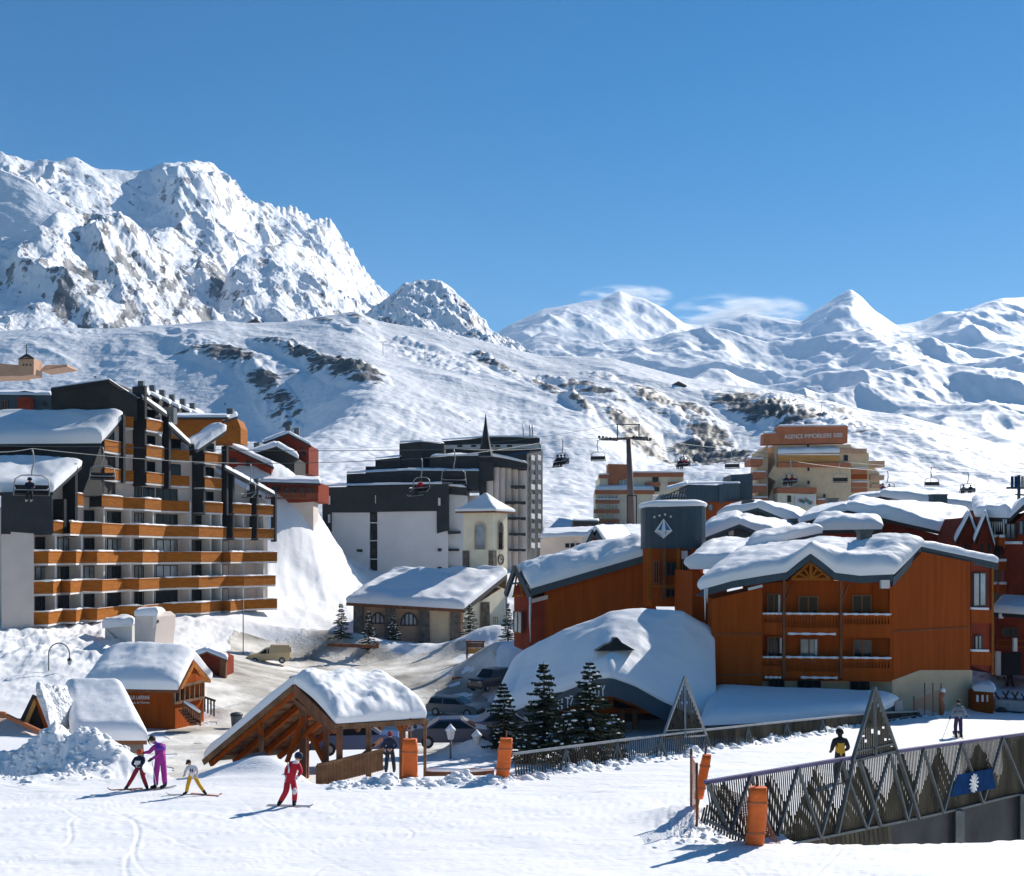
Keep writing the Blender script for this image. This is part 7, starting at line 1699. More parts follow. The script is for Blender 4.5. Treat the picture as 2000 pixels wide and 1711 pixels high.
gr = thing('road_grader_blade', 'dark low object on the road just above the shelter roof', 'equipment', on_ground(592, 100)); g = on_ground(592, 101, .15); mb = MB(); mb.box(g, (2.3, .9, .35)); mb.box(g + Vector((.2, 0, .3)), (1.3, .6, .3)); mb.build('body', M['black'], gr)
# ------------------------------------------------------------------ people
def cloth(name, col): return simple_mat(name, col, .75, .08, 8, .15, 30)
CL = {'purple': cloth('purple ski suit', (0.36, 0.03, 0.26)), 'violet': cloth('violet yoke', (0.17, 0.04, 0.36)), 'red': cloth('red ski suit', (0.50, 0.012, 0.03)), 'darkred': cloth('dark red trousers', (0.28, 0.015, 0.03)),
      'yellow': cloth('yellow trousers', (0.70, 0.36, 0.02)), 'white': cloth('white bib', (0.72, 0.68, 0.70)), 'navy': cloth('navy jacket', (0.015, 0.02, 0.05)), 'grey': cloth('grey jacket', (0.17, 0.19, 0.22)),
      'black': cloth('black clothing', (0.015, 0.015, 0.018)), 'skin': simple_mat('skin', (0.50, 0.27, 0.18), .6, .05, 9), 'orange': cloth('orange helmet', (0.55, 0.08, 0.02)), 'gold': cloth('golden jacket back', (0.62, 0.33, 0.03)), 'hair': simple_mat('dark hair', (0.03, 0.02, 0.015), .7, .2, 20),
      'dpurple': cloth('dark purple trousers', (0.035, 0.02, 0.07))}
def person(base, J, H_, zones, lab, face=(0, -1), skin_hands=False, grp=None, name='person', yaw=0.0, root=None):
    """J: joints in metres for a 1.75 m body (x right, y away, z up), scaled to H_. zones: bone group -> cloth key"""
    s = H_ / 1.75; cy, sy = math.cos(yaw), math.sin(yaw)
    P = {k: Vector((v[0] * s * cy - v[1] * s * sy, v[0] * s * sy + v[1] * s * cy, v[2] * s)) for k, v in J.items()}
    verts, edges, rad, grpv = [], [], [], []
    def add(p, r, g): verts.append(tuple(p)); rad.append(r * s * {'torso': 1.14, 'hip': 1.12, 'leg': 1.28, 'arm': 1.25, 'boot': 1.15}.get(g, 1)); grpv.append(g); return len(verts) - 1
    def chain(i, pts):
        for p, r, g in pts: j = add(p, r, g); edges.append((i, j)); i = j
        return i
    pel = add(P['pelvis'], .145, 'hip'); 
    mid = P['pelvis'] * .5 + P['chest'] * .5
    ch = chain(pel, [(mid, .135, 'torso'), (P['chest'], .155, 'torso')])
    nk = chain(ch, [(P['neck'], .062, 'neck')])
    hd = P['head'] - P['neck']; chain(nk, [(P['neck'] + hd * .45, .082, 'head'), (P['neck'] + hd * 1.0, .102, 'head'), (P['neck'] + hd * 1.55, .075, 'head')])
    for S in 'LR':
        a = P['hand' + S] - P['elbow' + S]; an = a.normalized()
        w = chain(ch, [(P['shoulder' + S], .078, 'arm'), (P['elbow' + S], .056, 'arm'), (P['hand' + S] - an * .06 * s, .042, 'arm'), (P['hand' + S], .038, 'hand')])
        side = an.cross(Vector((0, 1, .2))).normalized(); 
        for k, (o, l) in enumerate(((-.030, .075), (-.010, .088), (.010, .082), (.030, .066))):
            f0 = P['hand' + S] + side * (o * s) + an * .045 * s; b = add(f0, .0125, 'hand'); edges.append((w, b)); chain(b, [(f0 + an * (l * .5 * s) + Vector((0, -.012 * s, 0)), .0115, 'hand'), (f0 + an * (l * .8 * s) + Vector((0, -.035 * s, 0)), .010, 'hand')])
        th = P['hand' + S] + side * (.045 * s * (1 if S == 'L' else -1)) ; b = add(th, .014, 'hand'); edges.append((w, b)); chain(b, [(th + an * .035 * s + side * (.018 * s * (1 if S == 'L' else -1)), .012, 'hand')])
        an_ = P['foot' + S]; kn = P['knee' + S]
        t_ = P.get('toe' + S, an_ + Vector((0, -.16 * s, -.03 * s)))
        chain(pel, [(P['hip' + S], .108, 'hip'), (kn, .074, 'leg'), (an_ * .65 + kn * .35, .070, 'leg'), (an_, .062, 'boot'), (an_ * .4 + t_ * .6 - Vector((0, 0, .01)), .058, 'boot'), (t_, .045, 'boot')])
    me = bpy.data.meshes.new('skeleton'); me.from_pydata(verts, edges, []); ob = bpy.data.objects.new('skeleton', me); scene.collection.objects.link(ob)
    md = ob.modifiers.new('skin', 'SKIN'); md.use_smooth_shade = True; md.branch_smoothing = .35
    for i, r in enumerate(rad): sv_ = me.skin_vertices[0].data[i]; sv_.radius = (r, r)
    for i in range(len(rad)): me.skin_vertices[0].data[i].use_root = (i == 0)
    sb_ = ob.modifiers.new('sub', 'SUBSURF'); sb_.levels = 1; sb_.render_levels = 1
    dg = bpy.context.evaluated_depsgraph_get(); dg.update(); body = bpy.data.meshes.new_from_object(ob.evaluated_get(dg)); bpy.data.objects.remove(ob)
    body.name = 'body'; keys = list(dict.fromkeys(zones.values())); body.materials.clear()
    for k in keys: body.materials.append(CL[k])
    vv = np.array(verts); bc = [v.co for v in body.vertices]
    E_ = [(Vector(verts[a]), Vector(verts[b]), grpv[b], (rad[a] + rad[b]) / 2) for a, b in edges]
    for poly in body.polygons:
        c = Vector((0, 0, 0))
        for vi in poly.vertices: c += bc[vi]
        c /= len(poly.vertices); best = None
        for a, b, g, r in E_:
            ab = b - a; t = max(0, min(1, (c - a).dot(ab) / max(ab.length_squared, 1e-9))); d = (c - (a + ab * t)).length / r
            if best is None or d < best[0]: best = (d, g)
        poly.material_index = keys.index(zones.get(best[1], zones['torso'])); poly.use_smooth = True
    t = root or thing(name, lab, 'person', base, grp)
    o = bpy.data.objects.new('body', body); scene.collection.objects.link(o); o.parent = t
    return t, {k: Vector(base) + v for k, v in P.items()}, s
def head_gear(t, P, s, kind, mat, face):
    c = P['neck'] + (P['head'] - P['neck']) * 1.15; f = Vector((face[0], face[1], 0)).normalized(); mb = MB()
    if kind == 'helmet': mb.lathe(c - Vector((0, 0, .03 * s)), [(.125 * s, 0), (.135 * s, .05 * s), (.12 * s, .12 * s), (.075 * s, .17 * s), (.01, .185 * s)], 12); mb.build('helmet', CL[mat], t)
    else: mb.lathe(c - Vector((0, 0, .0)), [(.112 * s, 0), (.118 * s, .04 * s), (.10 * s, .10 * s), (.05 * s, .145 * s), (.01, .155 * s)], 12); mb.build('hat' if kind == 'hat' else 'hair', CL[mat], t)
    # face details
    e = c + f * (.098 * s) - Vector((0, 0, .02 * s)); sd = Vector((-f.y, f.x, 0)); mb = MB(); mb.bar(e - sd * .07 * s, e + sd * .07 * s, .045 * s, .05 * s); mb.build('goggles', CL['black'], t)
    n = c + f * (.10 * s) - Vector((0, 0, .06 * s)); mb = MB(); mb.ball(n, .018 * s, 6); mb.build('nose', CL['skin'], t)
    mb = MB(); m_ = n - Vector((0, 0, .04 * s)) - f * .006 * s; mb.bar(m_ - sd * .025 * s, m_ + sd * .025 * s, .012 * s, .01 * s); mb.build('mouth', CL['darkred'], t)
def ski(t, foot, d, L, mat='black', z=None, w=.085, name='ski'):
    d = Vector(d).normalized(); p = Vector(foot); mb = MB(); pts = [p - d * L * .45 + UP * 0, p + d * L * .42, p + d * L * .50 + UP * .03 * L, p + d * L * .55 + UP * .08 * L]
    for a, b in zip(pts[:-1], pts[1:]): mb.bar(a, b, w, .02)
    return mb.build(name, M[mat] if mat in M else CL[mat], t)
def free_pole(a, b, lab, mat='steel'):
    t = thing('ski_pole', lab, 'ski pole', b); mb = MB(); mb.tube([Vector(a), Vector(b)], .011, 6); mb.build('shaft', M[mat], t); mb = MB(); v = (Vector(a) - Vector(b)).normalized(); mb.lathe(Vector(b) + v * .07, [(.05, 0), (.05, .01)], 8); mb.build('basket', M['black'], t)
def gfoot(px, py, Y):      # standing point on the snow
    return on_ground(px, Y)
ST = dict(pelvis=(0, 0, .93), chest=(0, 0, 1.30), neck=(0, 0, 1.48), head=(0, -.01, 1.60), shoulderL=(-.19, 0, 1.40), shoulderR=(.19, 0, 1.40), elbowL=(-.27, .02, 1.12), elbowR=(.27, .02, 1.12), handL=(-.29, -.08, .88), handR=(.29, -.08, .88),
          hipL=(-.09, 0, .88), hipR=(.09, 0, .88), kneeL=(-.11, -.03, .48), kneeR=(.11, -.03, .48), footL=(-.12, .0, .09), footR=(.12, .0, .09))
def pose(**k): d = dict(ST); d.update(k); return d
# adult in purple leaning over the child
b = on_ground(312, 37.2); J = pose(pelvis=(.04, 0, .93), chest=(.0, 0, 1.28), neck=(-.12, -.02, 1.47), head=(-.22, -.04, 1.56), shoulderL=(-.16, -.04, 1.38), shoulderR=(.12, .08, 1.40), elbowL=(-.30, -.08, 1.20), handL=(-.50, -.06, 1.18), elbowR=(.0, -.14, 1.12), handR=(-.22, -.16, .98),
    hipL=(-.06, -.02, .88), hipR=(.10, .02, .88), kneeL=(-.10, -.05, .48), kneeR=(.14, 0, .48), footL=(-.12, -.02, .09), footR=(.16, .04, .09), toeL=(-.30, -.05, .06), toeR=(.0, -.0, .06))
t, P, s = person(b, J, 1.80, dict(torso='purple', hip='purple', leg='purple', arm='purple', hand='black', head='skin', neck='violet', boot='black'), 'adult in a purple one-piece ski suit leaning over a child')
head_gear(t, P, s, 'hair', 'hair', (-1, -.3)); ski(t, P['footL'] - Vector((.1, .05, .08)), (-.55, -.83, -.02), 1.25, 'steel'); ski(t, P['footR'] - Vector((.1, .05, .08)), (-.6, -.8, -.02), 1.25, 'steel')
mb = MB(); mb.lathe(P['chest'] + Vector((0, 0, -.02)), [(.165, 0), (.17, .08), (.13, .15)], 12, sx=1.15, sy=.9); mb.build('yoke', CL['violet'], t)
free_pole(P['handR'] + Vector((0, 0, .05)), on_ground(307, 37.0), 'pale ski pole held upright by the adult in purple', 'white')
# child with orange helmet
b = on_ground(272, 37.0); J = pose(pelvis=(.02, 0, .86), chest=(.0, -.02, 1.22), neck=(.02, -.04, 1.42), head=(.03, -.06, 1.54), shoulderL=(-.17, 0, 1.32), shoulderR=(.19, 0, 1.32), elbowL=(-.26, -.1, 1.10), elbowR=(.22, -.12, 1.12), handL=(-.12, -.22, 1.02), handR=(.10, -.22, 1.05),
    kneeL=(-.28, -.05, .48), kneeR=(.20, -.08, .50), footL=(-.52, 0, .10), footR=(.32, 0, .10), toeL=(-.58, -.14, .06), toeR=(.38, -.12, .06))
t, P, s = person(b, J, 1.36, dict(torso='navy', hip='darkred', leg='darkred', arm='navy', hand='black', head='skin', neck='navy', boot='black'), 'child with orange helmet and dark red trousers in a wide stance')
head_gear(t, P, s, 'helmet', 'orange', (0, -1)); mb = MB(); mb.prism([P['chest'] + Vector((-.09, -.15, .02)), P['chest'] + Vector((.10, -.15, .02)), P['chest'] + Vector((.07, -.14, -.2)), P['chest'] + Vector((-.06, -.14, -.2))], (0, -.02, 0)); mb.build('bib', CL['white'], t)
ski(t, P['footL'] - UP * .07, (-.9, -.3, 0), 1.1, 'beam'); ski(t, P['footR'] - UP * .07, (-.8, -.5, 0), 1.1, 'beam')
# child in yellow
b = on_ground(376, 35.8); J = pose(pelvis=(.04, 0, .84), chest=(.0, -.05, 1.18), neck=(-.04, -.1, 1.36), head=(-.12, -.16, 1.47), shoulderL=(-.2, -.04, 1.28), shoulderR=(.18, -.02, 1.28), elbowL=(-.30, -.12, 1.06), elbowR=(.26, -.06, 1.04), handL=(-.30, -.26, .96), handR=(.24, -.2, .90),
    kneeL=(-.18, -.08, .48), kneeR=(.30, -.02, .48), footL=(-.28, 0, .10), footR=(.56, .0, .10), toeL=(-.42, -.1, .06), toeR=(.66, -.10, .06))
t, P, s = person(b, J, 1.22, dict(torso='white', hip='yellow', leg='yellow', arm='white', hand='white', head='skin', neck='white', boot='black'), 'small child in yellow trousers and white top snowploughing')
head_gear(t, P, s, 'hat', 'hair', (-.8, -.6)); ski(t, P['footL'] - UP * .06, (-.95, -.1, 0), 1.15, 'steel'); ski(t, P['footR'] - UP * .06, (.9, -.35, 0), 1.15, 'netpink')
mb = MB(); c = P['chest'] + Vector((0, -.11, -.02)); mb.bar(c + Vector((-.03, 0, .05)), c + Vector((-.01, 0, -.06)), .03, .02); mb.bar(c + Vector((.04, 0, .05)), c + Vector((.05, 0, -.06)), .03, .02); mb.build('bib_number', CL['dpurple'], t)
# snowboarder in red
b = on_ground(562, 33.6); J = pose(pelvis=(.06, 0, .86), chest=(.20, -.02, 1.20), neck=(.28, -.04, 1.38), head=(.34, -.07, 1.50), shoulderL=(.06, .02, 1.30), shoulderR=(.34, -.02, 1.28), elbowL=(-.06, .06, 1.08), elbowR=(.42, -.1, 1.06), handL=(-.04, -.04, .88), handR=(.34, -.22, .94),
    hipL=(0, 0, .80), hipR=(.14, 0, .80), kneeL=(-.02, -.14, .48), kneeR=(.24, -.12, .48), footL=(-.24, 0, .12), footR=(.20, 0, .12), toeL=(-.26, -.17, .09), toeR=(.22, -.17, .09))
t, P, s = person(b, J, 1.72, dict(torso='red', hip='red', leg='red', arm='red', hand='white', head='skin', neck='white', boot='black'), 'snowboarder in an all red suit riding towards the right')
head_gear(t, P, s, 'helmet', 'navy', (.8, -.6)); ski(t, P['footR'] * .5 + P['footL'] * .5 + Vector((.05, -.05, -.09)), (1, -.12, 0), 1.45, 'steel', w=.26, name='snowboard')
mb = MB(); mb.tube([P['shoulderL'] + Vector((-.05, -.05, .04)), P['chest'] + Vector((-.12, -.16, -.02)), P['chest'] + Vector((-.14, -.14, -.14))], .025, 6); mb.build('white_stripe', CL['white'], t)
mb = MB(); mb.ball(P['kneeR'] + Vector((0, -.06, .02)), .075, 8, sz=1.4); mb.build('knee_patch', CL['white'], t)
# person in dark clothes by the shelter post
b = on_ground(762, 43.5); J = pose(elbowL=(-.30, -.06, 1.14), handL=(-.06, -.24, 1.02), elbowR=(.30, -.06, 1.14), handR=(.08, -.24, 1.02), kneeL=(-.15, -.03, .48), kneeR=(.15, -.03, .48), footL=(-.17, 0, .09), footR=(.18, 0, .09))
b = at(762, 1508, 42.5)
t, P, s = person(b, J, 1.52, dict(torso='navy', hip='black', leg='black', arm='navy', hand='skin', head='skin', neck='navy', boot='black'), 'person in dark clothes standing under the shelter eaves with hands together'); head_gear(t, P, s, 'hat', 'darkred', (0, -1))
# grey jacket skier on the piste at right
b = on_ground(1872, 54.5); J = pose(handL=(-.40, -.1, 1.0), elbowL=(-.32, .0, 1.16), handR=(.40, .05, .95), elbowR=(.33, .05, 1.15), kneeL=(-.12, -.04, .48), kneeR=(.14, -.02, .48))
t, P, s = person(b, J, 1.80, dict(torso='grey', hip='dpurple', leg='dpurple', arm='grey', hand='black', head='skin', neck='grey', boot='black'), 'skier in a grey jacket and dark trousers alone on the piste at right', yaw=math.pi); head_gear(t, P, s, 'hat', 'black', (.2, 1))
mb = MB(); mb.lathe(P['pelvis'] + Vector((0, 0, .02)), [(.18, 0), (.2, .15), (.21, .3)], 12, sy=.75); mb.build('jacket_hem', CL['grey'], t)
ski(t, P['footL'] - UP * .07, (.25, 1, 0), 1.7, 'black'); ski(t, P['footR'] - UP * .07, (.25, 1, 0), 1.7, 'black')
free_pole(P['handR'] if P['handR'].x < P['handL'].x else P['handL'], on_ground(1840, 53.0), 'thin slanted ski pole trailing from the grey jacketed skier')
# skier with golden back
b = on_ground(1641, 38.5); t, P, s = person(b, pose(handL=(-.2, -.25, 1.0), handR=(.25, -.2, .98), chest=(0, -.04, 1.28), head=(0, -.05, 1.6)), 1.82, dict(torso='gold', hip='black', leg='black', arm='black', hand='black', head='black', neck='black', boot='black'), 'skier in a black and golden jacket half hidden behind the bridge parapet', yaw=math.pi); head_gear(t, P, s, 'helmet', 'black', (0, 1))
mb = MB(); mb.lathe(P['chest'] + Vector((0, 0, .0)), [(.17, 0), (.20, .10), (.15, .17), (.07, .21)], 12, sx=1.1, sy=.85); mb.build('dark_yoke', CL['black'], t)
ski(t, P['footL'] - UP * .07, (.3, 1, 0), 1.6, 'black'); ski(t, P['footR'] - UP * .07, (.3, 1, 0), 1.6, 'black')
# small group near the garage at the far right
for k, (px, Y, z_, lab, pose_k) in enumerate(((1955, 82, 0, 'skier dressed in dark blue with white trousers, left of the pair near the garage door', 'L'), (1972, 80, 0, 'skier in black standing with legs apart, right of the pair near the garage door', 'R'))):
    t, P, s = person(on_ground(px, Y), pose(footL=(-.22, 0, .09), kneeL=(-.15, -.04, .48), footR=(.20, 0, .09)), 1.75, dict(torso='navy' if k == 0 else 'black', hip='dpurple', leg='white' if k == 0 else 'black', arm='navy', hand='black', head='skin', neck='navy', boot='black'), lab); head_gear(t, P, s, 'helmet', 'navy' if k == 0 else 'black', (0, -1))
    ski(t, P['footL'] - UP * .07, (.4, 1, 0), 1.6, 'black'); ski(t, P['footR'] - UP * .07, (.4, 1, 0), 1.6, 'black')

# ------------------------------------------------------------------ chairlift
M['chairgrey'] = simple_mat('chair tube grey', (0.32, 0.33, 0.34), .5, .1, 3, metallic=.3)
py_ = thing('lift_pylon', 'tall brown steel lift pylon with a wheeled crossarm standing above the hotel roofs', 'lift pylon', at(1228, 1030, 128)); PYY = 128
M['pylon'] = simple_mat('brown galvanised pylon', (0.17, 0.12, 0.11), .6, .15, 1.5, metallic=.2)
mb = MB(); mb.tube([at(1234, 1060, PYY), at(1231, 960, PYY), at(1228, 858, PYY)], [.42, .37, .30], 14); mb.build('mast', M['pylon'], py_)
mb = MB(); mb.bar(at(1176, 858, PYY - 2), at(1264, 855, PYY + 3), .22, .28); mb.build('crossarm', M['pylon'], py_)
mb = MB(); mb.bar(at(1206, 855, PYY - 1), at(1206, 829, PYY - 1), .12); mb.bar(at(1248, 855, PYY + 1.5), at(1248, 829, PYY + 1.5), .12); mb.bar(at(1204, 829, PYY - 1), at(1250, 829, PYY + 1.5), .12); mb.build('lifting_frame', M['dsteel'], py_)
for x, dy in ((1188, -1.5), (1254, 2.4)):
    mb = MB(); c = at(x, 858, PYY + dy)
    mb.bar(c + Vector((-1.1, -1.2, -.1)), c + Vector((1.1, 1.2, .0)), .12, .16); mb.build('sheave_beam', M['dsteel'], py_)
    for i in range(6):
        p = c + Vector((-1.1 + i * .44, -1.2 + i * .48, .12)); mb = MB(); mb.tube([p - Vector((.06, -.05, 0)), p + Vector((.06, -.05, 0))], .17, 10); mb.build('sheave', M['black'], py_)
mb = MB()
for x in (1225, 1243): mb.bar(at(x, 1030, PYY - .6), at(x, 968, PYY - .6), .11)
mb.bar(at(1224, 968, PYY - .6), at(1244, 968, PYY - .6), .11); mb.build('ladder_cage', M['black'], py_)
mb = MB(); mb.lathe(at(1232, 1042, PYY), [(.75, 0), (.75, .9), (.6, 1.0)], 14); mb.build('base_sleeve', M['blackwood'], py_)
def make_chair(c, yaw, lab, far=False, S=1.0):
    "c = rope point; chair hangs below"
    t = thing('lift_chair', lab, 'chairlift chair', c, 'chairlift chairs'); dx = Vector((math.cos(yaw), math.sin(yaw), 0)); dy = Vector((-math.sin(yaw), math.cos(yaw), 0)); r = .035 * (1.5 if far else 1)
    g = lambda x, y, z: c + dx * (x * S) + dy * (y * S) + UP * (z * S)
    mb = MB(); mb.tube([g(0, 0, 0), g(.08, .0, -.25), g(.12, 0, -.8), g(0, 0, -1.35), g(0, 0, -1.6)], r * 1.2, 7); mb.build('hanger', M['chairgrey'], t)
    mb = MB(); mb.tube([g(-.95, -.35, -2.75), g(-.98, .0, -2.45), g(-.9, 0, -1.8), g(-.55, 0, -1.58), g(0, 0, -1.55), g(.55, 0, -1.58), g(.9, 0, -1.8), g(.98, 0, -2.45), g(.95, -.35, -2.75)], r, 7); mb.build('frame', M['chairgrey'], t)
    mb = MB(); mb.box(g(0, -.1, -2.72), (1.85 * S, .48 * S, .07 * S), rz=yaw); mb.build('seat', M['black'], t)
    mb = MB(); mb.box(g(0, .16, -2.38), (1.85 * S, .06 * S, .5 * S), rz=yaw); mb.build('backrest', M['black'], t)
    mb = MB(); mb.tube([g(-.9, .1, -2.3), g(-.88, -.55, -2.45), g(.88, -.55, -2.45), g(.9, .1, -2.3)], r * .8, 6); mb.build('safety_bar', M['chairgrey'], t)
    return t, g
SEAT = dict(pelvis=(0, 0, .12), chest=(0, .04, .52), neck=(0, .02, .70), head=(0, -.01, .82), shoulderL=(-.19, .02, .62), shoulderR=(.19, .02, .62), elbowL=(-.25, -.12, .38), elbowR=(.25, -.12, .38), handL=(-.14, -.36, .34), handR=(.14, -.36, .34),
            hipL=(-.09, -.02, .10), hipR=(.09, -.02, .10), kneeL=(-.12, -.46, .10), kneeR=(.12, -.46, .10), footL=(-.13, -.50, -.34), footR=(.13, -.50, -.34), toeL=(-.13, -.68, -.34), toeR=(.13, -.68, -.34))
protoP = {}
def rider(g, x, yaw, col, leg, lab, S=1.0):
    key = (col, leg); pos = g(x, -.12, -2.68)
    if key not in protoP:
        t, P, s = person(Vector((0, 0, 0)), SEAT, 1.75, dict(torso=col, hip=leg, leg=leg, arm=col, hand='black', head='skin', neck=col, boot='black'), 'x')
        head_gear(t, P, s, 'helmet', 'black', (0, -1)); ski(t, P['footL'] - UP * .06, (0, -1, -.12), 1.6, 'steel'); ski(t, P['footR'] - UP * .06, (0, -1, -.12), 1.6, 'steel'); protoP[key] = t; r = t
    else:
        src = protoP[key]; r = src.copy(); scene.collection.objects.link(r)
        for c_ in list(src.children): d = c_.copy(); scene.collection.objects.link(d); d.parent = r
    r.location = pos; r.rotation_euler = (0, 0, yaw); r.scale = (S, S, S); tag(r, lab, 'person', 'chairlift riders'); return r
CH = [  # px, py rope, Y, yaw, riders, label
 (62, 876, 66, .35, [(-.1, 'navy', 'black')], 'chair with one skier in front of the lower snowy roof, leftmost'),
 (200, 872, 92, .30, [], 'empty chair hanging before the balcony building, second from the left'),
 (489, 905, 90, -.9, [], 'empty chair in front of the right roof edge of the balcony building'),
 (823, 895, 92, -.7, [(0, 'red', 'black')], 'chair with one rider in red before the black apartment block'),
 (886, 877, 88, .25, [], 'empty chair before the top storeys of the black apartment block'),
 (1098, 856, 118, -.9, [(-.55, 'navy', 'black'), (0, 'navy', 'black'), (.55, 'grey', 'black')], 'chair carrying three dark riders between the black block and the pylon'),
 (1168, 860, 150, 2.9, [], 'empty chair just left of the lift pylon'), (1335, 868, 140, -.8, [(-.4, 'navy', 'black'), (.2, 'red', 'black')], 'chair with two riders right of the lift pylon'),
 (1430, 876, 155, 2.9, [], 'empty chair over the dark blue building'), (1543, 900, 135, -.6, [(-.4, 'navy', 'black'), (.3, 'darkred', 'black')], 'chair with two riders before the agency building mural'),
 (1641, 902, 150, 2.9, [], 'empty chair in front of the agency building right half'), (1733, 920, 150, -.6, [(-.5, 'darkred', 'black'), (.3, 'darkred', 'black')], 'chair with two riders in dark red right of the agency building'),
 (1820, 912, 160, 2.9, [], 'empty chair low over the slope above the boxy chimney'), (1890, 922, 150, -.6, [(-.5, 'grey', 'black'), (.4, 'navy', 'black')], 'rightmost chair with two riders over the slope')]
nm = ['single', 'left', 'right', 'middle']
for (px, py, Y, yaw, rid, lab) in CH:
    c = at(px, py, Y); t, g = make_chair(c, yaw, lab, far=Y > 110)
    for k, (x, col, leg) in enumerate(rid):
        place = lab.split(' chair')[0]; pos = 'only' if len(rid) == 1 else (['left', 'right'] if len(rid) == 2 else ['left', 'middle', 'right'])[k]
        near = {62: 'leftmost chair before the snowy roof', 823: 'chair before the black apartment block', 1098: 'chair between the black block and the pylon', 1335: 'chair right of the lift pylon', 1543: 'chair before the agency mural', 1733: 'chair right of the agency building', 1890: 'rightmost chair of the lift'}[px]
        rider(g, x, yaw, col, leg, 'seated %s skier on the %s' % (pos, near))
def cable(pts, lab, r=.025):
    "sagging rope through the given points"
    P_ = [at(*p) for p in pts]; out = []
    for a, b in zip(P_[:-1], P_[1:]):
        sag = (b - a).length * .008
        for i in range(10): f = i / 10; out.append(a + (b - a) * f - UP * (sag * 4 * f * (1 - f)))
    out.append(P_[-1]); mb = MB(); mb.tube(out, r, 5); tag(mb.build('lift_cable', M['dsteel']), lab, 'cable', 'chairlift cables')
cable([(-60, 880, 50), (62, 876, 66), (489, 905, 90), (823, 895, 92), (1098, 856, 118), (1190, 855, 126.5), (1335, 868, 140), (1543, 900, 135), (1733, 920, 150), (1890, 922, 150), (2080, 930, 155)], 'lower lift rope that carries the occupied chairs')
cable([(-60, 868, 88), (200, 872, 92), (886, 877, 88), (1168, 860, 150), (1256, 853, 130), (1430, 876, 155), (1641, 902, 150), (1820, 912, 160), (2080, 925, 170)], 'upper lift rope that carries the empty chairs')
cable([(600, 876, 215), (820, 870, 215), (1204, 829, 127), (1500, 850, 250)], 'thin communication cable reaching the top of the pylon frame', .02)
# far lift pylons and skiers on the upper slopes
def far_pole(px, py, h, Y, lab):
    t = thing('far_lift_pylon', lab, 'lift pylon', at(px, py, Y)); mb = MB(); W = Y / FPX; mb.bar(at(px, py + 3, Y), at(px, py - h, Y), .9 * W); mb.bar(at(px - 8, py - h, Y), at(px + 8, py - h, Y), .8 * W); mb.build('mast', M['steel'], t)
for px, py, h, Y, lab in ((593, 650, 12, 840, 'tiny pylon on the ridge crest right of the cabin'), (748, 690, 22, 700, 'tiny pylon on the bright slope below the small peak'), (830, 700, 26, 650, 'tiny pylon on the moguled slope, centre'), (1605, 800, 14, 560, 'tiny pylon left of the groomed knoll'), (1330, 905, 30, 330, 'thin pylon on the slope behind the cream building'), (1818, 940, 26, 300, 'thin pylon on the low slope above the red houses')):
    far_pole(px, py, h, Y, lab)
# ------------------------------------------------------------------ air and blown snow
def vol_mat(name, dens, col, noise=None, aniso=.3):
    m = bpy.data.materials.new(name); m.use_nodes = True; t = m.node_tree; t.nodes.remove(t.nodes["Principled BSDF"]); o = t.nodes["Material Output"]
    v = t.nodes.new("ShaderNodeVolumePrincipled"); v.inputs['Color'].default_value = (*col, 1); v.inputs['Density'].default_value = dens; v.inputs['Anisotropy'].default_value = aniso
    t.links.new(v.outputs[0], o.inputs['Volume'])
    return m, t, v
hm, _, _ = vol_mat('thin blue air', 0.00005, (0.45, 0.70, 1.0), aniso=0.0)
mb = MB(); mb.box((0, 4000, 920), (19000, 9700, 1964)); hz = mb.build('haze', hm); tag(hz, kind='stuff')
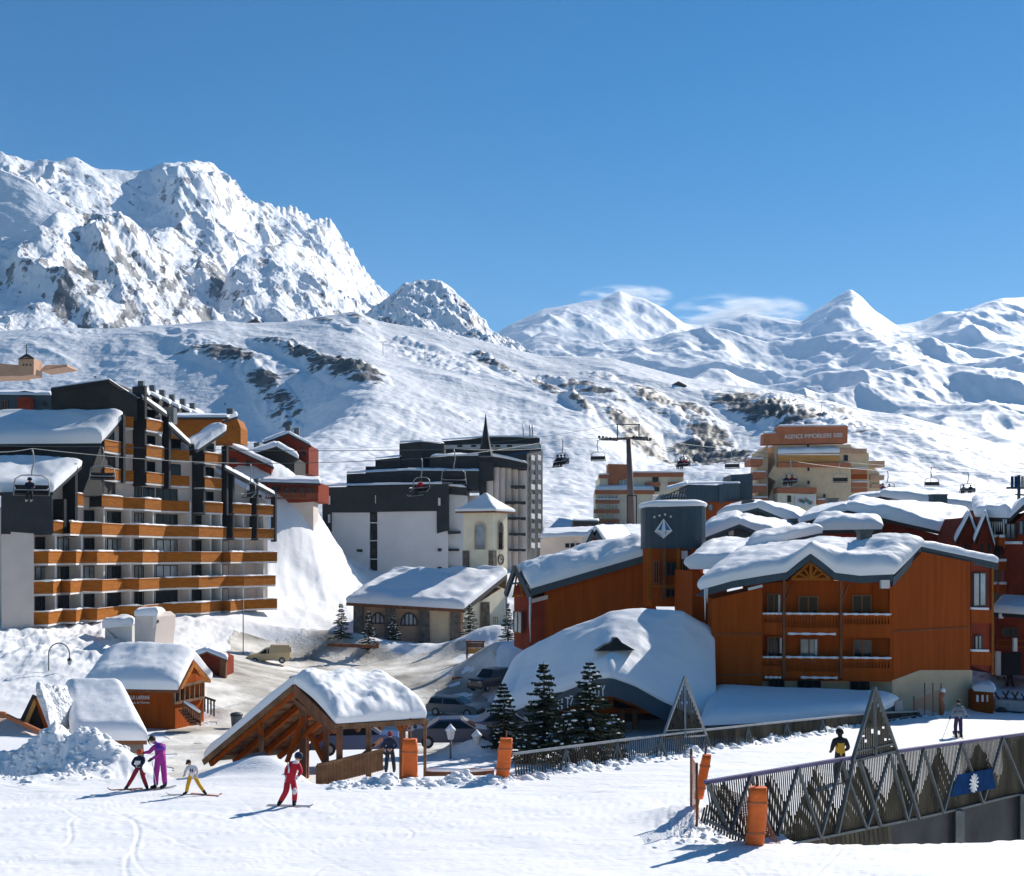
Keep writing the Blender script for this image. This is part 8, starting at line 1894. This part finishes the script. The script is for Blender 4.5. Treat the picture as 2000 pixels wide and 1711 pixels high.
# spindrift over the far ridge, behind the range and outside the haze
cm, t, v = vol_mat('blown snow', 0.0, (0.98, 0.99, 1.0), aniso=.2)
tc = t.nodes.new("ShaderNodeTexCoord"); nz = t.nodes.new("ShaderNodeTexNoise"); nz.inputs['Scale'].default_value = 1.6; nz.inputs['Detail'].default_value = 6; nz.inputs['Roughness'].default_value = .62
mp = t.nodes.new("ShaderNodeMapping"); mp.inputs['Scale'].default_value = (1.0, 1, 1.5); mp.inputs['Rotation'].default_value = (0, .5, 0)
t.links.new(tc.outputs['Object'], mp.inputs[0]); t.links.new(mp.outputs[0], nz.inputs['Vector'])
ln = t.nodes.new("ShaderNodeVectorMath"); ln.operation = 'LENGTH'; t.links.new(tc.outputs['Object'], ln.inputs[0])
m1 = t.nodes.new("ShaderNodeMath"); m1.operation = 'SUBTRACT'; m1.inputs[0].default_value = 1.0; t.links.new(ln.outputs['Value'], m1.inputs[1])
m2 = t.nodes.new("ShaderNodeMath"); m2.operation = 'SUBTRACT'; m2.inputs[1].default_value = .47; t.links.new(nz.outputs['Fac'], m2.inputs[0])
m3 = t.nodes.new("ShaderNodeMath"); m3.operation = 'MAXIMUM'; m3.inputs[1].default_value = 0; t.links.new(m2.outputs[0], m3.inputs[0])
m1b = t.nodes.new("ShaderNodeMath"); m1b.operation = 'MAXIMUM'; m1b.inputs[1].default_value = 0; t.links.new(m1.outputs[0], m1b.inputs[0])
m4 = t.nodes.new("ShaderNodeMath"); m4.operation = 'MULTIPLY'; t.links.new(m3.outputs[0], m4.inputs[0]); t.links.new(m1b.outputs[0], m4.inputs[1])
m5 = t.nodes.new("ShaderNodeMath"); m5.operation = 'MULTIPLY'; m5.inputs[1].default_value = .17; t.links.new(m4.outputs[0], m5.inputs[0]); t.links.new(m5.outputs[0], v.inputs['Density'])
for k, (px, py, w, h) in enumerate(((1222, 582, 200, 50), (1445, 612, 290, 80))):
    c = at(px, py, 9700); mb = MB(); mb.lathe((0, 0, 0), [(math.sin(math.pi * i / 12) + .001, -math.cos(math.pi * i / 12)) for i in range(13)], 20)
    o = mb.build('blown_snow', cm, recalc=False); o.location = c; o.scale = (w / 2 / FPX * 9700, 300, h / 2 / FPX * 9700); tag(o, kind='stuff')
